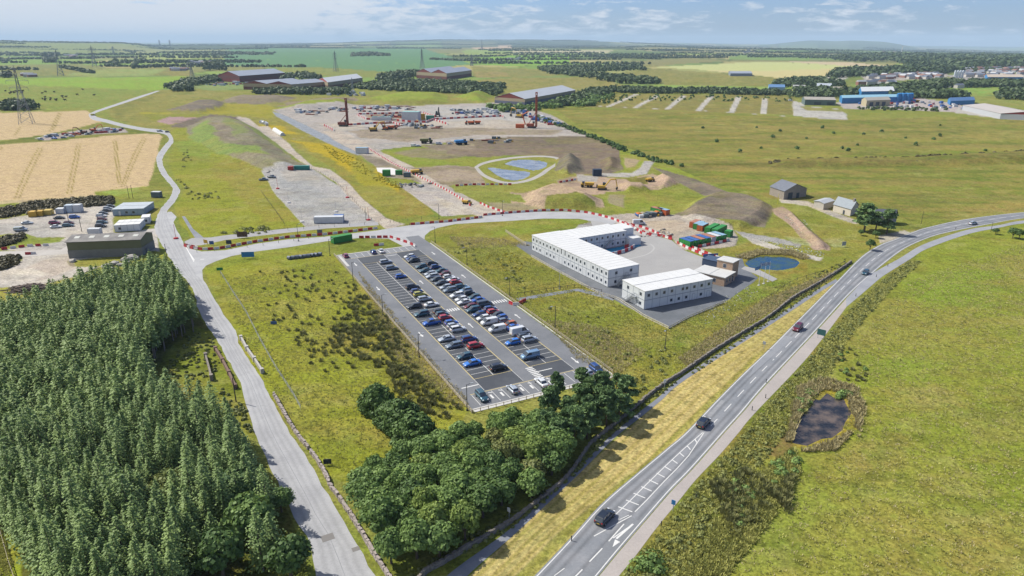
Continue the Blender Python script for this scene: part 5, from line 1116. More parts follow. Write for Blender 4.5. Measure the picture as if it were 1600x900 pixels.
def vehicle(kind, colour, p, rz, label, name='parked_car', group=None, cat='car'):
    key = (kind, colour)
    if key not in PROTO: PROTO[key] = r_ = make_vehicle(kind, colour)
    else: r_ = copy_tree(PROTO[key])
    r_.name = name; r_.location = (p[0], p[1], .03 if len(p) < 3 else p[2]); r_.rotation_euler = (0, 0, rz); tag(r_, label, cat, group)
    return r_
ORD = ['first', 'second', 'third', 'fourth', 'fifth', 'sixth', 'seventh', 'eighth', 'ninth', 'tenth', 'eleventh', 'twelfth', 'thirteenth', 'fourteenth', 'fifteenth', 'sixteenth', 'seventeenth', 'eighteenth', 'nineteenth', 'twentieth', 'twenty first', 'twenty second', 'twenty third', 'twenty fourth']
ROWS = {
 ('leftmost row', 8.6): [(68.2,'estate','black'), (75.4,'suv','teal'), (82.8,'pickup','blue'), (95.2,'saloon','silver'), (100.1,'estate','grey'), (107.4,'hatch','teal'), (111.9,'saloon','bright blue')],
 ('second row from the left', 13.7): [(21.4,'estate','silver'), (29.4,'estate','grey'), (39.5,'hatch','blue'), (51.6,'suv','black'), (56.2,'hatch','navy'), (59.1,'hatch','yellow'), (63.8,'estate','silver'), (69.3,'saloon','white'), (75.7,'hatch','black'), (78.2,'hatch','teal'), (81.0,'hatch','red'), (85.2,'hatch','blue'), (87.7,'hatch','silver'), (90.4,'suv','white'), (98.0,'suv','navy'), (102.8,'suv','red'), (116.9,'suv','black')],
 ('third row from the left', 23.5): [(19.1,'hatch','white'), (21.9,'hatch','navy'), (24.6,'suv','black'), (32.4,'hatch','teal'), (37.2,'saloon','teal'), (41.4,'hatch','silver'), (44.1,'estate','silver'), (47.8,'hatch','dark grey'), (52.1,'saloon','dark grey'), (56.8,'hatch','silver'), (60.0,'suv','grey'), (65.4,'suv','white'), (69.1,'hatch','white'), (72.0,'saloon','white'), (76.1,'hatch','dark red'), (79.0,'suv','teal'), (83.0,'hatch','navy'), (86.3,'hatch','white'), (90.1,'van','white'), (95.4,'van','white'), (105.1,'hatch','bright blue'), (114.6,'van','light blue')],
 ('rightmost row', 28.1): [(30.5,'hatch','black'), (35.3,'hatch','navy'), (40.2,'saloon','teal'), (43.9,'hatch','dark red'), (47.5,'hatch','white'), (50.9,'saloon','white'), (53.7,'hatch','red'), (58.3,'estate','teal'), (62.3,'hatch','light blue'), (65.1,'hatch','black'), (69.1,'hatch','teal'), (72.0,'saloon','blue'), (76.5,'van','dark grey'), (80.4,'hatch','navy'), (83.1,'hatch','red'), (85.8,'hatch','black'), (88.4,'hatch','blue'), (91.0,'hatch','grey'), (93.6,'hatch','orange'), (96.3,'saloon','blue'), (100.3,'bigvan','white'), (103.0,'hatch','dark grey'), (105.6,'suv','silver')]}
NOUN = {'hatch': 'hatchback', 'estate': 'estate car', 'suv': 'tall SUV', 'saloon': 'saloon', 'van': 'van', 'pickup': 'pickup', 'bigvan': 'high roofed van'}
for (rn, v), L_ in ROWS.items():
    for k, (u, kd, c) in enumerate(L_):
        flip = rnd.random() < .45 if c != 'white' or kd != 'van' else True
        if rn in ('leftmost row',): flip = True
        if rn == 'third row from the left': flip = True
        if rn == 'second row from the left' and rnd.random() < .7: flip = False
        vehicle(kd, c, lot(u+rnd.uniform(-.15, .15), v+rnd.uniform(-.2, .2), Z3), VA+(math.pi if flip else 0)+rnd.uniform(-.02, .02), '%s %s, %s from the far end of the %s' % (c, NOUN[kd], ORD[k], rn), 'parked_car', 'cars parked in the bays of the car park', 'van' if 'van' in kd else ('pickup' if kd == 'pickup' else 'car'))
for (u, v, kd, c, fl, lb_) in ((7.4,2.6,'hatch','magenta',0,'magenta hatchback alone in the far left corner bay of the car park'), (7.4,13.2,'hatch','navy',0,'navy hatchback beside a white one in the far end bays'), (7.4,16.2,'saloon','white',0,'white saloon beside a navy one in the far end bays'),
     (128.3,3.9,'suv','teal',1,'dark teal SUV in the near left corner bay of the car park'), (128.4,11.6,'hatch','silver',0,'silver hatchback in the near end bays facing the trees'), (128.4,19.2,'saloon','white',0,'white saloon with a dark roof in the near end bays'), (128.6,34.4,'suv','navy',1,'navy SUV at the near right corner of the car park'), (128.6,31.6,'hatch','silver',0,'silver hatchback half hidden by trees at the near right corner')):
    vehicle(kd, c, lot(u, v, Z3), UA+(0 if fl else math.pi), lb_, 'parked_car', 'cars parked in the bays of the car park')
def heading(x0, y0, x1, y1): a_ = G(x0, y0); b_ = G(x1, y1); return math.atan2((b_-a_).y, (b_-a_).x)
vehicle('suv', 'black', G(945,812).to_2d(), heading(930,828,960,797), 'black SUV driving away in the left lane, nearest the bottom of the photo', 'moving_car', 'cars driving on the main road')
vehicle('suv', 'black', G(1099,664).to_2d(), heading(1085,680,1112,650), 'black SUV on the main road beside the dry verge, second from the bottom', 'moving_car', 'cars driving on the main road')
vehicle('suv', 'dark red', G(1246,515).to_2d(), heading(1258,505,1235,526), 'dark red SUV on the straight of the main road', 'moving_car', 'cars driving on the main road')
vehicle('hatch', 'teal', G(1352,428).to_2d(), heading(1362,419,1342,437), 'dark teal hatchback where the main road begins to bend', 'moving_car', 'cars driving on the main road')
vehicle('estate', 'silver', G(1520,350.5).to_2d(), heading(1505,354,1535,348), 'silver estate car on the far bend of the main road', 'moving_car', 'cars driving on the main road')
for (x, y, kd, c, rz_, lb_) in ((33,361,'van','silver',15,'silver van at the far left of the unmade yard'), (43,350,'saloon','silver',10,'silver saloon by the heather bank in the unmade yard'), (93,342,'saloon','black',15,'black saloon at the back of the central cluster in the unmade yard'), (117,341,'suv','blue',15,'blue SUV beside the white containers'),
     (86,350,'suv','magenta',15,'wine red SUV in the central cluster of the unmade yard'), (108,350,'hatch','dark red',15,'dark red hatchback in the central cluster of the unmade yard'), (88,356,'saloon','white',15,'white saloon at the front of the central cluster'), (107,354,'estate','teal',15,'dark estate car in front of the red hatchback'),
     (173,324,'hatch','black',12,'black hatchback, rearmost of the line beside the portable offices'), (169,327,'hatch','silver',12,'silver hatchback, second in the line beside the portable offices'), (167,330.5,'saloon','black',12,'black saloon, third in the line beside the portable offices'), (162,335,'hatch','dark grey',12,'dark grey hatchback, fourth in the line beside the portable offices'), (159,339,'estate','white',12,'white estate car in the line beside the portable offices'), (160,344,'hatch','dark red',12,'dark red hatchback in the line beside the portable offices'), (160,349,'estate','teal',12,'dark teal estate car in the line beside the portable offices'), (158,355,'suv','black',12,'black SUV at the front of the line beside the portable offices')):
    vehicle(kd, c, G(x, y).to_2d(), R(rz_), lb_, 'parked_car', 'cars in the unmade yard on the left')
FV = [(250,206,'van','white','white van on the left road at the bend'), (262,207,'hatch','black','dark car following the white van at the bend'), (146,180.5,'van','yellow','yellow van on the farthest bend of the left road'),
 (64,219,'van','silver','silver van, leftmost in the roadside compound'), (85,217,'pickup','blue','blue pickup in the roadside compound'), (112,214,'van','white','white van in the middle of the roadside compound'), (165,204,'van','light blue','pale blue van beside the red barriers of the roadside compound'), (179,204,'van','bright blue','bright blue van beside the red barriers of the roadside compound'), (100,216,'estate','grey','grey car among the vans of the roadside compound'),
 (998,351,'bigvan','white','white van parked on the gravel beside the container yard'), (500,171.5,'van','white','white van, one of a pair at the top of the pad'), (516,171,'van','silver','silver van, one of a pair at the top of the pad'), (634,197,'bigvan','white','white van below the tall white enclosure'),
 (647,229,'van','white','white van on the track edge beside a car'), (654,229,'hatch','white','white car on the track edge beside a van'), (686,226,'van','silver','silver van farther along the track edge'), (703,225.5,'hatch','white','small white car at the end of the track edge'),
 (1235,158,'bigvan','white','white lorry by the grey green shed'), (412,282,'pickup','grey','grey flatbed at the left of the gravel yard'), (425,278,'pickup','dark grey','dark flatbed at the left of the gravel yard')]
for (x, y, kd, c, lb_) in FV: vehicle(kd, c, G(x, y).to_2d(), R(rnd.choice((5, 15, -15))), lb_, 'parked_van' if 'van' in kd else 'parked_car', None, 'van' if 'van' in kd else 'car')
for k in range(34):    # vehicles in the works yards and behind the warehouses, too small to tell apart
    if k < 20: q = (1395+k*6.3+rnd.uniform(-2, 2), 158+k*.55+rnd.uniform(-3, 4))
    else: q = (318+(k-20)*5.2, 132+rnd.uniform(-2, 1.5))
    vehicle(rnd.choice(('van', 'bigvan', 'suv')), rnd.choice(('white', 'silver', 'red', 'blue', 'white', 'grey')), G(*q).to_2d(), rnd.uniform(0, 6.28), 'small vehicle in the busy works yards beside the blue sheds' if k < 20 else 'small vehicle parked beside the maroon warehouse', 'parked_van', 'vehicles in the works yards' if k < 20 else 'vehicles beside the maroon warehouse', 'vehicle')
for k in range(11):
    q = (783+k*9.4 if k < 6 else 715+(k-6)*8, 173+k*2.2 if k < 6 else 178+rnd.uniform(-1, 1)); vehicle('bigvan', rnd.choice(('blue', 'navy', 'white', 'grey', 'red')), G(*q).to_2d(), rnd.uniform(-.4, .4), 'lorry lined up along the right edge of the construction pad' if k < 6 else 'vehicle among the pale stores at the back of the pad', 'parked_van', 'lorries along the edge of the pad' if k < 6 else 'vehicles at the back of the pad', 'lorry' if k < 6 else 'vehicle')

# plant machinery
M_py = mat('plant_yellow', alb('#d9b040'), .55); M_po = mat('plant_orange', alb('#d86a34'), .55); M_trk = mat('track_steel', (.06, .055, .05), .8)
def excavator(p, rz, m_, s, label, dump=False):
    root = empty('dumper' if dump else 'excavator', p, rz, label, 'dumper' if dump else 'excavator'); root.scale = (s, s, s)
    if dump:
        MB().box(-2.6, -1.1, .7, 1.0, 1.1, 1.0).build('chassis', M_trk, root)
        t_ = MB(); t_.prism([(-3.2, 1.4), (-2.4, 1.0), (.6, 1.0), (1.0, 2.3), (-3.3, 2.2)], -1.25, 1.25); t_.build('skip', m_, root); MB().box(1.2, -1.0, .9, 2.8, 1.0, 1.7).build('bonnet', m_, root); MB().box(1.1, -.6, 1.7, 2.2, .6, 2.7).build('cab', M_cglass, root)
        for x in (-2, -.6, 2.0):
            for y in (-1.3, 1.0): MB().tube((x, y, .65), (x, y+.35, .65), .65, n=12).build('wheel', M_tyre, root)
        return root
    for y in (-1.35, .85):
        t_ = MB(); t_.prism([(-2, .3), (-1.7, 0), (1.7, 0), (2, .3), (2, .6), (1.7, .85), (-1.7, .85), (-2, .6)], y, y+.5); t_.build('track', M_trk, root)
    MB().box(-2.2, -1.25, .95, 1.3, 1.25, 1.9).build('body', m_, root)
    cb_ = MB(); cb_.prism([(.1, 1.9), (1.5, 1.9), (1.6, 2.5), (1.2, 3.1), (.1, 3.1)], .2, 1.2); cb_.build('cab', M_cglass, root)
    MB().box(-2.6, -1.2, 1.0, -2.2, 1.2, 2.2).build('counterweight', M_trk, root)
    bm_ = MB(); bm_.tube((1.1, -.2, 1.7), (3.3, -.2, 4.6), .28, n=4); bm_.tube((3.3, -.2, 4.6), (5.6, -.2, 4.9), .26, n=4); bm_.build('boom', m_, root)
    MB().tube((5.6, -.2, 4.9), (6.3, -.2, 1.6), .2, n=4).build('stick', m_, root)
    bk = MB(); bk.prism([(5.7, .9), (6.3, 1.7), (6.7, 1.2), (6.5, .3), (5.9, .3)], -.75, .35); bk.build('bucket', M_trk, root)
    return root
excavator(G(941,296.5), R(-8), M_py, 1.25, 'yellow tracked excavator digging beside the orange earth')
excavator(G(917,292.5), R(170), M_py, 1.2, 'yellow and green dumper behind the digging excavator', True)
excavator(G(584,205), R(10), M_py, 1.7, 'yellow excavator with a long boom on the construction pad')
excavator(G(602,203), R(170), M_po, 1.4, 'orange machine beside a dumper on the construction pad')
excavator(G(614,202), R(0), M_po, 1.4, 'orange dumper right of the orange machine', True)
excavator(G(660,199), R(150), M_py, 1.3, 'small yellow excavator at the right of the white van')
excavator(G(667,224), R(0), mat('plant_olive', alb('#6a6e3a'), .6), 1.6, 'olive dumper on the pad edge above the meadow', True)
excavator(G(652,272), R(20), M_py, 1.2, 'yellow dumper on the haul road beside the barriers', True)
excavator(G(730,319), R(-30), M_py, .8, 'small yellow roller beside the gravel yard barriers', True)
excavator(G(1016,283.5), R(30), M_py, .9, 'small orange dumper on the rim of the excavation', True)
excavator(G(147,205.5), R(20), M_po, 1.2, 'orange excavator in the roadside compound left'); excavator(G(130,209), R(200), mat('plant_brown', alb('#8a5a44'), .6), 1.2, 'brown machine in the roadside compound left')
excavator(G(721,226), R(20), M_bl, 1.6, 'blue dumper on the track above the brown earth', True)
for k, (x, y, c_, lb_) in enumerate(((744,194,M_po,'orange articulated dumper on the pad, left of two'), (733,194.5,M_po,'orange dumper at the head of the line on the pad'), (1430,160,M_py,'orange loader in the works yard'))): excavator(G(x, y), R(180), c_, 1.4, lb_, True)
excavator(G(812,184), R(140), M_py, 2, 'yellow machine at the right edge of the pad'); excavator(G(684,182), R(90), M_trk, 1.8, 'black excavator with a raised arm at the back of the pad')

M_rig = mat('rig_mast_red', alb('#8e4a3c'), .7)
def rig(p, h, m_, label, boom):
    root = empty('piling_rig', p, R(-5), label, 'piling rig')
    for y in (-2.4, 1.4):
        t_ = MB(); t_.prism([(-4, .5), (-3.5, 0), (3.5, 0), (4, .5), (4, 1.0), (3.5, 1.5), (-3.5, 1.5), (-4, 1.0)], y, y+1); t_.build('track', M_trk, root)
    MB().box(-5, -2, 1.6, 2, 2, 4).build('body', m_, root); MB().box(.5, .8, 4, 2.6, 2, 6).build('cab', M_cglass, root)
    mt = MB(); s_ = .75
    for (x, y) in ((4-s_, -s_), (4+s_, -s_), (4+s_, s_), (4-s_, s_)): mt.tube((x, y, 1), (x, y, h), .24, n=4)
    k = 1.
    while k < h-2:
        for i in range(4):
            c = [(4-s_, -s_), (4+s_, -s_), (4+s_, s_), (4-s_, s_)]; a_, b_ = c[i], c[(i+1) % 4]; mt.tube((*a_, k), (*b_, k+1.6), .12, n=4)
        k += 1.6
    mt.box(4-.35, -.35, 1, 4+.35, .35, h-1); mt.box(3, -1.1, h, 5, 1.1, h+1.2); mt.build('mast', m_, root)
    st_ = MB(); st_.tube((-3, 0, 4), (3.3, 0, h*.45), .28, n=5); st_.build('stay', m_, root)
    if boom:
        st_ = MB(); st_.tube((-6, 0, 3), (-9, 0, 12), .5, n=4); st_.tube((-9, 0, 12), (-3, 0, 15), .4, n=4); st_.build('boom', M_po, root); MB().box(-15, -2, 0, -7, 2, 3.5).build('power_pack', M_po, root)
    return root
rig(G(537,197.5), height_at(539,197,155), M_rig, 'tall red brown piling rig at the left of the construction pad', False)
rig(G(831,200), height_at(833,200,146), mat('rig_mast_orange', alb('#b4583a'), .7), 'tall orange piling rig at the right edge of the construction pad', True)
# ---------------------------------------------------------------- barriers, fences, poles, walls
M_br = mat('barrier_red_plastic', alb('#c8353c'), .5, noise=.08, nscale=2); M_bw = mat('barrier_white_plastic', alb('#ece8e6'), .5, noise=.08, nscale=2)
def barrier_mesh(m_, nm, L_=1.9, w_=.45, h_=1.0):
    b = MB(); b.prism([(-w_/2, 0), (w_/2, 0), (w_/2, .2), (w_*.22, .5), (w_*.2, h_), (-w_*.2, h_), (-w_*.22, .5), (-w_/2, .2)], -L_/2, L_/2); o = b.build(nm, m_); me = o.data; bpy.data.objects.remove(o); return me
BR = {'red': barrier_mesh(M_br, 'plastic_barrier'), 'white': barrier_mesh(M_bw, 'plastic_barrier')}
BAR = []
def barriers(px, where, step=2.0, pat=('red', 'white'), jit=.05, sc_=1.0, world=None):
    P = world or [G(*p) for p in px]; Ls = plen(P); n_ = max(2, int(Ls/step)); Q_ = resample(P, n_+1)
    for i in range(n_):
        a_, b_ = Q_[i], Q_[i+1]; c = (a_+b_)/2; BAR.append((c[0]+rnd.uniform(-jit, jit), c[1]+rnd.uniform(-jit, jit), math.atan2(b_[1]-a_[1], b_[0]-a_[0])+rnd.uniform(-.08, .08), pat[i % len(pat)], where, sc_))
barriers([(288,385),(300,389),(320,391),(345,389),(375,383),(400,378.5),(450,371.5),(507,367.5),(590,357.5)], 'along the far kerb of the site road left of the crossing', 2.1)
barriers([(287,384),(296,385),(310,389)], 'doubled at the junction mouth', 2)
barriers([(641,351.5),(700,347),(754,340)], 'beside the site road right of the crossing', 2.1)
barriers([(560,372),(607,371.5)], 'along the near kerb above the car park', 2.2, ('red', 'red', 'white')); barriers([(609,371),(625,376),(640,381),(650,386)], 'curving down to the car park entrance', 2.1)
barriers([(584,384.5),(600,383)], 'beside the end bays of the car park', 2)
barriers([(755,337),(800,333),(845,330),(882,329.5),(917,333),(940,338),(960,344),(975,350),(1000,362),(1020,368),(1050,372)], 'sweeping round the top of the compound yard', 2.05)
barriers([(965,346),(985,352),(1000,355),(1020,362),(1035,370),(1050,375)], 'in the doubled run between yard and containers', 2.05)
barriers([(980,352),(990,356),(1003,366),(1025,370)], 'heaped inside the doubled run', 2.05)
barriers([(1058,380),(1075,389),(1100,400),(1128,411)], 'running down to the timber building', 2.0); barriers([(1062,378),(1080,387),(1104,397),(1130,407)], 'in the second line down to the timber building', 2.0)
barriers([(1090,387),(1125,380),(1140,376)], 'in front of the near rank of containers', 2.2)
on = [(13.6, 13.4), (19.8, 13.9), (20.3, 20), (20, 27), (18, 33), (16, 38), (15.6, 41)]
barriers(None, 'fencing the blue courtyard of the white block', 2.0, sc_=1.25, world=[on_long(*q) for q in ((20.4, 13), (20.9, 17), (21, 22), (20.3, 28), (18.6, 33), (16.3, 37))]); barriers(None, 'fencing the blue courtyard of the white block', 2.0, sc_=1.2, world=[on_long(*q) for q in ((15.2, 33), (14.2, 38))])
barriers([(795,474),(806,479),(822,470)], 'at the corner of the car park road', 2, ('red', 'white', 'red'))
barriers([(575,232),(612,255),(662,280),(700,299),(725,314),(735,322)], 'down the left edge of the haul road', 2.1)
barriers([(750,318),(765,325),(790,333)], 'at the foot of the haul road', 2.1); barriers([(711,291),(740,289),(800,289)], 'beside the lagoon track', 2.4)
barriers([(874,285.5),(885,284),(900,281)], 'beside the white slab near the excavator', 2.2); barriers([(0,391),(30,387),(50,385),(78,384)], 'beside the track of the olive shed', 2.6, ('red', 'white')); barriers([(40,398),(56,397)], 'left alone on the unmade yard', 2.6)
barriers([(560,179),(610,178),(650,175.5),(662,177),(680,183)], 'round the far side of the enclosure on the pad', 4, sc_=1.8); barriers([(558,180),(572,187),(600,188),(620,188)], 'round the near side of the enclosure on the pad', 4, sc_=1.8)
barriers([(545,196),(590,193),(612,192),(628,197)], 'beside the left piling rig', 4, sc_=1.8); barriers([(507,197),(522,205)], 'left of the piling rig', 4, sc_=1.8); barriers([(620,189),(640,191),(666,192),(680,186)], 'below the tall white enclosure', 4, sc_=1.8)
barriers([(680,187),(720,185),(784,182),(788,184)], 'across the right of the pad', 4, sc_=1.8); barriers([(678,188),(700,195)], 'right of the tall enclosure', 4, sc_=1.8)
barriers([(155,208),(172,207),(190,204)], 'in the roadside compound', 3, ('red', 'red', 'white'), sc_=1.5)
BAR.sort(key=lambda b: b[0]**2+b[1]**2); restV = {'red': MB(), 'white': MB()}
for k, (x, y, a_, c, where, s_) in enumerate(BAR):
    if k < 298:
        o = bpy.data.objects.new('plastic_barrier', BR[c]); link(o); o.location = (x, y, .01); o.rotation_euler = (0, 0, a_-math.pi/2); o.scale = (s_, s_ if s_ < 1.3 else 1.9, s_)
        tag(o, '%s plastic road barrier %s' % (c, where), 'barrier', '%s barriers %s' % (c, where))
    else: restV[c].obox((x, y, .5*s_), 1.9*(s_ if s_ < 1.3 else 1.9), .45*s_, 1.0*s_, a_)
for c in restV:
    if restV[c].v: tag(restV[c].build('plastic_barriers', M_br if c == 'red' else M_bw), 'distant %s barriers scattered in lines over the construction pad' % c, 'barriers', None, 'stuff')
print('barriers', len(BAR))

M_post = mat('weathered_timber_post', alb('#b9ab95'), .85, noise=.15, nscale=4); M_dpost = mat('dark_timber_post', (.07, .06, .05), .85); M_rail = mat('pale_timber_rail', alb('#d2c6ac'), .85, noise=.1, nscale=3)
def post_mesh(h_, s_, m_, nm='post'):
    o = MB().box(-s_/2, -s_/2, 0, s_/2, s_/2, h_).build(nm, m_); me = o.data; bpy.data.objects.remove(o); return me
def fence(P, label, step, h_, m_, rails, ps=.12, rm=None, rh=.1, name='fence', cat='fence'):
    P = [Vector(p) for p in P]; root = empty(name, (P[0].x, P[0].y, 0), 0, label, cat); L_ = plen(P); n_ = int(L_/step); Q_ = resample(P, n_+1); me = post_mesh(h_, ps, m_); O = np.array([P[0].x, P[0].y]); ex = MB()
    for i, q in enumerate(Q_):
        if i < 98:
            o = bpy.data.objects.new('post', me); link(o, root); o.location = (q[0]-O[0], q[1]-O[1], 0); a_ = Q_[min(i+1, n_)]-Q_[max(i-1, 0)]; o.rotation_euler = (0, 0, math.atan2(a_[1], a_[0]))
        else: ex.box(q[0]-O[0]-ps/2, q[1]-O[1]-ps/2, 0, q[0]-O[0]+ps/2, q[1]-O[1]+ps/2, h_)
    if ex.v: tag(ex.build('further_posts', m_, root), None, None, None, 'stuff')
    if rails:
        rb = MB()
        for z in rails:
            for a_, b_ in zip(Q_[:-1], Q_[1:]): rb.obox(((a_[0]+b_[0])/2-O[0], (a_[1]+b_[1])/2-O[1], z), math.hypot(*(b_-a_)), .04, rh, math.atan2(b_[1]-a_[1], b_[0]-a_[0]))
        rb.build('rail', rm or m_, root)
    return root
fence([lot(3.5, -.75), lot(133.2, -.75)], 'low pale timber fence down the left side of the car park', 1.5, 1.0, M_rail, (.35, .7, .95), .14, M_rail, .16)
fence([lot(133.4, -.6), lot(133.4, 37)], 'low timber post fence at the near end of the car park', 1.8, 1.0, M_post, (.8,), .12)
fence([lot(3.5, 38), lot(131, 37.6)], 'low pale fence down the right side of the car park road', 1.9, .9, M_rail, (.4, .8), .12, M_rail, .12)
fence(Gp([(830,401),(865,421),(905,443),(935,459),(965,467.5),(1006,495),(1045,514),(1076,497),(1130,474)]), 'pale concrete edged fence round the white cabin blocks', 2.2, .8, M_rail, (.15, .7), .14, mat('pale_edge', alb('#d8d2c4'), .8), .26)
fence(Gp([(808,462),(850,456),(902,448),(940,457)]), 'dark post fence beside the narrow grey path', 2.5, 1.1, M_dpost, (.9,), .12)
fence(Gp([(345,428),(362,455),(385,490),(405,530),(430,575),(458,618),(470,640)]), 'light wire fence running down the meadow beside the pale road', 3, 1.3, M_galv, (.4, .8, 1.2), .08, M_galv, .03)
fence(Gp([(408,300),(430,330),(445,352)]), 'short post fence left of the gravel yard', 4, 1.2, M_dpost, (.9,), .1); fence(Gp([(308,395),(400,385),(505,370)]), 'sparse post fence along the junction road', 6, 1.1, M_dpost, None, .12)
fence(Gp([(400,364),(470,358),(560,352),(640,345),(700,338)]), 'sparse post fence along the narrow lane', 6, 1.3, M_dpost, None, .12)
fence(Gp([(487,263),(525,284),(560,322),(580,344),(640,352)]), 'post fence between the gravel yard and the haul road', 5, 1.2, M_dpost, None, .12); fence(Gp([(790,363),(812,378),(822,384)]), 'short bright timber fence behind the long white block', 1.6, 1.3, M_rail, (.4,.8,1.2), .12, M_rail, .2)
fence(Gp([(1195,470),(1240,440),(1290,425),(1320,412)]), 'sparse fence on the bank above the main road', 5, 1.1, M_dpost, (.8,), .1)
fence(Gp([(-5,812),(6,850),(14,880),(24,910)]), 'leaning pale rail fence at the lower left corner', 4, 1.3, M_rail, (1.1,), .14, M_rail, .14)
# lamp posts
def lamp(p, h_, rz, label, m_=None):
    m_ = m_ or M_dkst; root = empty('street_lamp', p, rz, label, 'street lamp', None); MB().tube((0, 0, 0), (0, 0, h_), .11, .07, n=8).build('pole', m_, root); MB().tube((0, 0, h_-.1), (1.1, 0, h_+.1), .05, n=5).build('arm', m_, root); MB().box(.9, -.16, h_+.02, 1.6, .16, h_+.14).build('lamp_head', M_galv, root); MB().box(-.2, -.2, 0, .2, .2, .35).build('base', m_, root)
    return root
for k, (u, v) in enumerate(((3.0,-2.2), (35,-1.6), (69.7,-1.6), (101.6,-1.6), (131.8,-1.2))): lamp(lot(u, v), 6.4, VA, 'dark lamp post left of the car park, %s from the far end' % ORD[k])
for k, (u, v) in enumerate(((3.7,39.6), (36.2,39.6), (72.8,38.6), (100.3,39.2))): lamp(lot(u, v), 6.4, VA+math.pi, 'slim lamp post right of the car park, %s from the far end' % ORD[k])
for k, (x, y, yt) in enumerate(((874,452,424), (466.5,377,351),(572,344,325),(686,342,318),(1039,545,515),(785,337,312))): lamp(G(x, y), min(7, height_at(x, y, yt)), R(60*k), ('slim grey lamp post beside the narrow path', 'dark lamp post behind the long green container', 'lamp post at the foot of the gravel yard', 'lamp post at the lower gravel yard', 'green lamp post leaning in the rough grass below the compound', 'lamp post where the haul road meets the site road')[k], M_galv if k in (0,) else None)
# poles
def pole(x, y, yt, label, r_=.14, m_=None, cross=0, lean=0):
    h_ = height_at(x, y, yt); root = empty('utility_pole', G(x, y), R(20), label, 'pole'); MB().tube((0, 0, 0), (lean, 0, h_), r_, r_*.7, n=7).build('shaft', m_ or M_dpost, root)
    if cross: MB().box(-cross, -.06, h_-.5, cross, .06, h_-.38).build('cross_arm', m_ or M_dpost, root)
    return root
pole(202,310,290,'left wooden pole of the pair behind the pale blue office'); pole(208,310,289,'right wooden pole of the pair behind the pale blue office'); pole(261,403,381,'wooden pole at the corner of the olive shed'); pole(128,362,340,'thin pole in the middle of the unmade yard'); pole(107,345,322,'thin pole beside the taller white container')
pole(369,628,590,'dark pole beside the brick wall and pale road'); pole(1548,362,347,'thin pole beside the far cycle path', .1); pole(1439,350,330,'thin pole behind the far bend of the main road', .1); pole(1215,318,302,'yellow banner pole beside the stone barn', .12, cmat('yellow2','#d9d040'))
for k, x in enumerate((1185.5, 1193, 1200)):
    y = (446, 443.5, 440)[k]; h_ = height_at(x, y, (414, 410, 409)[k]); root = empty('flag_pole', G(x, y), R(12), '%s flag pole with a pale blue flag beside the timber building' % ('left', 'middle', 'right')[k], 'flag pole', 'three flag poles beside the timber building')
    MB().tube((0, 0, 0), (0, 0, h_), .09, .05, n=8).build('pole', M_white, root); f_ = MB(); n_ = 7
    vs = [(-(i/n_)*2.1, .12*math.sin(i*1.3), h_-.1-.1*i*(k == 0)) for i in range(n_+1)]+[(-(i/n_)*2.1, .12*math.sin(i*1.3+.3), h_-1.2-.1*i*(k == 0)) for i in range(n_+1)]
    f_.add(vs, [(i, i+1, n_+2+i, n_+1+i) for i in range(n_)]); fo = f_.build('flag', mat('flag_pale_blue', alb('#a9bfe6'), .8) if k else mat('flag_blue', alb('#6d9bd8'), .8), root)
    MB().box(-1.4, -.05, h_-.9, -.7, -.03, h_-.45).build('flag_emblem', mat('flag_navy', alb('#3a4f9a'), .8), fo); MB().box(-.35, -.35, 0, .35, .35, .15).build('base', M_conc, root)
# white tunnel and bales beside the haul track
p = G(442, 212); p1 = G(428, 203); n_ = 9; b = MB(); pr = [(2.2*math.cos(math.pi*i/n_), 2.6*math.sin(math.pi*i/n_)) for i in range(n_+1)]; b.prism(pr, 0, (p1-p).length*.9); o = b.build('poly_tunnel', mat('tunnel_sheet', alb('#eef0ee'), .5), None); o.location = p; o.rotation_euler.z = math.atan2((p1-p).y, (p1-p).x)-math.pi/2; tag(o, 'long white rounded tunnel shelter beside the haul track', 'shelter')
for k, (x, y) in enumerate(((408,192.5),(412,193.5),(417,196),(415,194.6))):
    b = MB(); b.tube((0, -1.4, 1.4), (0, 1.4, 1.4), 1.5, n=14); o = b.build('wrapped_bale', M_white); o.location = G(x, y); o.rotation_euler.z = k; tag(o, 'white wrapped bale in the small group above the tunnel shelter', 'bale', 'white bales above the tunnel shelter')
# signs
def sign(x, y, w_, h_, z0, c, rz, label, frame=None, cat='sign', post=2):
    root = empty('road_sign', G(x, y), rz, label, cat); MB().box(-w_/2, -.03, z0, w_/2, .03, z0+h_).build('panel', c, root)
    for s in ((-w_*.35, w_*.35) if post == 2 else (0,)): MB().tube((s, .08, 0), (s, .08, z0+h_), .06, n=6).build('post', M_galv, root)
    return root
M_sgn = mat('sign_back_green', alb('#3f6f70'), .5); M_sgb = mat('sign_grey', alb('#aeb6bf'), .5)
sign(1282, 529, 2.2, 1.7, 1.0, M_sgn, R(-40), 'dark green backed road sign at the edge of the cycle path'); sign(1051, 799, .7, .9, 1.4, M_bl, R(-30), 'small blue cycle sign at the edge of the path', post=1); sign(1318, 386, 2.0, 1.6, .6, M_sgb, R(20), 'pale grey sign on the rough bank by the bend'); sign(388,404,4.6,2.0,.6,MATS['bright_blue_cladding'],R(5),'blue sign board facing the junction road'); sign(345, 432, 2.0, 1.0, 2.2, mat('sign_green', alb('#2f9a5a'), .5), R(10), 'green sign on a tall post beside the junction', post=1)
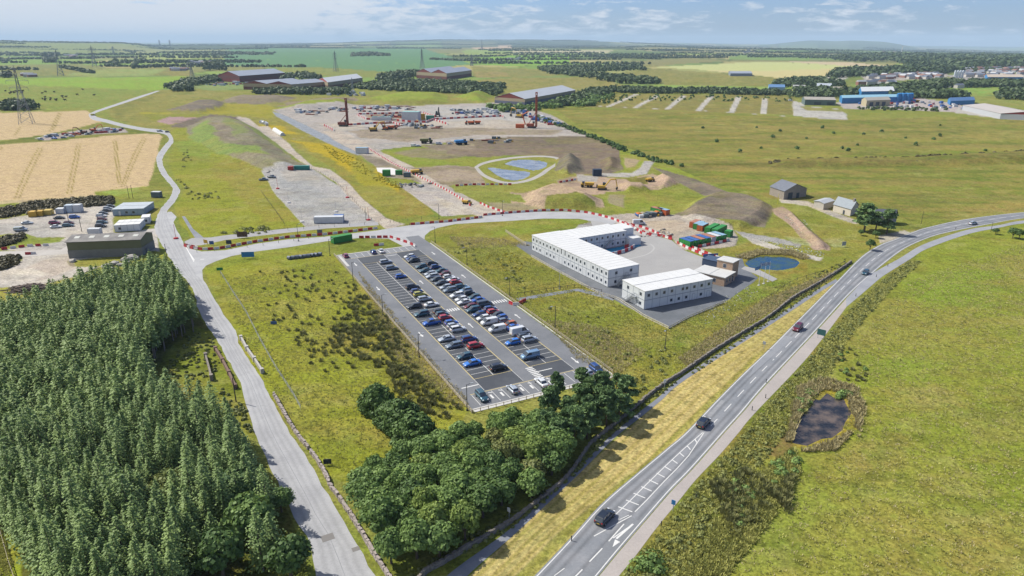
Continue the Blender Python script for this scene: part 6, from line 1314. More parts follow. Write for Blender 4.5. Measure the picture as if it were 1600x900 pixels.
sign(379, 372, 4.2, 2.2, .5, mat('sign_brown', alb('#6b5648'), .7), R(4), 'brown board on the grass strip by the junction'); sign(331, 383, 1.8, 1.4, .3, cb, R(0), 'small blue board behind the barriers'); sign(358, 382, 2.2, 1.6, .2, cn, R(0), 'navy board behind the barriers'); sign(322, 383, 2.4, 1.4, .8, cyl, R(-30), 'cream board at the mouth of the lane'); sign(500, 366, 2.2, 1.8, .2, cdg, R(0), 'grey box on posts behind the barriers')
sign(512, 727, 1.5, 1.1, .3, M_dkst, R(10), 'dark notice board at the corner of the broadleaf wood', post=1); sign(428, 507, 1.8, .9, .1, cb, R(0), 'small blue board lying in the meadow', post=1); sign(1121, 410, 2.6, 2.2, 0, M_white, R(30), 'white panel beside the barriers at the timber building', post=1); sign(1110, 402, 6, 1.2, .2, cb, R(12), 'blue skip side in the grass below the containers', post=2)
sign(1193, 545, .8, .8, 1.3, M_sgb, R(-40), 'small round grey sign in the dry verge', post=1); sign(795, 812, .6, .8, 1.6, M_white, R(-40), 'small white sign at the edge of the broadleaf wood', post=1); sign(1038, 608, .7, .9, 1.6, M_white, R(20), 'white post sign at the stone wall', post=1)
# bollards along the cycle path
for k, (x, y) in enumerate(((1033,822), (1087,779), (1175,641), (1196,622), (1337,463), (1369,433), (1387,416), (1493,358), (1197,598), (893,845))):
    b = MB(); b.tube((0, 0, 0), (0, 0, 1.0), .09, .07, n=8); b.tube((0, 0, .75), (0, 0, .9), .095, .095, n=8); o = b.build('bollard', mat('marker_dark', (.03, .03, .035), .6)); o.location = G(x, y); tag(o, 'small dark marker post beside the cycle path, %s from the bottom' % ORD[k] if k < 8 else ('short marker post in the main road edge', 'short marker post on the dry verge kerb')[k-8], 'bollard', 'marker posts by the main road')
# stone walls
M_stone = mat('wall_stone', alb('#9c948a'), .95, noise=.3, nscale=1.4, rnd_v=.1)
M_pstone = mat('pale_wall_stone', alb('#b9ada6'), .95, noise=.25, nscale=1.6)
def stone_wall(px, h_, w_, m_, label, gaps=(), lean=.2, world=None):
    P = smooth_line(world or [G(*p) for p in px], 6); L_ = plen(P); n_ = int(L_/.62); Q_ = resample(P, n_+1); b = MB()
    for i in range(n_):
        t = i/n_
        if any(g0 < t < g1 for g0, g1 in gaps): continue
        a_, c_ = Q_[i], Q_[i+1]; an = math.atan2(c_[1]-a_[1], c_[0]-a_[0]); hh = h_*rnd.uniform(.8, 1.1)
        for z0, z1 in ((0, hh*.45), (hh*.45, hh)):
            s_ = rnd.uniform(.8, 1.15); b.obox(((a_[0]+c_[0])/2+rnd.uniform(-.06, .06), (a_[1]+c_[1])/2+rnd.uniform(-.06, .06), (z0+z1)/2), .6*s_+.05, w_*rnd.uniform(.75, 1.15)*(1 if z0 == 0 else .85), (z1-z0)*1.02, an+rnd.uniform(-.15, .15), 0, rnd.uniform(-lean, lean))
    return tag(b.build('dry_stone_wall', m_), label, 'stone wall')
stone_wall([(428,618),(436,632),(460,674),(482,702),(500,728),(510,745),(517,762),(530,780),(545,802),(560,826),(576,852),(590,876),(606,900),(625,930)], 1.0, .55, M_pstone, 'pinkish dry stone wall along the pale road and past the broadleaf wood', ((.36, .38), (.62, .63)))
stone_wall([(640,925),(665,896),(690,882),(717,866),(750,846),(792,821),(840,786),(887,746),(922,697),(947,676),(985,644),(1017,617),(1040,600),(1067,583),(1125,543),(1200,497),(1237,468),(1275,446),(1310,424),(1330,410)], .95, .5, M_stone, 'grey dry stone wall between the rough grass and the dry verge')
wall2 = tag(MB().build('parapet_wall', mat('parapet_concrete', alb('#c9c4bd'), .85, noise=.12)), 'pale concrete parapet with square piers beside the pale road', 'wall'); bpy.data.objects.remove(wall2)
def parapet(px, h_, w_, label, m_, piers, name='parapet_wall'):
    P = Gp(px); root = empty(name, P[0], 0, label, 'wall'); b = MB(); O = P[0]
    for a_, c_ in zip(P[:-1], P[1:]):
        c = (a_+c_)/2-O; b.obox((c.x, c.y, h_/2), (c_-a_).length, w_, h_, math.atan2((c_-a_).y, (c_-a_).x))
    b.build('wall', m_, root); Q_ = resample(P, piers)
    for q in Q_: MB().obox((q[0]-O.x, q[1]-O.y, h_*.6), .9, .8, h_*1.2, math.atan2((P[-1]-P[0]).y, (P[-1]-P[0]).x)).build('pier', m_, root)
parapet([(377,531),(387,549),(399,566),(410,583)], 1.1, .45, 'pale concrete parapet with square piers right of the pale road', mat('parapet_concrete', alb('#c9c4bd'), .85, noise=.12), 4)
parapet([(337,548),(346,562),(357,583),(368,607)], 1.0, .5, 'brown brick retaining wall with piers left of the pale road', mat('retaining_brick', alb('#8d7468'), .9, noise=.2), 4)
parapet([(322,560),(327,578),(331,594)], 1.3, .4, 'short weathered wall stub in the scrub by the plantation', M_stone, 2)
# hay bales row, logs, rubble, skips, cows, portable toilets
M_bale = mat('wrapped_bale', alb('#7d8796'), .5, noise=.25, nscale=1)
for k in range(9):
    p0 = G(452, 405.5); p1 = G(500, 399.5); p = p0+(p1-p0)*(k/8); b = MB(); b.tube((0, -.65, .65), (0, .65, .65), .68, n=14); o = b.build('wrapped_bale', M_bale); o.location = (p.x, p.y+rnd.uniform(-.2, .2), 0); o.rotation_euler = (0, 0, R(rnd.uniform(60, 110))); tag(o, 'grey wrapped round bale in the row above the meadow', 'bale', 'row of grey wrapped bales')
b = MB()
for k in range(260):
    q = Vector((rnd.gauss(0, 3.4), rnd.gauss(0, 1.6))); z = max(.15, 2.0*(1-(q.x/7.5)**2-(q.y/3.8)**2)*rnd.uniform(.3, 1)); a_ = rnd.uniform(-.5, .5)+R(20); d_ = Vector((math.cos(a_), math.sin(a_), rnd.uniform(-.15, .2)))*rnd.uniform(.7, 1.3); b.tube(Vector((q.x, q.y, z))-d_, Vector((q.x, q.y, z))+d_, rnd.uniform(.12, .22), n=6)
o = b.build('log_pile', mat('cut_timber', alb('#8f7f74'), .9, noise=.35, nscale=1.5)); o.location = G(51, 453); tag(o, 'heap of cut logs at the corner of the spruce plantation', 'log pile', None, 'stuff')
M_rock = mat('pale_rock', alb('#c3bdb2'), .9, noise=.2, nscale=1)
def rock(p, r_, label, group, m_=None):
    bm = bmesh.new(); bmesh.ops.create_icosphere(bm, subdivisions=2, radius=r_)
    for v in bm.verts: v.co *= rnd.uniform(.78, 1.15); v.co.z *= .6
    me = bpy.data.meshes.new('boulder'); bm.to_mesh(me); bm.free(); me.materials.append(m_ or M_rock); o = bpy.data.objects.new('boulder', me); link(o); o.location = (p.x, p.y, r_*.3); o.rotation_euler.z = rnd.uniform(0, 6); return tag(o, label, 'boulder', group)
for (x, y, r_) in ((165,418,1.5),(172,415,1.1),(180,413,1.6),(188,415,1.2),(196,408,1.7),(205,405,2.1),(212,405,1.4),(200,411,1.0),(114,409,1.3),(177,420,1.0)): rock(G(x, y), r_, 'pale boulder in the heap between the olive shed and the plantation', 'pale boulders by the plantation')
for k in range(26): q = G(rnd.uniform(985, 1050), rnd.uniform(355, 372)); rock(q, rnd.uniform(.4, .9), 'rubble block among the heaped barriers', 'rubble among the barriers', M_rock if k % 2 else M_stone)
for k in range(22): q = G(rnd.uniform(411, 448), rnd.uniform(262, 270)); rock(q, rnd.uniform(.5, 1.2), 'stored item at the top of the gravel yard', 'stores at the top of the gravel yard', (M_rock, M_stone, cdg)[k % 3])
for k in range(24): q = G(rnd.uniform(625, 672), rnd.uniform(287, 293)); rock(q, rnd.uniform(.6, 1.2), 'dark stored item at the top of the lower gravel yard', 'stores at the lower gravel yard', (M_stone, M_dkst, cdg)[k % 3])
for k, (x, y) in enumerate(((275,373),(525,331),(543,309),(472,347),(576,344),(451,317),(434,295))):
    b = MB(); b.tube((0, 0, 0), (0, 0, .5), 1.0, .9, n=12); b.tube((0, 0, .5), (0, 0, 6), .07, n=6); o = b.build('lighting_base', (M_br, M_bw)[k % 2]); o.location = G(x, y); tag(o, 'mast on a %s drum base, %s around the gravel yard' % (('red', 'white')[k % 2], ORD[k]), 'mast', 'masts round the gravel yard')
for k in range(5):   # skips by the containers
    b = MB(); b.prism([(-1.3, .9), (-.9, .1), (.9, .1), (1.3, .9), (1.2, 1.3), (-1.2, 1.3)], -1.6, 1.6); b.prism([(-1.1, 1.3), (1.1, 1.3), (.6, 1.7), (-.4, 1.75)], -1.3, 1.3, 1); o = b.build('waste_skip', [(cb, cyl, cb, cn, cdg)[k], (mat('skip_waste_orange', alb('#c87a3e'), .9), mat('skip_waste', alb('#a89a80'), .9))[k % 2]]); o.location = G(998+k*7.2, 338-.7*k); o.rotation_euler.z = R(15)
    tag(o, '%s skip of waste, %s from the left beside the green containers' % (('blue', 'yellow', 'blue', 'navy', 'grey')[k], ORD[k]), 'skip', 'waste skips beside the containers')
M_cow = mat('cow_dark', (.03, .022, .018), .8)
for k in range(34):
    q = G(*rnd.choice(((rnd.uniform(8, 40), rnd.uniform(143, 147)), (rnd.uniform(60, 160), rnd.uniform(138, 160)), (rnd.uniform(70, 105), rnd.uniform(150, 158))))); b = MB(); b.add(*[[(x*1.9, y*1.9, z*1.9) for x, y, z in s_] if i == 0 else s_ for i, s_ in enumerate(loft([(-.75, .2, .75, .3, .95, .22, 1.25), (-.4, .26, .62, .36, .9, .25, 1.35), (.4, .26, .6, .36, .9, .24, 1.36), (.8, .16, .8, .22, 1.05, .16, 1.4), (1.15, .1, 1.0, .14, 1.15, .1, 1.4), (1.4, .06, .85, .09, .95, .07, 1.15)]))])
    for x in (-.6, .5):
        for y in (-.2, .2): b.tube((x*1.9, y*1.9, 0), (x*1.9, y*1.9, 1.5), .14, .18, n=5)
    o = b.build('cow', M_cow); o.location = q; o.rotation_euler.z = rnd.uniform(0, 6.28); tag(o, 'dark cow grazing in the far left pasture', 'cow', 'dark cattle in the far left pasture')
# pylons
M_pyl = mat('pylon_steel', (.22, .24, .26), .6, metal=.3)
def pylon(xb, yb, yt, label, rot=.5, r_=.17):
    p = G(xb, yb); h_ = height_at(xb, yb, yt); root = empty('electricity_pylon', p, rot, label, 'pylon', 'line of electricity pylons'); r_ = max(r_, p.length*.00022)
    b = MB(); lv = [0, .13, .25, .36, .46, .56, .66, .76, .86, .95]
    def hw(t): return h_*(.085*(1-t/.62)+.022) if t < .62 else h_*.022*(1-(t-.62)/.6)
    for i in range(len(lv)-1):
        t0, t1 = lv[i], lv[i+1]; a0, a1 = hw(t0), hw(t1); c = ((-1, -1), (1, -1), (1, 1), (-1, 1))
        for j in range(4):
            x, y = c[j]; x2, y2 = c[(j+1) % 4]; b.tube((x*a0, y*a0, t0*h_), (x*a1, y*a1, t1*h_), r_, n=4, cap=False)
            b.tube((x*a0, y*a0, t0*h_), (x2*a1, y2*a1, t1*h_), r_*.6, n=4, cap=False); b.tube((x2*a0, y2*a0, t0*h_), (x*a1, y*a1, t1*h_), r_*.6, n=4, cap=False)
    b.tube((0, 0, .93*h_), (0, 0, h_), r_*1.2, n=4); b.build('tower', M_pyl, root)
    for t, w_ in ((.62, .14), (.74, .17), (.86, .12)):
        a_ = MB()
        for s in (-1, 1):
            a_.tube((s*hw(t), 0, t*h_), (s*w_*h_, 0, t*h_+.2), r_*.8, n=4); a_.tube((s*hw(t), 0, (t+.045)*h_), (s*w_*h_, 0, t*h_+.2), r_*.6, n=4)
            a_.tube((s*w_*h_, 0, t*h_), (s*w_*h_, 0, t*h_-3), r_*.7, n=4)
        a_.build('cross_arm', M_pyl, root)
for i, (x, y, yt, lb_) in enumerate(((42,193,102,'nearest lattice pylon standing in the cereal stubble'), (95,118,77,'second lattice pylon beyond the bright pasture'), (148,104,71,'third lattice pylon of the line running to the left horizon'), (178,86,72,'slight lattice pylon beyond the third on the left'), (301,124,92,'lattice pylon beside the trees left of the maroon warehouse'), (250,73,62,'tiny lattice pylon, left of two on the left horizon'), (266,73,62,'tiny lattice pylon, right of two on the left horizon'), (525,112,79,'lattice pylon standing in the wide green fields'), (660,110,75,'lattice pylon behind the twin gabled warehouse'), (737,103,84,'lattice pylon at the right edge of the green fields'), (551,143,121,'short lattice pylon in front of the pale roofed warehouse'), (753,78,63,'tiny lattice pylon on the central horizon'))): pylon(x, y, yt, lb_, .4+.1*i)
# far town: small houses
hr = random.Random(3); TH = [mat('town_render', alb('#d5d0c8'), .8), mat('town_grey', alb('#a8a9b0'), .8), mat('town_brick', alb('#a5786a'), .8)]; TR = [mat('town_slate', alb('#7e8594'), .7), mat('town_tile', alb('#9a7468'), .7), mat('town_pale', alb('#c5c8cc'), .7)]
HM = []
for i in range(6):
    b = MB(); w_, l_, h_ = hr.uniform(7, 10), hr.uniform(10, 20), hr.uniform(4, 6.5); b.box(-l_/2, -w_/2, 0, l_/2, w_/2, h_); r_ = MB(); b2_ = [(-w_/2-.3, h_), (w_/2+.3, h_), (0, h_+3)]
    b.add([(-l_/2, y, z) for y, z in b2_]+[(l_/2, y, z) for y, z in b2_], [(0, 1, 2), (3, 5, 4), (0, 3, 4, 1), (1, 4, 5, 2), (2, 5, 3, 0)], 1); o = b.build('town_house', [TH[i % 3], TR[i % 3]]); HM.append(o.data); bpy.data.objects.remove(o)
TZ = [((1352,1470),(116,124),46,'small house in the cluster left of the white silos'), ((1500,1600),(108,117),60,'small house in the slate roofed estate at the right edge'), ((1505,1600),(117,121),22,'small unit in the works strip right of the white silos'), ((1415,1515),(107,110),16,'white house in the line along the far trees'), ((1340,1400),(130,133),8,'small low unit behind the field beside the dark trees')]
FH = [((40,52),(118,121),5),((100,122),(87,89),7),((300,330),(98,101),9),((270,292),(109,111),8),((205,222),(71,74),6),((525,545),(71,73),5),((604,618),(72,74),4),((680,720),(72,76),9),((790,826),(92,95),6),((972,990),(74,76),6),((1163,1190),(80,84),10),((1360,1400),(79,83),8),((1470,1500),(136,139),3),((1558,1572),(134,136),2),((795,800),(92,94),2)]
for (xr, yr, n_, lb_) in TZ:
    for k in range(n_):
        o = bpy.data.objects.new('town_house', hr.choice(HM)); link(o); o.location = G(hr.uniform(*xr), hr.uniform(*yr)); o.rotation_euler.z = hr.choice((.1, .2, 1.7, .3)); tag(o, lb_, 'house', lb_.replace('small house', 'houses').replace('white house', 'white houses'))
for i, (xr, yr, n_) in enumerate(FH):
    for k in range(n_):
        x, y = hr.uniform(*xr), hr.uniform(*yr); p = G(x, y); o = bpy.data.objects.new('farmhouse', hr.choice(HM)); link(o); o.location = (p.x, p.y, ground_z(p.x, p.y)); o.rotation_euler.z = hr.uniform(0, 1); tag(o, 'pale farm building scattered among the far fields', 'farmhouse', 'far farm buildings')

# wind turbine / mast on the right
b = MB(); p = G(1408, 86); b.tube((0, 0, 0), (0, 0, 55), 2.2, 1.3, n=8)
for k in range(3): a_ = 2.1*k+.4; b.tube((0, -2, 55), (math.cos(a_)*26, -2, 55+math.sin(a_)*26), 1.0, .3, n=5)
o = b.build('wind_turbine', M_white); o.location = (p.x, p.y, ground_z(p.x, p.y)-2); tag(o, 'white wind turbine among the far fields on the right', 'wind turbine')

# stores, plant and materials over the construction pad
def stack_mesh(nm, cols, dims):
    b = MB(); x = 0
    for i, (w_, d_, h_) in enumerate(dims): b.box(x, -d_/2, 0, x+w_, d_/2, h_, i % len(cols)); x += w_+.25
    o = b.build(nm, cols); me = o.data; bpy.data.objects.remove(o); return me
KIT = [('pallet_stack', stack_mesh('pallet_stack', [cw, cdg, M_stone], [(2, 2, 1.4), (2, 2.4, 1.9), (1.6, 2, .9)]), 'pale pallet stack'), ('welfare_unit', stack_mesh('welfare_unit', [cw, clb], [(5, 2.6, 2.6), (.8, 2.2, 1.2)]), 'white site unit'),
       ('steel_bundle', stack_mesh('steel_bundle', [cmat('rust', '#9a5a44'), M_stone], [(9, 1.6, .9), (3, 1.2, .6)]), 'rusty steel bundle'), ('generator_set', stack_mesh('generator_set', [cdg, cyl], [(3, 1.6, 1.9), (1, 1.4, 1.0)]), 'grey generator set'),
       ('blue_unit', stack_mesh('blue_unit', [cb, cn], [(4, 2.4, 2.6), (2, 2, 1.6)]), 'blue site unit'), ('red_unit', stack_mesh('red_unit', [MATS['container_red'], co_], [(3.4, 2, 1.7), (2.4, 1.8, 1.2)]), 'red equipment box')]
ZONES = [([(560,181),(640,178),(660,186),(600,186)], 14, 'inside the barrier ring of the pad', (0, 2, 3, 5)), ([(700,172),(760,171),(780,180),(700,181)], 26, 'in the pale stores at the back right of the pad', (0, 0, 1, 3)), ([(782,166),(800,168),(880,196),(860,198),(800,178)], 24, 'in the line along the right edge of the pad', (1, 4, 5, 4)),
         ([(450,172),(540,167),(545,174),(470,180)], 26, 'along the top left edge of the pad', (0, 1, 2, 5, 3)), ([(545,168),(640,166),(640,172),(560,176)], 22, 'at the top of the pad', (2, 5, 0, 1)), ([(570,190),(640,193),(700,200),(600,204)], 16, 'on the open middle of the pad', (2, 3, 0)), ([(700,222),(780,216),(800,222),(720,228)], 10, 'on the brown earth below the pad', (0, 3, 2)), ([(1330,158),(1420,156),(1500,163),(1480,172),(1350,168)], 46, 'in the busy works yard by the blue sheds', (0, 1, 4, 5, 3)), ([(318,131),(400,128),(395,133),(320,135)], 22, 'in the yard of the maroon warehouse', (1, 1, 3, 5)), ([(60,216),(125,206),(190,202),(190,206),(120,212)], 16, 'in the roadside compound between the cereal fields', (0, 1, 5)), ([(500,143),(560,143),(570,152),(510,152)], 22, 'in the fenced equipment yard beyond the pad', (1, 1, 3)), ([(560,133),(610,131),(610,136),(565,138)], 10, 'outside the pale roofed warehouse', (5, 0)), ([(990,337),(1035,333),(1040,338),(1000,342)], 5, 'beside the waste skips', (0, 3))]
for px, n_, where, ks in ZONES:
    n_ = int(n_*(1.8 if 160 < px[0][1] < 195 and px[0][0] < 900 else 1)); P = rand_in([(p.x, p.y) for p in Gp(px)], n_)
    for q in P:
        nm, me, lb_ = KIT[rnd.choice(ks)]; o = bpy.data.objects.new(nm, me); link(o); s_ = rnd.uniform(.7, 1.25)*(1.3 if q[1] > 900 else 1); o.scale = (s_, s_, s_); o.location = (q[0], q[1], 0); o.rotation_euler.z = rnd.choice((.1, -.3, 1.4, 1.0))+rnd.gauss(0, .1); tag(o, lb_+' '+where, 'site store', lb_+'s '+where)
# ---------------------------------------------------------------- vegetation
gv = np.random.default_rng(11)
def quads_at(C, N, s, asp=1.0, g=gv):
    """leaf-sized faces at C, facing roughly along N; s per-face size"""
    n_ = len(C); t = g.normal(size=(n_, 3)); t -= (t*N).sum(1)[:, None]*N; t /= np.linalg.norm(t, axis=1)[:, None]+1e-9; b_ = np.cross(N, t)
    s = np.broadcast_to(s, (n_,))[:, None]; t = t*s*.5; b_ = b_*s*.5*asp
    V = np.stack([C-t-b_*.7, C+t*.9-b_, C+t+b_*.8, C-t*.8+b_], 1).reshape(-1, 3); return V, np.arange(n_*4).reshape(-1, 4)
def unit(n_, g=gv): v = g.normal(size=(n_, 3)); return v/np.linalg.norm(v, axis=1)[:, None]
def clumps(C, Rr, per, size, flat=.8, out=.75, g=gv):
    n_ = len(C); D = unit(n_*per, g); D[:, 2] = np.where(D[:, 2] < -.35, -D[:, 2], D[:, 2]); r_ = np.repeat(Rr, per); c = np.repeat(C, per, 0)
    P = c+D*(r_*g.uniform(.6, 1.18, n_*per))[:, None]*np.array([1, 1, flat]); N = D*out+unit(n_*per, g)*(1-out)*1.3; N /= np.linalg.norm(N, axis=1)[:, None]
    V, Q_ = quads_at(P, N, size*g.uniform(.7, 1.35, n_*per), 1, g); tone = np.repeat(np.clip(np.repeat(g.uniform(.1, .9, n_), per)+g.normal(0, .12, n_*per), 0, 1), 4); return V, Q_, tone
def cat_(parts):
    V = []; Q_ = []; T_ = []; k = 0
    for v, q, t in parts: V.append(v); Q_.append(q+k); T_.append(t); k += len(v)
    return np.concatenate(V), np.concatenate(Q_), np.concatenate(T_)
L_spr = leafmat('spruce_needles', (.048, .10, .030), (.25, .34, .10), .25, .12)
L_brd = leafmat('broadleaf_leaves', (.05, .105, .028), (.22, .32, .085), .3, .25)
L_lim = leafmat('lime_leaves', (.07, .13, .03), (.30, .38, .09), .3, .3)
L_drk = leafmat('dark_leaves', (.035, .075, .022), (.125, .20, .05), .35, .18)
L_pin = leafmat('pine_needles', (.055, .11, .05), (.18, .27, .09), .35, .15)
L_yel = leafmat('maple_leaves', (.06, .10, .025), (.24, .27, .08), .5, .25)
L_far = leafmat('far_leaves', (.035, .062, .022), (.088, .125, .042), .02, .1)
L_scr = leafmat('scrub_leaves', (.085, .11, .032), (.25, .26, .075), .3, .15)
L_rsh = leafmat('rush_blades', (.085, .10, .035), (.24, .235, .09), .4, .15)
L_hth = leafmat('heather_leaves', (.05, .045, .02), (.13, .11, .045), .3, .1)
M_bark = mat('bark_brown', (.10, .075, .055), .9, noise=.2, nscale=3); M_sbark = mat('spruce_bark', (.16, .13, .11), .9, noise=.2, nscale=3)
def spruce_arrays(H_, Rm, layers, per, leaf, g, zf=.12):
    P = []; N = []; S = []; T_ = []; z0 = H_*zf
    for i in range(layers):
        t = (i+g.uniform(0, .5))/layers; z = z0+(H_-z0)*t; r_ = Rm*1.0*min(1, (1-t)/.5)**.8*g.uniform(.78, 1.2)+.05; nb_ = max(4, int(per*(1-t*.55))); a0 = g.uniform(0, 6.28)
        for j in range(nb_):
            a_ = a0+6.283*j/nb_+g.normal(0, .12); rr_ = r_*g.uniform(.75, 1.15); tn_ = g.uniform(.1, .8)
            for f_ in (.42, .72, 1.0):
                P.append((math.cos(a_)*rr_*f_, math.sin(a_)*rr_*f_, z-.22*rr_*f_+g.normal(0, .07))); n__ = np.array([math.cos(a_)*.35, math.sin(a_)*.35, 1])+g.normal(0, .34, 3); N.append(n__/np.linalg.norm(n__)); S.append(leaf*(1.25-.35*f_)*(1-.35*t)); T_.append(tn_+.25*f_-.1)
    P.append((0, 0, H_)); N.append((1, 0, 0)); S.append(.35); T_.append(.6)
    V, Q_ = quads_at(np.array(P), np.array(N), np.array(S), .8, g); return V, Q_, np.repeat(np.clip(T_, 0, 1), 4)
SPR = []
for i in range(6):
    g = np.random.default_rng(100+i); H_ = (10.5, 11.5, 12.2, 11.0, 12.8, 10)[i]; V, Q_, T_ = spruce_arrays(H_, (1.7, 1.85, 1.9, 1.65, 2.0, 1.75)[i], 24, 14, .46, g)
    cm = np_mesh('crown', V, Q_, L_spr, T_); tr = MB().tube((0, 0, 0), (0, 0, H_*.96), .17, .03, n=6).build('trunk', M_sbark); tm_ = tr.data; bpy.data.objects.remove(tr); SPR.append((cm, tm_, H_))
def far_spruce(g): return spruce_arrays(11.3, 1.8, 14, 11, .62, g, .38)
def plant(kind, crown, trunk, p, s, rz, label, group=None, cat='tree', sz=None):
    root = empty(kind, (p[0], p[1], 0), rz, label, cat, group); root.scale = (s, s, sz or s)
    for nm, me in (('crown', crown), ('trunk', trunk)):
        if me: o = bpy.data.objects.new(nm, me); link(o, root)
    return root
SP = [(p.x, p.y) for p in Gp([(-190,560),(-60,528),(0,518),(60,500),(130,473),(180,455),(228,443),(262,436),(280,460),(296,492),(306,520),(300,530),(284,530),(262,545),(240,572),(236,600),(252,640),(290,655),(330,668),(368,700),(392,740),(410,782),(428,820),(446,850),(452,880),(440,905),(300,955),(140,990),(85,935),(56,888),(26,838),(0,812),(-60,800),(-190,790)])]
P0 = np.array(SP); lo, hi = P0.min(0), P0.max(0); sp_ = 2.25; ca, sa = math.cos(.42), math.sin(.42); pts = []
M_ = int(max(hi-lo)/sp_)+60; cx, cy = (lo+hi)/2
for i in range(-M_, M_):
    for j in range(-M_, M_):
        x = i*sp_+rnd.gauss(0, .34); y = j*sp_+rnd.gauss(0, .34); pts.append((cx+x*ca-y*sa, cy+x*sa+y*ca))
pts = np.array(pts); pts = pts[inpoly(pts[:, 0], pts[:, 1], SP)]
pts = pts[rng.random(len(pts)) > .05]
mp_ = [(G(270,800).x, G(270,800).y, 3.6), (G(205,790).x, G(205,790).y, 2.6), (G(395,850).x, G(395,850).y, 5.2), (G(455,905).x, G(455,905).y, 4.2), (G(350,905).x, G(350,905).y, 4.5), (G(318,745).x, G(318,745).y, 2.4)]
for (x, y, r_) in mp_: pts = pts[np.hypot(pts[:, 0]-x, pts[:, 1]-y) > r_]
def pixel_of(x, y, z=0):
    v = (z-CH)*math.cos(PIT)+y*math.sin(PIT); d_ = y*math.cos(PIT)-(z-CH)*math.sin(PIT); return 800+F*x/d_, 450-F*v/d_
infr = np.array([(-60 < pixel_of(x, y)[0] < 1650) for x, y in pts]); pts = pts[infr | (rng.random(len(pts)) > .4)]
pts = pts[np.argsort(np.hypot(pts[:, 0], pts[:, 1]))]
vis = np.array([-25 < pixel_of(x, y, 8)[0] < 1625 and pixel_of(x, y, 11)[1] < 915 for x, y in pts])
# nearest 290 in view plus the trees along the plantation's visible edge
idx = np.where(vis)[0][:292]; ind = np.zeros(len(pts), bool); ind[idx] = True
print('spruces', len(pts), vis.sum())
for k in np.where(ind)[0]:
    c, t, H_ = SPR[k % 6]; s = rnd.uniform(.84, 1.1); plant('spruce_tree', c, t, pts[k], s, rnd.uniform(0, 6.28), 'dark green spruce packed among others in the near part of the plantation', 'spruces of the plantation', sz=s*rnd.uniform(.9, 1.1))
FSP = [far_spruce(np.random.default_rng(200+i)) for i in range(8)]; parts = []; tk = MB()
for k in np.where(~ind)[0]:
    V, Q_, T_ = FSP[k % 8]; s = rnd.uniform(.78, 1.1); a_ = rnd.uniform(0, 6.28); c_, s_ = math.cos(a_), math.sin(a_); Rm = np.array([[c_, -s_, 0], [s_, c_, 0], [0, 0, 1]]); d_ = rnd.uniform(-.18, .18)
    W = (V*np.array([s, s, s*rnd.uniform(.88, 1.08)]))@Rm.T+np.array([pts[k][0], pts[k][1], 0]); parts.append((W, Q_, np.clip(T_+d_, 0, 1)))
    x, y = pts[k]; px_, py_ = pixel_of(x, y)
    if px_ > 200: tk.tube((x, y, 0), (x, y, 9.5*s), .16, .05, n=5, cap=False)
V, Q_, T_ = cat_(parts); o = link(bpy.data.objects.new('spruce_wood', np_mesh('spruce_wood', V, Q_, L_spr, T_))); tag(o, 'dense dark spruce plantation filling the left of the view behind the nearest trees', 'plantation', None, 'stuff')
o2 = tk.build('trunks', mat('pale_spruce_trunks', (.22, .18, .15), .9), o); tag(o2, None, None, None, 'stuff')

def broad_arrays(rx, rz_, nsub, per, leaf, g, low=.25):
    D = unit(nsub, g); D[:, 2] = np.abs(D[:, 2])*1.15-.32; C = D*np.array([rx*.72, rx*.72, rz_*.68])*g.uniform(.7, 1.1, nsub)[:, None]+np.array([0, 0, rz_*(1+low)]); r_ = rx*g.uniform(.18, .38, nsub); return clumps(C, r_, per, leaf, .85, .7, g)
BRD = []
for i in range(7):
    g = np.random.default_rng(300+i); rx = (2.9, 3.2, 3.5, 2.7, 3.1, 3.7, 2.6)[i]; rz_ = (2.9, 3.2, 3.0, 3.0, 3.4, 3.2, 2.7)[i]; A_ = broad_arrays(rx, rz_, 60, 64, .36, g)
    b = MB(); b.tube((0, 0, 0), (0, 0, rz_), .24, .14, n=7)
    for j in range(6): a_ = j*1.05; b.tube((0, 0, rz_*.55), (math.cos(a_)*rx*.6, math.sin(a_)*rx*.6, rz_*1.35), .1, .03, n=5)
    t_ = b.build('trunk', M_bark); tm_ = t_.data; bpy.data.objects.remove(t_); BRD.append((A_, tm_)); 
BM = {}
def bmesh_(i, m_):
    if (i, m_.name) not in BM: BM[(i, m_.name)] = np_mesh('crown', *BRD[i][0][:2], m_, BRD[i][0][2])
    return BM[(i, m_.name)]
def broadleaf(p, s, m_, label, group=None, kind='broadleaf_tree', sz=None):
    i = rnd.randrange(7); return plant(kind, bmesh_(i, m_), BRD[i][1], p, s, rnd.uniform(0, 6.28), label, group, 'tree', sz)
# pines: several flat tufted layers
def pine_arrays(H_, rx, g):
    C = []; r_ = []
    for i in range(34):
        t = g.uniform(0, 1)**.8; a_ = g.uniform(0, 6.28); q = rx*(1-.75*t)*g.uniform(.3, 1); C.append((math.cos(a_)*q, math.sin(a_)*q, H_*(.28+.7*t))); r_.append(rx*.27*g.uniform(.7, 1.2)*(1-.3*t))
    return clumps(np.array(C), np.array(r_), 60, .5, .5, .55, g)
PIN = []
for i in range(4):
    g = np.random.default_rng(400+i); A_ = pine_arrays((8, 9, 7.5, 8.5)[i], (3.0, 3.3, 2.8, 3.0)[i], g); t_ = MB().tube((0, 0, 0), (0, 0, 7), .22, .06, n=7).build('trunk', M_bark); tm_ = t_.data; bpy.data.objects.remove(t_); PIN.append((np_mesh('crown', A_[0], A_[1], L_pin, A_[2]), tm_))
def pine(p, s, label, group=None, sz=None): c, t = PIN[rnd.randrange(4)]; return plant('pine_tree', c, t, p, s, rnd.uniform(0, 6.28), label, group, 'tree', sz)
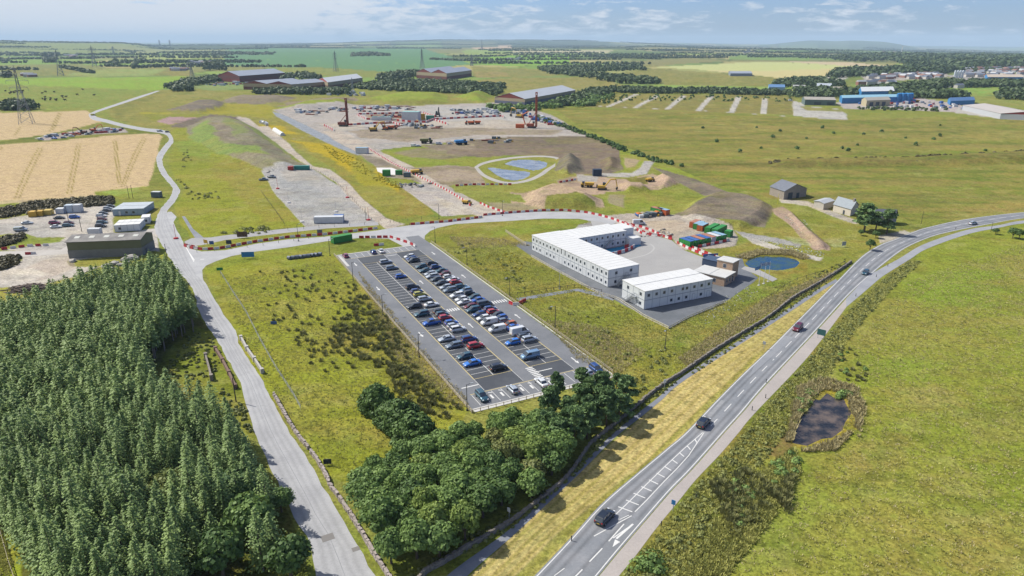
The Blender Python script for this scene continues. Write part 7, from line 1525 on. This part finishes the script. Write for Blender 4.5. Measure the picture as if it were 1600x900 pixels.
W1 = [(p.x, p.y) for p in Gp([(547,785),(565,752),(620,730),(700,706),(745,688),(790,680),(840,672),(870,690),(880,728),(840,772),(790,808),(740,838),(690,868),(640,890),(606,880),(575,830)])]
def poisson(P, d, n_=4000):
    q = rand_in(P, n_); out = []
    for a_ in q:
        if all((a_[0]-b_[0])**2+(a_[1]-b_[1])**2 > d*d for b_ in out): out.append(a_)
    return out
ww = poisson(W1, 3.3); print('broadleaf', len(ww))
for k, p in enumerate(ww):
    r_ = rnd.random(); m_ = L_brd if r_ < .66 else (L_drk if r_ < .84 else (L_lim if r_ < .95 else L_scr)); lb_ = {L_brd.name: 'mid green broadleaf tree merged into the wood between the two roads', L_drk.name: 'darker broadleaf tree among the paler crowns of the wood', L_lim.name: 'lighter yellow green broadleaf tree among the crowns of the wood', L_scr.name: 'olive toned broadleaf tree among the greener crowns of the wood'}[m_.name]
    broadleaf(p, rnd.uniform(.82, 1.12), m_, lb_, lb_.replace('tree', 'trees'), sz=rnd.uniform(.8, 1.1))
W2 = [(p.x, p.y) for p in Gp([(845,668),(870,632),(905,618),(950,622),(978,632),(978,650),(945,672),(905,715),(880,722),(862,700)])]
for k, p in enumerate(poisson(W2, 3.9)): pine(p, rnd.uniform(.85, 1.1), 'blue green pine in the clump at the near right corner of the car park', 'pines by the car park corner', rnd.uniform(.8, 1.05))
pine(G(963,607), .5, 'small lone pine on the grass beside the car park corner')
BUSH = []
for i in range(3):
    g = np.random.default_rng(500+i); D = unit(120, g); D[:, 2] = np.abs(D[:, 2]); C = D*np.array([3.3, 3.3, 4.6])*g.uniform(.8, 1.02, 120)[:, None]; A_ = clumps(C, g.uniform(.8, 1.3, 120), 62, .42, .85, .7, g); BUSH.append(np_mesh('crown', A_[0], A_[1], L_drk, A_[2]))
for k, (x, y, s, sz, lb_) in enumerate(((590,642,1.0,1.2,'dark rounded evergreen reaching to the ground, left and taller of the meadow clump'), (614,660,1.05,.95,'dark evergreen in the middle of the meadow clump'), (648,686,1.2,1.1,'dark evergreen at the right front of the meadow clump'), (630,668,1.1,1.15,'dark evergreen behind the right front one in the meadow clump'))): plant('evergreen_tree', BUSH[k % 3], BRD[0][1], G(x, y), s, k*1.3, lb_, None, 'tree', sz)
# big maple-like and mixed trees within the plantation corner
for (x, y, s, m_, lb_) in ((270,800,1.2,L_yel,'yellow green maple standing out of the dark spruces'), (205,790,.9,L_yel,'smaller yellow green maple left of the larger one'), (395,850,1.55,L_brd,'large spreading broadleaf at the lower corner of the plantation'), (455,905,1.3,L_drk,'dark broadleaf leaning over the pale road at the bottom'), (350,905,1.4,L_drk,'dark broadleaf at the foot of the plantation'), (318,745,.8,L_scr,'olive broadleaf among the spruces near the road'), (375,800,1.3,L_pin,'blue green tree above the large spreading broadleaf'), (0,790,.8,L_brd,'pale bushy tree at the left edge above the bright grass'), (64,862,.8,L_scr,'olive bushy tree at the lower left'), (440,800,.7,L_brd,'small bright broadleaf beside the pale road')): broadleaf(G(x, y), s, m_, lb_)
pine(G(1350,362), 2.1, 'tall spreading pine beside the cream cottage', sz=1.5); pine(G(1368,360), 1.5, 'lower bough of pine between the two tall ones', sz=1.0); pine(G(1385,366), 1.45, 'smaller dark pine right of the tallest one', sz=1.15); broadleaf(G(1359,391), .62, L_drk, 'small round tree alone on the bank of the main road')
for (x, y, s) in ((1582,372,.7),(1592,374,.6),(1555,366,.4),(1368,372,.5),(1345,368,.4)): broadleaf(G(x, y), s, L_drk, 'low dark bush %s' % {1582:'left of two at the right edge below the cycle path', 1592:'right of two at the right edge below the cycle path', 1555:'beside the far cycle path', 1368:'under the pines', 1345:'at the foot of the tallest pine'}[x], None, 'bush')

def veg(name, label, C, Rr, per, size, m_, flat=.7, kind='stuff', cat='vegetation', group=None):
    V, Q_, T_ = clumps(np.array(C), np.array(Rr), per, size, flat); return tag(link(bpy.data.objects.new(name, np_mesh(name, V, Q_, m_, T_))), label, cat, group, kind)
def scat(px, n_, r0, r1, z=.25, world=None):
    q = rand_in(world or [(p.x, p.y) for p in Gp(px)], n_); r_ = gv.uniform(r0, r1, n_); return np.c_[q, r_*z], r_
def scats(L_):
    A_, B_ = zip(*[scat(*a_) for a_ in L_]); return np.concatenate(A_), np.concatenate(B_)
# tufts of upright blades
def tufts(name, label, parts, blades, wid, m_, kind='stuff'):
    P = []; H_ = []; Rr = []
    for px, n_, h0, h1, r0, r1 in parts: P.append(rand_in([(p.x, p.y) for p in Gp(px)], n_, gv)); H_.append(gv.uniform(h0, h1, n_)); Rr.append(gv.uniform(r0, r1, n_))
    P = np.concatenate(P); H_ = np.concatenate(H_); Rr = np.concatenate(Rr); n_ = len(P); k = n_*blades; a_ = gv.uniform(0, 6.283, k); r_ = np.repeat(Rr, blades); h_ = np.repeat(H_, blades)*gv.uniform(.6, 1.15, k)
    f_ = np.sqrt(gv.uniform(0, 1, k)); B = np.repeat(P, blades, 0)+np.c_[np.cos(a_), np.sin(a_)]*(f_*r_)[:, None]; T = B+np.c_[np.cos(a_), np.sin(a_)]*(h_*.45+r_*.25)[:, None]*gv.uniform(.2, 1, k)[:, None]
    w_ = (wid*gv.uniform(.7, 1.4, k))[:, None]*np.c_[-np.sin(a_), np.cos(a_)]*.5; z0 = np.full(k, -.03)
    V = np.stack([np.c_[B-w_, z0], np.c_[B+w_, z0], np.c_[T+w_*.6, h_], np.c_[T-w_*.6, h_]], 1).reshape(-1, 3); tone = np.repeat(np.clip(np.repeat(gv.uniform(0, 1, n_), blades)+gv.normal(0, .15, k), 0, 1), 4)
    return tag(link(bpy.data.objects.new(name, np_mesh(name, V, np.arange(k*4).reshape(-1, 4), m_, tone))), label, 'grass', None, kind)
L_gt = leafmat('grass_blades', (.19, .21, .05), (.50, .48, .15), .15, .3); L_gd = leafmat('dry_grass_blades', (.26, .22, .10), (.55, .48, .26), .15, .3)
tufts('rush_tussocks', 'dark rush tussocks scattered over the meadow beside the car park', [([(520,510),(580,500),(620,530),(650,575),(620,590),(560,560),(510,540)], 120, .5, 1.0, .3, .8), ([(400,420),(520,420),(590,490),(600,540),(520,560),(420,500)], 110, .4, .8, .3, .6), ([(600,560),(660,590),(720,640),(690,660),(620,620)], 130, .4, .9, .3, .7), ([(440,520),(520,540),(560,580),(500,590)], 24, .4, .8, .25, .6), ([(550,440),(600,490),(640,545),(600,560),(520,520)], 130, .5, .9, .3, .8), ([(1110,760),(1165,735),(1205,760),(1200,800),(1150,850)], 90, .5, 1.1, .4, .9), ([(1300,540),(1350,545),(1365,600),(1320,600)], 22, .4, .7, .3, .6), ([(1195,770),(1240,745),(1230,800)], 40, .6, 1.1, .4, .9)], 46, .16, L_rsh)
RM = [(1100,905),(1240,760),(1300,700),(1350,600),(1330,540),(1420,440),(1600,380),(1800,380),(1800,905)]
tufts('meadow_grass', 'tufted rough grass of the meadows', [(RM, 12000, .10, .34, .15, .5), ([(0,822),(14,850),(24,905),(-20,905),(-20,820)], 500, .15, .4, .15, .4), ([(340,440),(520,405),(600,490),(700,620),(700,690),(540,750),(470,680),(400,570)], 6500, .10, .35, .15, .45), ([(690,385),(800,390),(900,440),(1040,515),(1180,450),(1300,425),(1180,500),(1060,580),(1000,620),(960,600),(800,470),(730,420)], 7000, .12, .45, .15, .5)], 6, .13, L_gt)
tufts('meadow_grass', 'paler dry grass patches in the meadows', [(RM, 5000, .10, .3, .2, .6), ([(560,425),(640,520),(735,630),(715,640),(620,560)], 1500, .15, .5, .2, .5), ([(850,500),(940,510),(1010,550),(960,590),(900,560)], 1500, .2, .5, .2, .5), ([(1060,560),(1190,470),(1300,425),(1300,435),(1190,495),(1075,575)], 2500, .2, .6, .2, .6), ([(700,370),(780,372),(830,384),(720,390)], 700, .2, .5, .2, .5)], 6, .13, L_gd)
SC = [(975,905),(1030,832),(1090,757),(1155,685),(1205,625),(1265,562),(1325,488),(1378,438),(1420,408),(1440,408),(1390,455),(1340,510),(1320,540),(1290,600),(1262,640),(1215,690),(1180,745),(1120,820),(1070,905)]
tufts('roadside_scrub', 'rough olive grass and scrub along the right side of the cycle path', [(SC, 6000, .12, .38, .2, .6), ([(1060,905),(1120,820),(1180,745),(1240,700),(1250,740),(1200,820),(1130,905)], 3000, .2, .6, .2, .6)], 9, .17, L_gt)
SCW = [(p.x, p.y) for p in Gp(SC)]
C, r_ = scat(None, 520, .25, .75, .1, SCW); veg('roadside_shrubs', 'small olive shrubs in the rough grass right of the cycle path', C, r_, 36, .3, L_scr, .7)
C, r_ = scats([([(850,480),(930,490),(1000,560),(960,590),(880,530)], 34, .3, .7), ([(690,385),(740,380),(800,420),(830,455),(780,440)], 30, .3, .8), ([(980,560),(1060,540),(1050,580),(990,620)], 22, .3, .8), ([(270,270),(300,300),(340,300),(345,310),(300,312)], 30, .5, 1.2), ([(345,364),(390,356),(425,354),(420,364),(360,370)], 40, .5, 1.3), ([(285,240),(300,230),(300,262),(282,262)], 18, .4, 1.0)])
veg('coarse_scrub', 'low dark scrub patches in the rough meadows', C, r_, 34, .34, L_scr, .7)
C, r_ = scats([([(1200,730),(1245,705),(1250,735),(1205,760)], 14, .5, 1.0), ([(1300,545),(1345,548),(1355,585),(1320,590)], 7, .3, .7), ([(1245,615),(1272,598),(1262,640),(1238,670)], 12, .4, .9), ([(990,890),(1010,870),(1040,880),(1035,905)], 10, .9, 1.7), ([(1120,770),(1160,745),(1185,780),(1150,830)], 16, .4, .9), ([(1325,612),(1332,620),(1310,622),(1300,616)], 8, .6, 1.1)])
veg('wetland_bushes', 'darker bushes round the boggy pool', C, r_, 50, .36, L_brd, .7)
tufts('reeds', 'tawny reeds fringing the blue pond and the boggy pool', [([(1245,605),(1285,590),(1340,605),(1352,640),(1340,690),(1333,650),(1320,615),(1285,608),(1255,640),(1236,692),(1228,690)], 700, .4, .9, .2, .5), ([(1148,402),(1186,391),(1235,391),(1265,402),(1254,406),(1230,399),(1190,398),(1165,405)], 500, .5, 1.1, .3, .6), ([(1290,694),(1250,706),(1305,704),(1335,672)], 160, .4, .8, .2, .5)], 12, .15, L_gd)
C, r_ = scats([([(640,905),(800,826),(890,750),(950,685),(1020,624),(1070,588),(1030,612),(940,676),(880,742),(780,815),(660,885)], 260, .4, 1.0), ([(1075,582),(1200,496),(1300,430),(1290,445),(1205,503),(1080,588)], 150, .3, .8), ([(255,575),(300,520),(330,520),(350,560),(330,600),(300,610)], 120, .4, 1.0), ([(1200,470),(1320,405),(1330,412),(1210,480)], 80, .4, .9), ([(340,600),(385,640),(395,680),(360,660)], 50, .5, 1.2)])
r_ = r_*.5; C[:, 2] *= .4; veg('rank_grass', 'rank grass and brambles along the stone wall and the plantation edge', C, r_, 36, .3, L_scr, .8)
C, r_ = scats([([(0,326),(60,316),(150,309),(176,310),(178,320),(100,326),(0,342)], 420, .8, 1.7), ([(0,374),(35,367),(35,376),(0,388)], 60, .8, 1.6), ([(0,402),(30,400),(28,412),(0,424)], 60, .6, 1.4)])
veg('heather_bank', 'dark heather and gorse bank between the cereal field and the unmade yard', C, r_, 30, .7, L_hth, .8)
C, r_ = scats([([(1110,470),(1160,450),(1200,440),(1180,460),(1100,510)], 90, .06, .16), ([(1220,336),(1260,345),(1275,372),(1255,366)], 80, .1, .25), ([(1180,372),(1250,385),(1290,395),(1288,402),(1200,382)], 110, .1, .25)])
veg('white_flowers', 'white flowering weeds dotted over the banks', C, r_, 14, .25, mat('white_petals', alb('#e8ead8'), .8), .5)
C, r_ = scats([([(500,225),(560,250),(605,290),(570,275),(520,245)], 160, .4, .9), ([(590,270),(630,290),(628,300),(595,285)], 60, .4, .8), ([(560,500),(600,500),(620,545),(580,545)], 26, .2, .5), ([(755,400),(800,395),(830,420),(790,425)], 50, .2, .5)])
veg('ragwort', 'yellow ragwort in flower in the rough grass', C, r_, 16, .35, mat('yellow_petals', alb('#c8bc38'), .8), .6)

# hedges and woods in the middle distance
FT = []
def band(name, label, px, n_, r0, r1, per, size, m_=L_far, z=.55, kind='stuff', cat='wood', flat=.9):
    C, r_ = scat(px, n_, r0, r1, z); veg(name, label, C, r_, per, size, m_, flat, kind, cat)
band('young_wood', 'dark young wood behind the construction pad', [(540,137),(610,128),(700,128),(790,135),(780,150),(760,150),(700,146),(590,142)], 900, 3, 5.5, 26, 3.2)
band('tree_belt', 'belt of trees behind the disused plots', [(860,166),(900,150),(925,142),(960,140),(1100,142),(1240,146),(1240,150),(1100,147),(960,146),(920,158),(880,168)], 520, 3, 5.5, 30, 2.6, cat='tree belt')
band('tree_belt', 'belt of trees behind the grey green shed', [(1240,142),(1300,140),(1320,150),(1300,155),(1240,153)], 130, 4, 6, 28, 3, cat='tree belt')
band('warehouse_hedge', 'dark clipped tree belt in front of the twin gabled warehouse', [(395,145),(420,143),(545,144),(545,148),(400,148)], 190, 4, 6, 30, 2.8, cat='tree belt')
band('scrub_wood', 'scrubby trees beside the maroon warehouse', [(252,141),(270,134),(300,126),(345,122),(345,128),(300,136),(300,143),(262,144)], 160, 4, 7, 28, 3.2)
band('scrub_wood', 'trees between the maroon and the cream warehouses', [(410,121),(480,117),(500,121),(500,125),(430,126)], 90, 4, 7, 26, 3.4)
band('scrub_wood', 'scrub beside the warehouse nearest the pad', [(760,168),(800,166),(830,170),(900,152),(960,150),(930,165),(850,172),(830,176),(790,176)], 190, 2.5, 4.5, 30, 2.4, L_brd)
band('valley_wood', 'dark trees winding through the brown pastures', [(840,108),(870,106),(900,107),(930,118),(1010,125),(1040,132),(960,131),(920,122),(860,116)], 330, 5, 8, 24, 4.2)
band('valley_wood', 'trees round the farm above the brown pastures', [(850,107),(900,105),(1000,103),(1010,110),(930,113),(860,112)], 240, 5, 8, 24, 4.2)
band('valley_wood', 'dark wood on the skyline side of the green fields', [(400,72),(470,68),(490,72),(480,76),(400,76)], 300, 12, 20, 20, 11)
band('valley_wood', 'small copse in the middle of the green fields', [(548,85),(575,83),(609,86),(608,88.5),(550,89.5)], 150, 7, 10, 22, 6)
band('valley_wood', 'round copse in the far left fields', [(66,86),(92,85),(92,89.5),(66,89.5)], 60, 8, 12, 22, 7); band('valley_wood', 'second round copse below it in the far left fields', [(70,95),(86,95),(86,98.5),(70,98.5)], 40, 6, 9, 22, 6)
band('valley_wood', 'long dark copse left of the green fields', [(316,86.5),(350,84),(430,84),(430,87),(350,88.5),(316,88.5)], 170, 7, 11, 22, 6)
band('hedge_trees', 'dark hedge trees along the top of the left cereal field', [(0,165),(20,163),(55,164),(60,172),(30,173),(0,173)], 80, 3.5, 6, 30, 2.6)
band('roadside_hedge', 'hedge running down the left edge of the great heath', [(840,182),(870,191),(915,208),(965,228),(1020,248),(1066,259),(1064,262),(1015,252),(960,232),(910,211),(865,195),(838,186)], 200, .9, 1.8, 30, 1.0, L_drk, cat='hedge')
band('right_wood', 'dark wood between the far town and the small fields', [(1315,146),(1345,143),(1440,134),(1470,130),(1600,132),(1650,134),(1600,137),(1480,137),(1440,148),(1320,150)], 520, 5, 8, 24, 4)
band('right_wood', 'bushy trees behind the steel blue shed', [(1380,148),(1500,148),(1510,154),(1400,154)], 190, 4, 6.5, 26, 3.4)
band('right_wood', 'bushy trees at the right edge behind the trade unit', [(1555,146),(1600,140),(1640,142),(1640,158),(1560,157)], 130, 4, 7, 26, 3.4)
band('right_wood', 'long dark wood beyond the silos', [(1310,113),(1420,108),(1520,107),(1500,112),(1470,116),(1330,121),(1290,122)], 420, 6, 10, 24, 5.5)
band('right_wood', 'dark woods spread below the right horizon', [(1290,92),(1380,86),(1500,88),(1640,90),(1640,106),(1500,106),(1420,104),(1400,96),(1330,96)], 900, 8, 14, 20, 8)
band('right_wood', 'scattered trees around the blue roofed units', [(1205,132),(1240,124),(1300,126),(1320,134),(1300,138),(1210,137)], 120, 4, 7, 24, 4)
band('field_corner_trees', 'trees left of the maroon warehouse by the pylon', [(322,103),(348,103),(348,112),(322,112)], 26, 9, 14, 26, 6)
band('verge_trees', 'trees around the far left farm', [(178,96),(184,96),(184,104),(178,104)], 5, 9, 11, 28, 5); band('verge_trees', 'trees beside the far bend of the left road', [(212,96),(226,96),(226,103),(210,103)], 14, 8, 12, 26, 5); band('verge_trees', 'dark tree at the left edge by the cattle pasture', [(4,117),(14,117),(14,122),(4,122)], 6, 8, 10, 28, 5)
band('wood_by_pylon', 'trees behind the twin gabled warehouse', [(590,121),(620,116),(652,114),(655,120),(620,127),(590,128)], 150, 5, 8, 26, 4)
band('lone_bushes', 'scattered dark bushes on the disused plots and heath edge', [(905,165),(955,148),(1240,152),(1240,160),(1000,158)], 110, .8, 2.0, 22, 1.4, L_drk)
band('lone_bushes', 'few dark bushes on the great heath', [(1080,200),(1500,195),(1560,240),(1150,245)], 22, .8, 2.0, 24, 1.2, L_drk)
band('bank_vegetation', 'dark rank growth along the ditch across the great heath', [(1200,252),(1420,247),(1600,237),(1640,236),(1640,246),(1600,250),(1420,257),(1200,258)], 330, .7, 1.5, 26, 1.1, L_hth)
band('tree_belt', 'bushes in front of the blue works sheds', [(1330,171),(1380,169),(1480,172),(1480,175),(1380,173)], 40, 1.5, 2.5, 24, 1.6)
# far hedgerows and woods out to the horizon
hr2 = np.random.default_rng(77); Cs = []; Rs = []
for k in range(210):
    a_ = R(hr2.uniform(-42, 42)); d_ = 2300*math.exp(hr2.uniform(0, 1.9)); x, y = d_*math.sin(a_), d_*math.cos(a_); pxx, pyy = pixel_of(x, y)
    if (340 < pxx < 740 and 78 < pyy < 112) or (930 < pxx < 1420 and pyy > 92): continue
    L_ = hr2.uniform(120, 420)*(1+d_/4000); an = hr2.choice([.05, .15, -.1, 1.2, -1.0], p=[.35, .25, .2, .1, .1])+hr2.normal(0, .08); n_ = int(L_/9); r0 = 4.5*(1+d_/7000)
    for j in range(n_):
        t = (j/n_-.5)*L_; wx, wy = x+math.cos(an)*t+hr2.normal(0, 3), y+math.sin(an)*t+hr2.normal(0, 3+10*(k % 4 == 0)); r_ = r0*hr2.uniform(.4, 1.15); Cs.append((wx, wy, ground_z(wx, wy)+r_*.5)); Rs.append(r_)
veg('distant_hedgerows', 'dark hedgerows and shelter belts crossing the far fields', Cs, Rs, 14, 6.0, L_far, .85, 'stuff', 'hedgerows')
